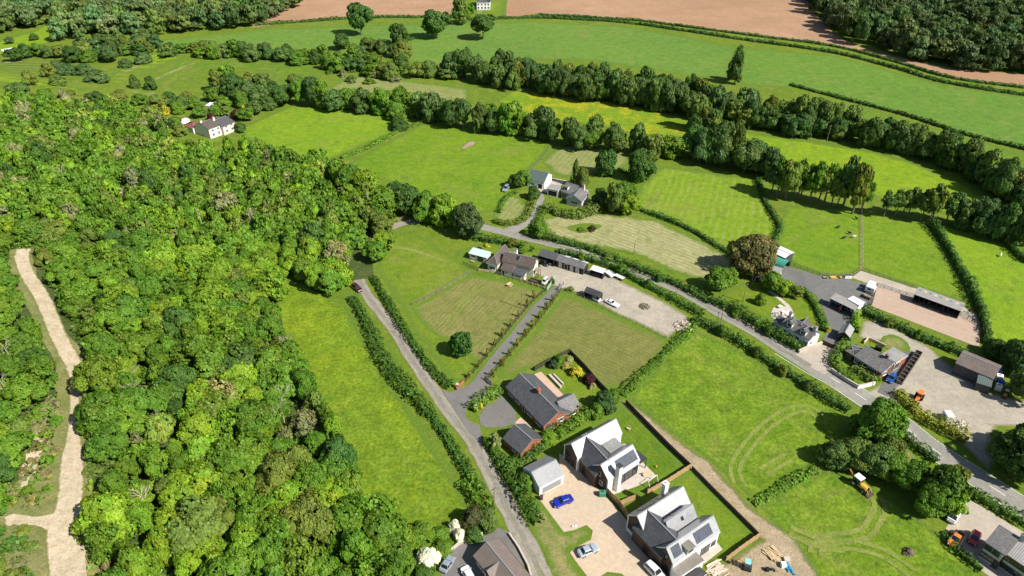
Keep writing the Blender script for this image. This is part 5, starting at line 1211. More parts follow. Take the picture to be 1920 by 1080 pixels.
fence([(897,508),(935,514),(985,530),(1022,543)],.9,'panel','low pale board fence along the foot of the farmhouse',m_timber,2.0)
fence([(1058,547),(1085,556),(1130,578),(1190,606),(1250,634)],1.0,'wire','wire fence between the gravel yard and the mown paddock',m_owood,2.2)
fence([(1643,537),(1713,559),(1803,593),(1839,613)],1.2,'rail','dark rail fence along the upper side of the riding arena',m_dwood,2.0)
fence([(1643,538),(1634,572)],1.2,'rail','dark rail fence across the left end of the riding arena',m_dwood,2.0)
fence([(1478,494),(1505,505),(1535,516),(1595,520),(1616,507)],1.1,'rail','rail fence between the tarmac yard and the pasture',m_owood,2.0)
fence([(1616,507),(1660,522),(1713,540)],1.1,'rail','rail fence above the concrete strip',m_owood,2.0)
fence([(1616,506),(1616,470),(1616,430),(1615,385)],1.1,'wire','wire fence dividing the pasture straight up to the airy trees',m_owood,3.0)
fence([(1030,278),(1015,300),(990,322)],1.0,'wire','wire fence at the corner of the mid meadow',m_owood,3.0)
road('mown_path',[(1616,506),(1616,470),(1616,430),(1615,385)],1.3,g_tread,3)
fence([(1003,696),(1035,677),(1067,662),(1095,690),(1122,722),(1142,742)],1.4,'panel','dark board fence round the top of the bungalow garden',m_dwood,2.2)
def wall(px,h,w,mat,label,name='garden_wall',cat='wall',cap=None):
    c=polyline(px); t=thing(name,c[0],label,cat); m=MB(); k=MB()
    for i,(a,b) in enumerate(zip(c,c[1:])):
        d=(b-a).normalized(); n=Vector((-d.y,d.x,0)); L=(b-a).length; m.box(a,d,n,0,L-.001*i,-w/2,w/2,-.05,h-.002*i)
        k.box(a,d,n,-.02,L+.02-.003*i,-w/2-.04,w/2+.04,h+.001,h+.07+.002*i)
    m.build('wall',[mat],t); k.build('coping',[cap or m_stone],t); return t
wall([(1557,696),(1582,713),(1607,728)],1.0,.25,w_grey,'grey low wall below the shrubbery of the grey bungalow')
wall([(1607,729),(1622,726),(1639,722)],1.1,.25,w_white,'white low wall at the drive mouth of the grey bungalow')
wall([(1497,662),(1510,656),(1525,652),(1540,646)],.9,.45,m_stone,'pale stone wall curving into the cottage yard entrance')
wall([(1619,645),(1628,636),(1660,651)],.7,.2,m_timber,'low timber topped wall round the gravel patio of the grey bungalow')
wall([(1541,644),(1556,651),(1569,656)],1.1,.12,m_dwood,'dark timber gate closing the tarmac yard entrance','yard_gate','gate',cap=m_dwood)
wall([(856,732),(861,726),(871,716)],.7,.25,w_brick,'low brick wall at the mouth of the farm drive',cap=w_brick)
wall([(842,1037),(860,1022),(884,1010),(905,1003)],.7,.25,m_stone,'pale curved wall behind the silver car on the lower drive')
wall([(955,1003),(972,1028),(990,1062),(998,1090)],.6,.25,m_stone,'low wall between the brown tiled house and the lane')
wall([(1806,1011),(1793,1035)],.9,.22,w_grey,'short grey wall beside the orange pickup truck')
wall([(1030,705),(1052,728)],.55,.5,m_stone,'narrow stone planter on the bungalow terrace','planter','planter')
wall([(1038,704),(1056,722)],.5,.3,m_stone,'stone kerb wall of the bungalow flower bed')
for q,l in (((858,728),'brick gate pillar on the left of the farm drive mouth'),((892,768),'brick gate pillar at the lower end of the drive hedge')):
    p=at(*q); t=thing('gate_pillar',p,l,'pillar'); m=MB(); m.box(p,EX,EY,-.28,.28,-.28,.28,-.05,1.35); m.build('shaft',[w_brick],t); m=MB(); m.box(p,EX,EY,-.35,.35,-.35,.35,1.352,1.45); m.build('cap',[m_stone],t)
def gate(a,b,h,label,mat,open_=0):
    A,ex,ey,L=frame_at(a,b); t=thing('field_gate',A,label,'gate'); m=MB()
    for i in range(5): m.box(A,ex,ey,0,L,-.03,.03,.2+i*(h-.25)/4,.28+i*(h-.25)/4)
    m.build('bar',[mat],t); m=MB()
    for x in (-.08,L+.08): m.box(A,ex,ey,x-.08,x+.08,-.08,.08,-.1,h+.15)
    m.build('gate_post',[mat],t); m=MB(); m.tube(A+EZ*.2,A+ex*L+EZ*h,.035,n=4); m.build('brace',[mat],t)
gate((1026,546),(1041,522),1.3,'pale teal metal gate standing open at the top of the farm drive',plain('teal_gate_metal',(.34,.45,.42),.5,.1,1))
gate((1047,545),(1056,535),1.2,'grey metal gate leaf on the yard side of the farm drive',m_lead)
gate((910,712),(920,722),1.2,'dark timber gate at the bungalow side of the farm drive',m_dwood)
gate((746,416),(758,410),1.1,'pale timber gate in the shade where the lane passes the belt',m_owood)
# utility poles
def pole(q,h,label,arm=True,r=.13,trans=False):
    p=at(*q); t=thing('utility_pole',p,label,'pole'); m=MB(); m.tube(p-EZ*.3,p+EZ*h,r,r*.7,8); m.build('shaft',[m_owood],t)
    if arm:
        m=MB(); m.box(p,Vector((.8,.6,0)),Vector((-.6,.8,0)),-.75,.75,r*.8,r*.8+.1,h-.45,h-.33); a=m.build('crossarm',[m_dwood],t)
        for x in (-.65,0,.65): 
            m=MB(); c=p+Vector((.8,.6,0))*x+Vector((-.6,.8,0))*(r*.8+.05); m.tube(c+EZ*(h-.33),c+EZ*(h-.12),.05,.03,6); m.build('insulator',[m_trim],a)
    return t
pole((978,578.5),7.5,'slim wooden pole with a long shadow in the mown paddock',False)
pole((927,950),5.6,'wooden pole on the lane verge by the overgrown hedge end')
pole((977,854),3.6,'grey lamp post in front of the small brick garage',False,.06)
pole((1188,478),5,'wooden pole in the hedge at the foot of the hay field',False)
pole((1341,621),6.5,'dark wooden pole beside the main road, left of a pair')
pole((1349,615),6.5,'dark wooden pole beside the main road, right of a pair')
pole((1393,566),6,'wooden pole with crossarm on the cottage lawn')
pole((1239,206),8,'wooden pole in front of the riverside belt')
pole((1549,269),8,'wooden pole at the edge of the flowering meadow')
pole((417,114),9,'wooden pole in front of the far marsh hedge')
pole((849,66),9,'pale thin pole in the far green field between lone trees',False)
pole((740,625),4,'grey post on the verge of the lane',False,.06)
pole((1151,395),5,'wooden pole beside the tall grey green tree',False)
# ------------------------------------------------------------------ smaller things
def heap(q,r,h,n,mats,label,name='rubble_heap',cat='heap',smin=.12,smax=.4):
    p=at(*q); t=thing(name,p,label,cat); 
    for k,mm in enumerate(mats):
        m=MB()
        for _ in range(n//len(mats)):
            a=RND.uniform(0,6.28); d=r*math.sqrt(RND.random()); z=h*(1-(d/r)**1.5)*RND.uniform(.5,1); s=RND.uniform(smin,smax)
            ax=Vector((RND.gauss(0,1),RND.gauss(0,1),RND.gauss(0,.5))).normalized(); bx=ax.orthogonal().normalized(); cx=ax.cross(bx); c=p+Vector((math.cos(a)*d,math.sin(a)*d,z*.8+.05))
            pts=[c+ax*s*sx*RND.uniform(.6,1)+bx*s*.8*sy*RND.uniform(.6,1)+cx*s*.6*sz*RND.uniform(.6,1) for sx in(-1,1) for sy in(-1,1) for sz in(-1,1)]
            for f in ((0,1,3,2),(4,6,7,5),(0,4,5,1),(2,3,7,6),(0,2,6,4),(1,5,7,3)): m.face([pts[i] for i in f])
        m.build('stones' if k==0 else 'broken_bricks',[mm],t)
    return t
heap((1281,612),2.6,.9,150,[plain('pinkish_stone',(.42,.31,.26),.9,.25,3),m_stone],'heap of pinkish stone at the corner of the gravel yard')
heap((1796,798),2.4,.9,140,[plain('pale_rubble',(.52,.47,.38),.9,.25,3),m_stone],'heap of pale rubble beside the small white box trailer')
heap((1455,592),1.2,.5,50,[m_stone,plain('slate_chunk',(.2,.2,.21),.9,.2,3)],'pile of stones on the cottage terrace')
def planks(q,dirpx,n,label,L=2.6,spread=1.0,mat=None,name='timber_pile',cat='timber'):
    p=at(*q); d=(at(*dirpx)-p).normalized(); t=thing(name,p,label,cat); m=MB()
    for i in range(n):
        a=RND.gauss(0,.16); dd=Vector((d.x*math.cos(a)-d.y*math.sin(a),d.x*math.sin(a)+d.y*math.cos(a),0)); nn=Vector((-dd.y,dd.x,0)); o=p+nn*RND.uniform(-spread,spread)+dd*RND.uniform(-.6,.6); l=L*RND.uniform(.5,1)/2; z=RND.uniform(.04,.45); w=RND.uniform(.05,.12)
        m.box(o,dd,nn,-l,l,-w,w,z,z+.07)
    m.build('planks',[mat or m_timber],t); return t
planks((1452,1042),(1470,1060),40,'heap of loose sawn planks on the building plot',3.2,1.2)
planks((1478,1068),(1486,1080),14,'bundle of blue pipes beside the loose planks',2.6,.5,plain('blue_pipe',(.03,.25,.42),.5,.1,2),'pipe_bundle','pipes')
planks((1345,1070),(1370,1052),36,'flat stack of pale boards against the orange board fence',3.4,1.6,plain('pale_boards',(.56,.46,.36),.85,.15,2))
def boxes(q,label,items,name='pallet',cat='pallet'):
    p=at(*q); t=thing(name,p,label,cat); 
    for nm,x,y,w,d,h,mm in items:
        m=MB(); m.box(p,EX,EY,x-w/2,x+w/2,y-d/2,y+d/2,.03,h); m.box(p,EX,EY,x-w/2+.04,x+w/2-.04,y-d/2+.04,y+d/2-.04,h+.001,h+.05); m.build(nm,[mm],t)
boxes((1474,1052),'pallet of cream blocks beside the plank heap',[('base',0,0,1.3,1.1,.15,m_timber),('blocks',0,0,1.15,.95,.75,m_stone)])
boxes((1468,1062),'white builders bag beside the blue pipes',[('bag',0,0,.95,.95,.85,m_trim)],'builders_bag','bag')
boxes((1438,1070),'dark drum and pump set on the building plot',[('drum',0,0,.6,.6,.8,m_dark),('pump',.9,.1,.5,.4,.5,m_anth),('bracket',1.5,-.1,.4,.5,.4,m_owood)],'drum','drum')
for i,(x,mm,nm,lb,cat) in enumerate([(1546,m_dwood,'crate','dark crate at the left end of the row along the pasture fence','crate'),(1562,plain('yellow_feeder',(.60,.36,.03),.6,.1,2),'feed_trough','yellow trough in the row along the pasture fence','trough'),(1577,m_owood,'crate','brown crate between yellow trough and white tanks','crate'),(1585.5,m_trim,'water_tank','left white tank of the pair at the concrete corner','tank'),(1592,m_trim,'water_tank','right white tank of the pair at the concrete corner','tank')]):
    p=at(x,521.5); t=thing(nm,p,lb,cat); w=.85 if nm=='feed_trough' else .48; h=.55 if nm!='water_tank' else 1.05
    m=MB(); m.prism([(-.4,.04),(-.48,h*.2),(-.48,h),(-.36,h),(-.34,h*.4),(.34,h*.4),(.36,h),(.48,h),(.48,h*.2),(.4,.04)] if nm!='water_tank' else [(-.5,.1),(-.5,h),(.5,h),(.5,.1)],lambda u,v,z:p+EX*u+EY*v+EZ*z,a0=-w,a1=w); m.build('body',[mm],t)
    m=MB(); m.box(p,EX,EY,-w+.05,w-.05,-.4,.4,h+.002 if nm=='water_tank' else h*.55,h+.06 if nm=='water_tank' else h*.6); m.build('lid' if nm=='water_tank' else 'filling',[m_anth if nm=='water_tank' else m_timber],t)
def boxthing(q,name,cat,label,L,W,h,mat,top,ang=0,parts=('body','lid')):
    p=at(*q)+EZ*.06; e=Vector((math.cos(ang),math.sin(ang),0)); n=Vector((-e.y,e.x,0)); t=thing(name,p,label,cat); m=MB()
    m.prism([(-W/2,0),(-W/2,h*.85),(-W/2+.12,h),(W/2-.12,h),(W/2,h*.85),(W/2,0)],lambda u,v,z:p+e*u+n*v+EZ*z,a0=-L/2,a1=L/2); m.build(parts[0],[mat],t)
    m=MB(); m.box(p,e,n,-.2,.2,-.2,.2,h+.001,h+.08); m.build(parts[1],[top],t); return t
boxthing((1129,929),'oil_tank','tank','green plastic oil tank at the end of the brown board fence',1.3,1.0,1.2,plain('green_plastic',(.05,.22,.13),.5,.1,2),m_anth)
boxthing((1646,656),'oil_tank','tank','black oil tank on the gravel patio of the grey bungalow',1.7,1.1,1.1,m_dark,m_anth,-.6)
boxthing((1015,936),'wheelie_bin','bin','dark wheelie bin at the corner of the white garage',.6,.6,1.1,plain('maroon_plastic',(.10,.03,.06),.5,.1,2),m_anth)
# white and blue sacks stacked at the barn end
for i,(q,mm,lb) in enumerate([((1868,701),'b','blue tarpaulin stack at the far corner of the works barn'),((1871,712),'w','white sack stack between blue tarpaulins at the works barn'),((1873,722),'b','middle blue tarpaulin stack at the works barn'),((1869,730),'w','nearest pale stack at the end of the works barn')]):
    boxthing(q,'covered_stack','stack',lb,1.4,1.3,1.5,plain('blue_tarpaulin',(.04,.14,.48),.6,.15,2) if mm=='b' else m_trim,m_owood,-.5,('cover','weight'))
# dark planter strip between the grey bungalow drive and the yard
A,ex,ey,L=frame_at((1722,663),(1684,720)); t=thing('timber_wall',A,'long dark row of timber bays between bungalow drive and works yard','timber wall')
m=MB(); m.box(A,ex,ey,0,L,-.75,-.62,0,1.0); m.box(A,ex,ey,0,L,.62,.75,0,1.0); m.build('side_wall',[m_dwood],t)
for k in range(10):
    m=MB(); m.box(A,ex,ey,L*k/9-.06*(k>0),L*k/9+.06*(k<9),-.618,.618,0,.95); m.build('divider',[m_owood],t)
m=MB(); m.box(A,ex,ey,.07,L-.07,-.615,.615,.0,.5); m.build('soil_filling',[m_dark],t)
# garden things
def bench(q,dirpx,label,L=1.7,name='garden_bench',cat='bench',table=False):
    p=at(*q)+EZ*.07; d=(at(*dirpx)-at(*q)); d.z=0; d.normalize(); n=Vector((-d.y,d.x,0)); t=thing(name,p,label,cat); m=MB(); h=.75 if table else .45; w=.4 if table else .25
    for k in range(4): m.box(p,d,n,-L/2,L/2,-w+k*w/2+.01,-w+(k+1)*w/2-.01,h-.05,h)
    m.build('table_top' if table else 'seat',[m_timber],t)
    for x in (-L/2+.2,L/2-.2):
        for y in (-w+.05,w-.05):
            k=MB(); k.box(p,d,n,x-.04,x+.04,y-.04,y+.04,0,h-.051); k.build('leg',[m_timber],t)
    if table:
        for s in (-1,1):
            k=MB(); k.box(p,d,n,-L/2,L/2,s*.75-.13,s*.75+.13,.4,.45); k.build('seat',[m_timber],t)
        k=MB()
        for x in (-L/2+.2,L/2-.2): k.box(p,d,n,x-.03,x+.03,-.85,.85,.32,.399)
        k.build('crossbar',[m_timber],t)
    else:
        k=MB(); k.box(p,d,n,-L/2,L/2,w,w+.05,.5,.9); k.build('backrest',[m_timber],t)
bench((1214,892),(1224,890),'weathered wooden bench on the modern house terrace',2.0)
bench((955,536),(962,530),'timber picnic table on the grass below the farmhouse',1.6,'picnic_table','table',True)
bench((1178,806),(1182,808),'pale garden seat on the striped lawn',.9)
bench((886,492),(889,493),'white bench in front of the teal roofed pavilion',1.2)
p=at(1222,908); t=thing('swing_frame',p,'white tubular swing frame on the terrace corner grass','swing'); d=(at(1232,900)-at(1214,914)).normalized(); n=Vector((-d.y,d.x,0)); m=MB()
for s in (-1.3,1.3):
    for y in (-.7,.7): m.tube(p+d*s+n*y,p+d*s+EZ*1.9,.05)
m.tube(p-d*1.3+EZ*1.9,p+d*1.3+EZ*1.9,.05); m.build('frame',[m_trim],t)
k=MB(); k.box(p,d,n,-.3,.3,-.12,.12,.5,.54); st=k.build('swing_seat',[m_dark],t); k=MB(); k.tube(p-d*.28+EZ*.54,p-d*.28+EZ*1.88,.012,n=4); k.tube(p+d*.28+EZ*.54,p+d*.28+EZ*1.88,.012,n=4); k.build('rope',[m_lead],st)
p=at(1230,876); m=MB(); m.ball(p+EZ*.25,.24,nu=10,nv=6); m.smooth=True; o=m.build('ball',[p_orange],None,p); tag(o,'small orange ball on the striped lawn','ball')
def chairset(q,label):
    p=at(*q)+EZ*.08; t=thing('garden_table',p,label,'table'); m=MB(); m.tube(p+EZ*.70,p+EZ*.74,.55,n=12); m.build('table_top',[m_trim],t); m=MB(); m.tube(p,p+EZ*.70,.05); m.build('leg',[m_anth],t)
chairset((1472,590),'round white garden table on the cottage terrace'); chairset((1462,578),'second round white table at the back of the cottage terrace')
for a in range(4):
    p=at(1472,590)+Vector((math.cos(a*1.57+.5)*.9,math.sin(a*1.57+.5)*.9,.08)); t=thing('garden_chair',p,'white garden chair round the table on the cottage terrace','chair','cottage terrace chairs'); m=MB(); m.box(p,EX,EY,-.22,.22,-.22,.22,.42,.46); m.build('seat',[m_trim],t); m=MB(); m.box(p,EX,EY,-.22,.22,.19,.22,.461,.85); m.build('backrest',[m_trim],t)
    for x in(-.18,.18):
        for y in(-.17,.17): m=MB(); m.box(p,EX,EY,x-.02,x+.02,y-.02,y+.02,0,.419); m.build('leg',[m_anth],t)
# oval of rough planting in the gravel yard
t=heap((1208,575),1.5,.45,110,[m_owood,plain('cut_brush',(.10,.10,.05),.9,.3,3)],'low round pile of cut branches in the middle of the gravel yard','branch_pile','pile',.08,.35)
for q in ((1074,988),(1079,987)):
    p=at(*q); m=MB(); m.ball(p+EZ*.2,.28,sq=(1,.8,.75),nu=7,nv=5); o=m.build('boulder',[m_trim],None,p); tag(o,'left white boulder on the gravel by the grass island' if q[0]==1074 else 'right white boulder on the gravel by the grass island','boulder')
# sheep
w_wool=plain('white_wool',(.66,.63,.56),.95,.12,6); w_dwool=plain('black_wool',(.022,.02,.019),.95,.2,6)
def sheep(q,mat,label,ang):
    p=at(*q); e=Vector((math.cos(ang),math.sin(ang),0)); n=Vector((-e.y,e.x,0)); s=1.1
    secs=[(-.55,.10,.62),(-.48,.20,.62),(-.25,.26,.63),(.0,.27,.62),(.25,.25,.63),(.42,.18,.68),(.52,.12,.78),(.60,.095,.86),(.70,.09,.88),(.80,.07,.83),(.88,.04,.80)]
    m=MB(); m.smooth=True; R=[]
    for x,r,z in secs: R.append([p+e*x*s+n*math.cos(a)*r*s+EZ*(z+math.sin(a)*r*1.05)*s for a in [2*math.pi*i/8 for i in range(8)]])
    for a,b in zip(R,R[1:]):
        for i in range(8): m.face([a[i],a[(i+1)%8],b[(i+1)%8],b[i]])
    m.face(R[0]); m.face(R[-1])
    for x in (-.36,.30):
        for y in (-.15,.15):
            a=p+e*x*s+n*y*s; k=.05 if x<0 else -.02; m.tube(a+EZ*.5*s,a+e*k*s+EZ*.26*s,.06*s,.04*s); m.tube(a+e*k*s+EZ*.26*s,a+EZ*0,.04*s,.035*s)
    for y in (-1,1): m.tube(p+e*.68*s+n*y*.08*s+EZ*.92*s,p+e*.64*s+n*y*.2*s+EZ*.9*s,.035*s,.015*s,5)
    m.tube(p-e*.55*s+EZ*.66*s,p-e*.66*s+EZ*.45*s,.04*s,.02*s,5)
    o=m.build('sheep',[mat],None,p); tag(o,label,'sheep')
for q,l,a in (((1571,428),'black sheep grazing apart on the left of the pasture flock',.4),((1592,439),'black sheep in the middle of the pasture flock',2.4),((1582,448),'black sheep nearest the tarmac yard',.1),((1605,412),'black sheep farthest up the pasture by the wire fence',1.9)): sheep(q,w_dwool,l,a)
sheep((1600,446),w_wool,'white sheep beside the black ones near the wire fence',-.3); sheep((1875,481),w_wool,'lone white sheep in the far right pasture',.9)
# ------------------------------------------------------------------ the wood left of the lane
TRACKX=[(18,452),(66,452),(112,540),(168,612),(198,690),(198,800),(198,930),(205,1010),(215,1250),(-30,1250),(-30,1000),(-10,930),(35,880),(45,780),(95,730),(85,680),(50,600),(12,540)]
TRK_=[(20,470),(64,470),(100,550),(140,620),(166,690),(164,760),(170,860),(168,960),(175,1150),(70,1150),(60,1000),(-5,1000),(0,955),(85,955),(110,870),(112,760),(108,690),(70,610),(22,520)]
LANEX=[(640,535),(665,535),(700,520),(695,470),(740,432),(760,400),(700,430),(655,470)]
GLADE=[(205,345),(245,340),(250,375),(225,382)]
pts=scatter(WOOD,4.2,[TRACKX,LANEX,GLADE],tries=60000)
vis=[]
for p in pts:
    d=p-Vector((0,0,CAMH)); dep=d.y*CS-d.z*SN; 
    sx=960+FPX*d.x/dep; sy=540+FPX*(-(d.z*CS+d.y*SN))/dep
    if -70<sx<1990 and -70<sy<1150: vis.append((dep,sx,sy,p))
vis.sort(key=lambda t:t[0])
WOODCOL=[('bright',.24),('mid',.40),('dark',.06),('olive',.12),('lime',.02),('straw',.04),((.14,.235,.022),.08)]
def pick():
    r=RND.random()
    for c,w in WOODCOL:
        if r<w: return c
        r-=w
    return 'mid'
PAL['straw']=(.24,.255,.10)
LBL={'straw':'thin pale yellowish','bright':'fresh bright green','mid':'mid green','dark':'dark green','olive':'dull olive green','lime':'pale lime green'}
TRKC=[at(*q) for q in [(42,487),(48,503),(55,520),(67,540),(80,560),(96,597),(112,635),(126,662),(140,690),(141,730),(140,790),(137,850),(134,925),(126,985),(134,1050),(140,1150)]]
near=vis[:297]; rest=vis[297:]
for dep,sx,sy,p in near:
    # neighbouring trees of one kind grow in drifts
    k=math.sin(p.x*.07+1.3*math.sin(p.y*.05))+math.sin(p.y*.06+p.x*.03); c=pick()
    if k>.9 and RND.random()<.6: c='bright'
    if k<-.9 and RND.random()<.6: c='mid'
    k_=RND.random(); w=RND.uniform(3.6,5.5) if k_<.25 else RND.uniform(5.5,8.5) if k_<.72 else RND.uniform(8.5,12); h=RND.uniform(3.8,7) if k_<.25 else RND.uniform(5.5,8.5) if k_<.72 else RND.uniform(7,9.5)
    if sx<200 : h*=.7; w*=.85
    dt=min((p-q).length for q in TRKC)
    if dt<9: w=max(2.6,min(w,2*(dt-2.6))); h=min(h,w*1.1+1.5)
    zone='beside the sandy track' if sx<270 else 'along the meadow edge of the wood' if sx>480 and sy>540 else 'above the bend of the lane' if sy<560 and sx>480 else 'in the middle of the near wood'
    cn=LBL.get(c,'yellow green')
    tree(p,h,w,c,('scrappy' if c=='straw' else RND.choice(['round','round2','round3','round4','round5','round4','scrappy'])),f'{cn} broadleaf tree {zone}','tree','broadleaf_tree','trees of the near wood',base=RND.uniform(.03,.12),jit=.16)
items=[]
for dep,sx,sy,p in rest:
    c=pick(); cc=PAL[c] if isinstance(c,str) else c; b=PAL['mid']; k=RND.uniform(.85,1.15)
    items.append((p.x,p.y,p.z,RND.uniform(4.5,9.5),RND.uniform(5.0,9.5),tuple(k*cc[i]/b[i] for i in range(3))))
tree_mass('woodland',items,'dense mixed green wood covering the bank behind the nearer trees','wood','mid',('near1','near2','near3'))
print('WOOD',len(vis),len(rest))
TWIG=plain('pale_twigs',(.42,.37,.29),.9,.2,3)
def bare_mesh(seed):
    r=random.Random(seed); mb=MB(); 
    def grow(p,d,l,w,k):
        q=p+d*l; mb.tube(p,q,w,w*.62,4 if k<3 else 5)
        if k==0: return
        for _ in range(r.randint(2,3)):
            e=(d+Vector((r.gauss(0,.5),r.gauss(0,.5),r.uniform(-.1,.35)))).normalized(); grow(p.lerp(q,r.uniform(.6,1)),e,l*r.uniform(.55,.8),w*.6,k-1)
    grow(Vector((0,0,-.1)),Vector((0,0,1)),2.4,.13,4); o=mb.build('branches',[TWIG]); me=o.data; bpy.data.objects.remove(o); return me
BARE=[bare_mesh(i) for i in range(3)]
for i in range(22):
    dep,sx,sy,p=near[RND.randrange(len(near))] if i<14 else rest[RND.randrange(min(250,len(rest)))]
    o=link(bpy.data.objects.new('dead_tree',RND.choice(BARE))); o.location=p+Vector((2.2,-1.5,.5)); k=RND.uniform(.95,1.35); o.scale=(k,k,k*1.15); o.rotation_euler=(0,0,RND.uniform(0,6.28))
    tag(o,'bare dead tree with pale branches among the green crowns of the near wood','dead tree','dead trees in the near wood')
# ---- low growth by the track
for q in scatter([(20,480),(60,470),(70,520),(115,610),(165,690),(172,760),(180,870),(205,960),(205,1100),(158,1100),(155,900),(158,760),(120,660),(70,570)],2.6,[TRK_]):
    bush(q,RND.uniform(.8,2.2),RND.uniform(2,3.6),RND.choice(['olive','khaki','bright','lime','mid']),'low scrubby bush on the right bank of the sandy track',group='scrub beside the track',jit=.2)
for q in scatter([(-15,760),(40,760),(110,745),(125,800),(112,930),(60,945),(0,960),(-15,950)],2.4,[TRK_]):
    bush(q,RND.uniform(.6,1.8),RND.uniform(1.8,3.4),RND.choice(['olive','khaki','bright','mid']),'low scrubby bush on the clearing left of the sandy track',group='scrub on the left clearing',jit=.2)
for q in scatter([(-15,1000),(60,998),(90,1020),(105,1060),(100,1100),(-15,1100)],2.2,[TRK_]):
    bush(q,RND.uniform(.8,1.9),RND.uniform(2.2,3.8),RND.choice(['olive','khaki','hedge']),'grey green bush in the bottom left corner below the track fork',group='bushes in the bottom left corner',jit=.15)
leaf_patch('undergrowth',[(-20,740),(110,740),(150,700),(200,760),(215,900),(215,1110),(-20,1110)],'khaki',.22,1.6,.5,'rough grass and weeds beside the sandy track','undergrowth',excl=[TRK_])
leaf_patch('undergrowth',[(60,470),(110,560),(170,660),(205,760),(170,700),(110,620),(60,540)],'olive',.22,1.2,.5,'weeds on the upper bank of the sandy track','undergrowth',excl=[TRK_])
leaf_patch('undergrowth',WOOD,'mid',.42,2.6,2.8,'leafy saplings filling the gaps between the trees of the near wood','undergrowth',excl=[TRK_,LANEX])
# ---- far woods
def wood(px,spacing,h,w,label,color,rough=.15,name='woodland',kinds=('far','far3'),pal=None,lo=.6,hi=1.25):
    it=[]
    for p in scatter(px,spacing,terrain=False):
        k=RND.uniform(lo,hi); g=RND.uniform(.85,1.3)
        it.append((p.x,p.y,0,h*RND.uniform(.75,1.2),w*RND.uniform(.75,1.25),(k*g,k,k*RND.uniform(.7,1.3))))
    print(name,len(it)); return tree_mass(name,it,label,'wood',color,kinds)
wood([(1500,-75),(1520,8),(1545,40),(1590,78),(1650,98),(1760,125),(1900,138),(2080,150),(2080,-75)],7.5,14,12,'dark wood filling the top right corner above the ploughed field','far')
wood([(110,78),(118,30),(80,-75),(640,-75),(560,12),(500,40),(470,52),(380,62),(270,68),(180,68)],8,13,12,'mixed green wood across the far left hillside','far',lo=.8,hi=1.7)
wood([(-80,-75),(80,-75),(118,12),(70,52),(20,60),(-80,62)],8,13,12,'grey green wood in the top left corner','far',lo=.8,hi=1.6)
# ---- hedgerow and river trees
ROWS=[]
def row(px,n,h,w,color,label,group,kind=('round','round4','tall','tall2','round5','tall'),jx=14,jy=5,jit=.18,name='tree',base=.06,hv=.3):
    c=catmull([Vector((*q,0)) for q in px],8); L=[0]
    for a,b in zip(c,c[1:]): L.append(L[-1]+(b-a).length)
    for i in range(n):
        s=L[-1]*(i+.5+RND.uniform(-.3,.3))/n; k=max(j for j in range(len(L)) if L[j]<=s) if s>0 else 0; k=min(k,len(c)-2)
        q=c[k].lerp(c[k+1],(s-L[k])/max(1e-6,L[k+1]-L[k])); p=G(q.x+RND.uniform(-jx,jx)*.5,q.y+RND.uniform(-jy,jy)); p.z=0
        hh=h*RND.uniform(1-hv,1+hv); tree(p,hh,w*RND.uniform(.8,1.2),RND.choice(color) if isinstance(color,list) else color,RND.choice(kind),label,'tree',name,group,base=base,jit=jit)
RV=['river','river','dark','blue','olive']
row([(830,140),(930,157),(1010,172),(1100,186),(1180,196),(1300,217),(1400,238)],44,11.5,9,RV,'tall dark tree in the riverside belt below the far green field','riverside belt, left half',jy=6)
row([(930,150),(1050,165),(1150,180),(1280,203),(1400,226)],26,11.5,9,RV,'tall dark tree at the back of the riverside belt below the far green field','riverside belt, left half, back row',jy=4)
row([(1400,236),(1480,249),(1560,257),(1650,275),(1740,296),(1810,325),(1870,362),(1930,392)],38,10,8.5,RV,'dark riverside tree in the belt along the right hand pasture','riverside belt, right half',jy=6)
row([(1420,232),(1500,245),(1560,252)],8,12,8,RV,'dark riverside tree at the back of the belt near the field corner','riverside belt, right half, back row',jy=4)
row([(1840,355),(1900,385),(1950,395)],6,12,8,['olive','river'],'grey green tree at the right edge below the riverside belt','riverside trees at the right edge',jy=10)
row([(650,203),(700,212),(760,215),(830,228),(880,240)],14,9.5,9,['river','mid','dark'],'dark green tree in the hedgerow above the mid meadow','hedgerow trees above the mid meadow',jy=5)
row([(560,190),(590,198),(630,205)],4,11,9,['mid','river'],'mid green tree at the left end of the meadow hedgerow','hedgerow trees, left end',jy=6)
row([(890,242),(960,250),(1010,256),(1050,270)],10,10,9,['dark','river','mid'],'dark tree in the hedgerow between mid meadow and buttercup field','hedgerow trees, middle',jy=5)
row([(1050,272),(1100,278),(1160,286),(1210,295),(1260,300)],10,10,8,['olive','river','mid'],'grey green tree in the hedgerow below the buttercup field','hedgerow trees, right part',jy=7)
row([(1290,295),(1320,305),(1360,318),(1400,322),(1450,328)],11,13,9.5,['river','blue','dark'],'tall grey green tree in the clump right of the buttercup field','tree clump in mid distance',jy=10)
row([(1300,240),(1335,258),(1340,280)],5,11.5,7.5,['river','olive'],'tall tree leading down from the riverside belt to the clump','trees between belt and clump',jy=5)
row([(1440,362),(1490,372),(1530,378),(1570,392),(1620,402)],13,14,7,['river','olive','mid'],'airy tree in the line between pasture and flowering meadow','airy tree line',('open','tall2','open'),jy=7,base=.26)
row([(1650,404),(1690,410),(1740,414),(1780,420)],8,12.5,6.5,['river','olive'],'slender open tree in the gappy line above the right pasture','gappy tree line',('open','open','tall2'),jy=6,base=.3)
row([(1800,425),(1850,440),(1900,452),(1940,460)],6,10.5,8,['blue','river'],'grey green tree in the hedge at the right edge','right edge hedge trees',jy=6)
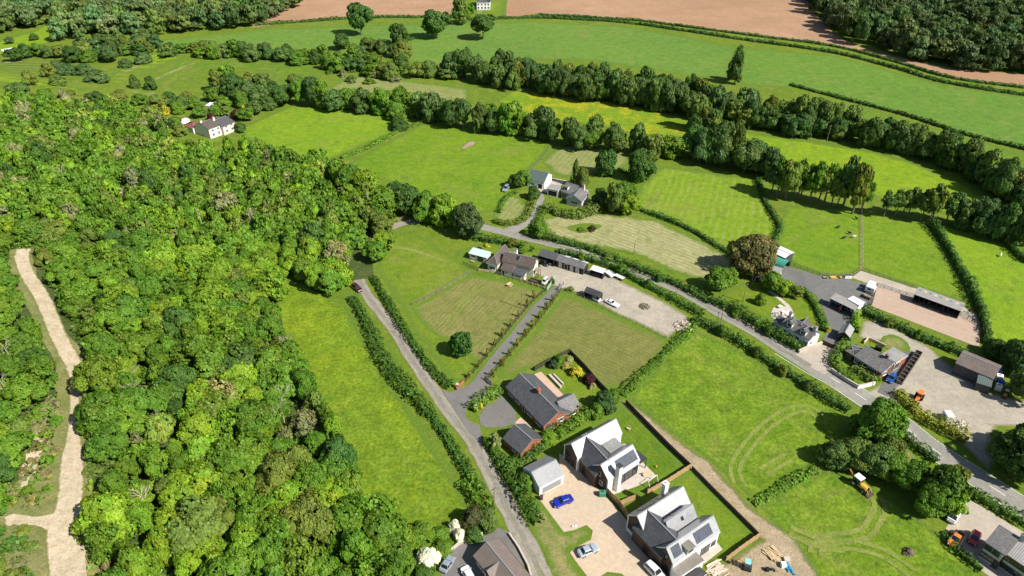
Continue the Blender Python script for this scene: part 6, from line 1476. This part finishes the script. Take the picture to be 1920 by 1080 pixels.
# lone and garden trees
def T(px,py,h,w,c,kind,label,cat='tree',name='tree',base=.1,group=None): 
    p=at(px,py); return tree(p,h,w,c,kind,label,cat,name,group,base)
T(678,66,17,16,'dark','field','leftmost of the lone trees in the far green field','tree','oak_tree',.16)
T(818,72,15,16,'dark','field','round lone tree with a broad shadow in the far green field','tree','oak_tree',.14)
T(863,46,15,10,'olive','tall2','pale thin topped tree by the far hedge left of the white farmhouse')
T(874,44,12,10,'mid','field','rounded tree beside the pale thin tree by the far hedge')
T(906,74,13.5,15,'dark','field','umbrella shaped lone tree with bare trunk in the far field','tree','oak_tree',.32)
T(748,84,11,12,'dark','field','dark tree at the corner of the far hedge left of the lone trees')
T(756,108,9,11,'olive','round3','rounded grey green shrubby tree under the far hedge corner')
T(1377,158,15,6.5,'river','tall2','tall ivy green tree where the two crop fields meet the river')
T(1370,150,9,6,'river','tall2','shorter tree beside the tall one between the two crop fields')
T(866,664,6.0,6.2,(.045,.135,.02),'ball','round dark green tree standing alone in the mown paddock','tree','lawn_tree',.06)
T(1408,512,11,12.5,(.135,.135,.042),'big','huge brown green tree beside the yard sheds','tree','beech_tree',.05)
T(1640,826,9.2,9.2,'mid','big2','big dense green tree beside the road by the tyre marked field','tree','tree',.05)
T(1617,815,7.2,6.5,'mid','round3','rounded tree on the left flank of the big roadside tree')
T(1560,868,5.5,6.5,'river','round3','dark rounded tree at the corner of the tyre marked field')
T(1600,872,5.8,7,'olive','round','olive tree in the thicket below the big roadside tree')
T(1632,885,6.3,7,'river','round2','grey green tree in the middle of the roadside thicket')
T(1660,862,6.2,6.5,'olive','round3','olive green tree right behind the big roadside tree')
T(1672,900,6,6.5,'mid','round','green tree above the digger at the right of the thicket')
T(1704,915,6,6,'mid','round2','green tree at the edge of the small sloping lawn')
T(1752,945,8.8,7.5,'dark','tall','tall dark tree by the yard with the parked white van')
T(1770,934,8,6,'olive','tall2','tall narrow tree nearest the road by the lower yard')
T(1738,960,6.8,7,'mid','round2','spreading green tree on the bank above the lower field')
T(1775,962,6.5,6.5,'bright','open','thin pale tree leaning over the white van')
T(1905,888,9,11.5,'dark','big2','large dark tree at the right edge by the main road')
T(1930,858,8.5,10,'dark','round3','dark tree behind the large one at the right edge')
T(1895,694,7.5,7.5,'dark','big2','dark tree at the right edge behind the works barn')
T(1928,704,8.5,9,'river','round3','green tree at the far right behind the works barn')
T(1862,668,4.5,6,'dark','round3','dark bushy tree at the corner of the works barn')
T(1915,748,6.5,8,'river','round2','tree shading the yellow digger at the right edge')
T(1345,545,6.5,8,'mid','round','green garden tree left of the huge brown green tree')
T(1365,532,5,5.5,'mid','round3','smaller green tree beside the huge brown green tree')
T(1445,545,5.0,5.5,'mid','round2','apple tree nearest the low pale roof','tree','apple_tree')
T(1465,552,4.2,5,'bright','round2','apple tree over the garden path','tree','apple_tree')
T(1487,558,4,4.6,'olive','open','thin apple tree nearest the curved yard hedge','tree','apple_tree')
T(1425,570,3.2,3.2,'bright','round3','small bright green tree on the cottage lawn')
T(1135,327,9,8.6,'dark','ball','round dense tree above the pale house','tree','tree',.02)
T(1200,337,10.5,10,'dark','big2','broad dark tree at the edge of the swathed meadow','tree','tree',.04)
T(1078,348,10,5,'olive','conifer','pointed conifer behind the pale house','tree','conifer',.02)
T(1092,350,7,5,'olive','round3','rounded tree in front of the pointed conifer')
T(1150,398,10,7,'olive','tall2','tall grey green tree right of the pale house')
T(1170,390,9,7,'mid','round','green tree beside the tall grey one, right of the pale house')
T(1178,402,6.5,6.5,'bright','round2','light green tree at the corner of the hay field')
T(1125,385,6,6,'dark','round3','dark tree between pale house and grey tree')
T(1010,443,5.5,6,'mid','round3','round green tree at the mouth of the upper drive')
T(1000,372,4.5,5,'dark','round3','dark small tree beside the upper drive')
T(968,352,5,5,'dark','round','small dark tree behind the silver car')
T(982,350,5.5,5,'mid','round2','green tree beside the dark roofed barn')
# belt between lane and mid meadow
for i,(px,py,h,w,c) in enumerate([(720,405,9,10,'mid'),(765,400,9.5,10,'dark'),(800,412,9.5,9.5,'mid'),(835,420,10,10,'bright'),(660,365,10,10,'mid'),(690,378,10,10,'bright'),(635,345,9,9,'mid'),(745,385,8,8,'dark')]):
    T(px,py,h,w,c,RND.choice(['big2','round','round3']),'leafy green tree in the belt between lane bend and mid meadow',group='belt by the lane bend',base=.04)
T(878,440,9.5,10,(.07,.12,.035),'big2','broad dark rounded tree above the road end of the belt','tree','tree',.02)
T(705,490,6,7,'mid','round','green tree overhanging the lane bend on its right')
T(722,470,6,6,'bright','round2','light green tree at the lane bend by the mown path')
T(715,440,7,7,'olive','round3','olive tree over the hidden bend of the lane')
# hamlet and far scrub
for px,py,h,w,c,kd,lb in [(440,185,11,11,'dark','round','dark green tree behind the hamlet'),(410,172,10,8,'olive','tall2','thin olive tree behind the hamlet'),(430,168,12,9,'mid','tall','tall tree behind the hamlet'),(470,190,9,10,'river','round3','dark rounded tree right of the hamlet'),(495,172,8,8,'river','round2','grey green tree in the corner of the marsh field'),
  (445,222,3.8,5,'copper','round3','copper leaved tree beside the blue slate cottage'),(397,226,3.2,3.6,'copper','round3','copper leaved shrub behind the purple brown roof'),(378,220,5,6,'mid','round2','green garden tree in the hamlet'),(345,205,6,8,'river','round3','grey green tree left of the hamlet lawn'),(320,200,6,7,'dark','round','dark tree at the left of the hamlet'),
  (365,205,5,7,'mid','round','bright garden tree above the hamlet patio'),(420,205,6,7,'mid','round3','garden tree right of the hamlet patio'),(465,225,5,7,'mid','round2','green tree at the hamlet hedge corner'),(480,215,6,7,'river','round','grey green tree in the hamlet hedge'),(505,205,6,8,'river','round3','dark rounded tree above the bright meadow corner'),(530,198,8,9,'dark','round','dark round tree at the top of the bright meadow'),
  (458,212,3,4,'gold','bush','golden shrub in the hamlet garden'),(310,215,3.5,5,'gold','bush2','yellow green shrub left of the hamlet')]:
    T(px,py,h,w,c,kd,lb)
for i,(px,py,h,w,c) in enumerate([(30,115,9,10,'dark'),(50,108,10,11,'dark'),(75,105,10,11,'mid'),(95,108,9,10,'river'),(115,108,9,10,'olive'),(20,52,12,12,'river'),(40,45,12,12,'mid'),(60,50,6,9,'olive'),(88,44,7,9,'olive'),(20,82,5,6,'blue'),(65,75,5,6,'dark'),(95,145,10,9,'olive'),(112,142,10,9,'blue'),(58,160,9,8,'olive'),(160,105,11,12,'olive'),(140,110,8,9,'mid')]):
    T(px,py,h*.7,w*.85,c,RND.choice(['round','round3','round4']),'scattered tree or thicket on the far left hillside pasture',group='scattered trees, far left',name='tree')
for i,(px,py,h,w,c) in enumerate([(455,200,7,8,'mid'),(490,195,8,9,'river'),(515,185,8,9,'dark'),(540,190,7,8,'river'),(470,172,9,8,'olive'),(400,190,6,7,'mid'),(355,198,6,8,'olive'),(335,212,5,7,'mid'),(300,205,6,8,'olive'),(265,196,5,8,'mid'),(225,190,5,8,'olive'),(180,196,5,8,'river'),(140,198,6,9,'olive'),(90,196,6,9,'mid'),(40,190,7,10,'river'),(555,165,6,8,'olive'),(575,178,7,8,'river')]):
    T(px,py,h,w,c,RND.choice(['round','round3','round4']),'bushy tree in the rough hedgerow between the near wood and the marsh fields',group='rough hedgerow behind the wood',base=.03)
for q in scatter([(590,115),(700,118),(760,140),(740,165),(640,150),(600,140)],9,terrain=False):
    bush(q,RND.uniform(2,4.5),RND.uniform(4,8),RND.choice(['river','olive','mid','khaki']),'bush in the rough scrub right of the marsh',group='rough scrub bushes',jit=.2)
for q in scatter([(130,92),(230,88),(330,92),(330,104),(220,108),(130,112)],10,terrain=False):
    bush(q,RND.uniform(2.5,5.5),RND.uniform(5,9),RND.choice(['river','olive','mid','blue']),'bush in the scrub around the green roofed shed',group='scrub bushes round the green shed',jit=.2)
SCR=[(130,140,5,9,'blue'),(160,140,5,9,'blue'),(185,153,5,12,'blue'),(237,126,4,8,'blue'),(270,118,5,9,'blue'),(255,165,6,5,'river'),(285,168,6,6,'dark'),(110,160,5,8,'olive')]
for px,py,h,w,c in SCR: T(px,py,h,w,c,'round3','willowy bush standing in the far left marsh',cat='bush',name='willow_bush',base=.0,group='marsh willows')
row([(130,112),(190,112),(260,104),(330,102),(400,108)],16,6.5,9,['river','dark','mid','olive'],'bushy tree in the hedge below the far crop field, left part','far left hedge trees',('round3','round','far3'),jy=7)
row([(150,90),(220,92),(300,92)],9,8,9,['olive','river','blue'],'bushy tree around the green roofed shed','scrub round the green shed',('round3','far3'),jy=8)
row([(400,108),(480,112),(560,116),(620,120)],13,7,9,['river','dark','mid'],'bushy tree along the top of the marsh field','marsh field hedge trees',('round3','round','far3'),jy=5)
row([(590,118),(640,122),(700,130),(740,140)],14,7,8.5,['river','dark','mid','olive'],'bushy tree in the rough scrub right of the marsh','rough scrub trees',('round3','round','far3'),jy=14)
row([(640,95),(690,102),(740,112),(765,130)],10,7,8,['river','dark','olive'],'bushy tree at the top of the rough scrub','rough scrub trees, upper',('round3','round'),jy=9)
row([(770,145),(810,140),(850,142)],6,6.5,9,['river','olive'],'bushy tree left of the riverside belt','scrub left of the belt',('round3','round'),jy=8)
for px,py in [(740,225),(760,218),(752,236)]: T(px,py,5.5,7,'mid','round3','shrubby tree at the corner where two meadows meet',group='meadow corner shrubs')
T(750,243,4.5,8,'dark','round3','dark round bush at the meadow corner',cat='bush',name='bush',base=0)
for px,py,h,w,c in [(452,246,3.5,5.5,'dark'),(340,254,4.5,6,'olive'),(405,216,4.5,6,'mid'),(425,216,4,5.5,'olive'),(332,240,5,6,'mid')]:
    T(px,py,h,w,c,RND.choice(['round3','round4']),'leafy tree crowding close round the hamlet cottages',group='trees close round the hamlet',base=.03)
# ------------------------------------------------------------------ hedges
HG=dict(dens=8)
hedge([(660,560),(686,608),(708,650)],3.2,1.8,'hedge','thick hedge on the left of the lane just below the dark car',7)
hedge([(700,640),(725,685),(765,733),(805,780)],3.8,2.0,'hedge','broad shrubby hedge bulging into the meadow left of the lane',7,.3)
hedge([(804,772),(843,831),(873,882),(902,928)],2.4,1.5,'hedge','hedge between meadow and lane opposite the garages',8)
hedge([(874,905),(900,940),(915,965)],3.6,2.2,'mid','shrubby lower end of the hedge left of the lane',7,.3)
hedge([(700,520),(722,560),(752,612),(790,668),(822,706),(846,726)],2.4,1.5,'hedge','trimmed hedge on the right of the lane beside the paddock',9)
hedge([(915,828),(932,858),(960,905),(985,945),(1008,985)],3.0,2.3,'hedge','tall garden hedge between lane and gravel drive',9)
hedge([(945,880),(975,868),(1005,848),(1040,822)],2.6,2.0,'hedge','hedge between brick garage and white garage',8)
hedge([(1040,822),(1070,795),(1100,780),(1120,772)],3.4,2.2,'mid','leafy hedge below the brick gable of the bungalow',8)
hedge([(885,772),(905,752),(938,735)],3.0,1.8,(.12,.21,.025),'rounded bright hedge at the mouth of the bungalow drive',9)
hedge([(890,448),(930,455),(975,463),(1000,470)],2.6,1.8,'hedge','garden hedge between farmhouse lawn and main road',8)
hedge([(1045,472),(1100,487),(1150,503),(1200,530),(1250,556),(1300,583),(1318,592)],2.4,1.8,'hedge','dark roadside hedge behind the farm sheds and gravel yard',9)
hedge([(988,440),(1050,455),(1110,470),(1165,492),(1220,515),(1280,540),(1330,568)],2.6,1.9,'dark','roadside hedge along the foot of the hay field',9)
hedge([(1330,565),(1370,580),(1410,605),(1450,630),(1500,658)],3.0,2.4,'hedge','thick garden hedge between cottage and main road',9)
hedge([(1300,600),(1340,618),(1390,645),(1440,680),(1490,710),(1540,742),(1590,772)],2.8,1.9,'dark','roadside hedge along the top of the tyre marked field',8,clumps=True)
hedge([(1305,605),(1270,640),(1235,675),(1195,710),(1165,742)],2.5,1.0,'mid','hedge dividing gravel yard and paddock from the tyre marked field',8)
hedge([(1500,545),(1520,565),(1535,590),(1545,612),(1543,622)],2.0,1.6,'hedge','curved hedge between cottage lawn and tarmac yard',9)
hedge([(1612,582),(1640,598),(1690,618),(1740,641),(1790,660),(1835,678)],2.8,2.0,'dark','dark hedge along the lower side of the riding arena',9)
hedge([(1605,586),(1603,605),(1606,625)],1.8,1.9,'bright','bright clipped hedge at the corner of the open yard shed',9)
hedge([(1592,640),(1572,660),(1562,680),(1575,700),(1598,716)],2.4,1.9,(.13,.22,.025),'curved clipped bright hedge round the grey bungalow',9)
hedge([(1602,690),(1620,703),(1645,718)],4.5,2.0,'olive','mounded olive shrubbery in front of the grey bungalow',7,.28)
hedge([(1742,420),(1765,450),(1795,500),(1820,545),(1842,600),(1852,648)],2.0,2.6,'dark','tall dark hedge between the two right hand pastures',9)
hedge([(1855,432),(1890,462),(1925,495)],2.2,2.4,'dark','hedge at the right edge above the pasture',8)
hedge([(1420,335),(1432,375),(1450,405),(1462,430),(1448,458)],1.8,1.7,'dark','dark hedge at the end of the swathed meadow',8)
hedge([(1180,388),(1230,405),(1290,430),(1340,460),(1375,482)],2.0,1.4,'hedge','low hedge between hay field and swathed meadow',8)
hedge([(640,298),(690,278),(745,248),(790,232)],2.2,1.3,'mid','low hedge between the two bright meadows',8)
hedge([(1682,738),(1705,765),(1740,790),(1775,808),(1812,830)],3.3,2.3,'yhedge','golden green clipped hedge around the works yard',9)
for i,(px,py) in enumerate([(1090,487),(1165,510),(1215,538),(1235,527),(1140,487),(1350,628),(1420,668),(1465,702),(1515,730),(1380,592),(1440,628),(1665,612),(1720,634),(1780,655)]):
    p_=at(px,py); bush(p_,RND.uniform(1.9,3.0),RND.uniform(2.0,3.2),RND.choice(['hedge','mid','olive','dark']),'taller bush growing up through the roadside or arena hedge',group='bushes standing up in the hedges',kind='round3')
hedge([(1665,800),(1690,818),(1720,842),(1755,868)],2.2,1.7,'dark','hedge between the small lawn and the main road',8)
hedge([(1818,925),(1850,944),(1890,965),(1935,995)],2.6,1.7,'hedge','roadside hedge above the lower right house yard',9)
hedge([(1412,945),(1450,922),(1490,898),(1530,880)],2.2,.7,'mid','overgrown hedge dividing the two long grass fields',7,.3)
hedge([(935,400),(945,375),(965,362),(975,358)],1.8,1.3,'mid','hedge round the small upper garden',8)
hedge([(925,415),(950,422),(980,415),(998,388),(1000,370)],2.4,1.7,'olive','hedge curving along the left of the upper drive',8)
hedge([(1000,430),(1015,402),(1022,388)],3.0,1.8,'mid','grassy hedge on the right of the upper drive',8)
hedge([(1020,392),(1050,402),(1080,408),(1110,400),(1130,385)],4.0,3.0,'olive','tall mixed shrubbery in front of the pale house',7,.3)
hedge([(1770,1000),(1800,1040),(1840,1070)],1.8,1.4,'hedge','low hedge between the lower right field and the house yard',8)
hedge([(480,48),(560,42),(690,34),(840,33),(880,36)],3.0,1.6,'dark','far hedge below the left ploughed field',5,.45)
hedge([(880,38),(1000,34),(1100,38),(1180,44),(1280,58),(1400,76),(1560,99),(1680,129),(1780,157),(1940,182)],2.8,1.5,'dark','long far hedge below the right ploughed field',5,.45)
hedge([(1010,28),(1180,38),(1280,50),(1400,66),(1560,87),(1680,117),(1780,146),(1940,168)],2.2,1.3,'dark','upper of the two hedges along the far track',5,.45)
hedge([(1480,160),(1560,181),(1690,215),(1800,250),(1940,286)],1.8,1.5,'dark','row of clipped hedge bushes along the foot of the right crop field',6,.4,clumps=True)
hedge([(1391,88),(1384,110),(1378,135),(1374,150)],2.2,2.0,'dark','short hedge between the two far crop fields',6,.4)
hedge([(700,100),(740,85),(780,72)],2.0,1.3,'dark','hedge line climbing to the lone trees',5,.45)
hedge([(1160,318),(1180,330),(1195,345)],2,1.2,'mid','hedge behind the round dense tree',7)
# garden shrubs round the bungalow
def Bh(px,py,h,w,c,label,kind=None,name='shrub',cat='shrub',group=None): return bush(at(px,py),h,w,c,label,name,cat,group,kind)
Bh(1048,684,2.6,3.6,'mid','green garden shrub at the top corner of the bungalow garden','round3')
Bh(1037,688,2.0,2.4,(.05,.10,.05),'dark blue green conifer shrub at the bungalow garden corner','round3')
Bh(1066,680,1.8,2.6,'pale','cream flowering shrub in the bungalow garden','round3')
Bh(1060,690,1.5,2.2,(.45,.38,.09),'pale yellow shrub in the bungalow garden','round3')
Bh(1080,702,2.3,3.2,'gold','bright golden yellow shrub in the bungalow garden','round3')
Bh(1104,717,2.2,3.0,'copper','dark copper red shrub in the bungalow garden','round3')
Bh(1112,727,1.3,2.0,'pale','pale flowering shrub under the copper one','bush')
Bh(1132,766,4.5,5.5,(.06,.12,.025),'big dark leafy shrub beyond the bungalow gable','round3')
Bh(1148,752,3.0,3.5,'mid','green shrub at the corner of the striped lawn','round3')
Bh(1118,778,3.0,4.0,'mid','rounded shrub in front of the white house gable','round3')
Bh(1028,830,3.2,4.0,'bright','bright green bush between the two garages and the bungalow','round3')
Bh(929,838,3.6,3.0,(.30,.31,.10),'pale yellow tall clipped shrub by the drive entrance','column')
Bh(902,765,1.4,2.0,'gold','small golden shrub at the end of the drive hedge','bush')
Bh(985,912,3.0,4.2,'mid','big rounded bush beside the white garage','round3')
Bh(900,472,1.3,2.6,'copper','dark red shrub in the farmhouse border','bush')
Bh(958,462,2.6,3.2,(.13,.13,.02),'golden brown tree shrub in the farmhouse garden','round3')
Bh(983,470,2.2,3.4,'bright','bright clipped round shrub behind the farmhouse','ball')
Bh(978,474,1.7,2.6,'mid','darker clipped round shrub behind the farmhouse','ball')
Bh(912,462,.9,2.0,'gold','small golden shrub on the farmhouse lawn','bush')
Bh(1036,532,1.5,1.8,'dark','dark bush at the farm gate','bush')
Bh(1068,545,1.0,2.6,'olive','grey bush beside the drive top','bush')
Bh(1550,620,1.4,1.6,'gold','golden shrub at the bottom of the curved hedge','bush')
Bh(1110,430,1.0,3.4,(.08,.06,.03),'brown bramble mound in the hay field','bush2')
Bh(1090,432,.8,3.0,'mid','green bramble mound in the hay field','bush2')
Bh(1148,395,1.8,2.6,'mid','round green bush at the hay field corner','bush2')
Bh(1703,1036,.7,2.1,(.20,.155,.12),'dead brush heap in the lower long grass field','bush2','brush_heap','brush heap')
# white blossom and dark shrubs by the lower drive
Bh(802,1056,3.1,4.4,'white','round white blossoming shrub by the lower drive','round3')
Bh(854,995,2.6,2.4,'white','narrow white blossoming shrub, upper one','round3'); Bh(863,1010,2.4,2.2,'white','narrow white blossoming shrub, lower one','round3')
Bh(795,1078,2.0,4.0,'hedge','green shrub below the round white blossom','round3')
for px,py,h,w,c,l in [(888,985,4.5,5.0,(.085,.10,.035),'brownish dark shrub tree beside the lane'),(912,985,4.2,4.6,'river','grey green shrub tree at the lane corner'),(888,1010,2.6,3.4,'dark','dark shrub under the brownish tree'),(826,1008,2.4,4.2,'mid','green shrub left of the narrow white blossom'),(790,1010,3.5,5.5,'mid','leafy green shrub at the foot of the meadow'),(760,1020,4,5.5,'bright','bright leafy shrub at the foot of the meadow'),(832,1030,1.4,4.0,'mid','low green shrub above the lower drive'),(740,1070,4,5.5,'bright','bright shrub at the bottom edge left of the blossom')]:
    Bh(px,py,h,w,c,l,'round3')
# small golden conifers along the farm drive
DL=[(881,708),(898,688),(914,668),(928,648),(942,630),(958,612),(972,594),(988,575),(1000,558)]
DR=[(924,706),(941,686),(956,667),(970,648),(985,630),(998,612),(1012,596),(1024,580),(1036,565)]
for i,q in enumerate(DL+DR):
    lab='small golden conifer on the paddock side of the farm drive' if i<9 else 'small golden conifer on the right side of the farm drive'
    tree(at(*q),RND.uniform(1.9,2.6),RND.uniform(1.1,1.5),(.24,.22,.045),'small',lab,'conifer','conifer','conifers left of the farm drive' if i<9 else 'conifers right of the farm drive',base=.03,jit=.15)
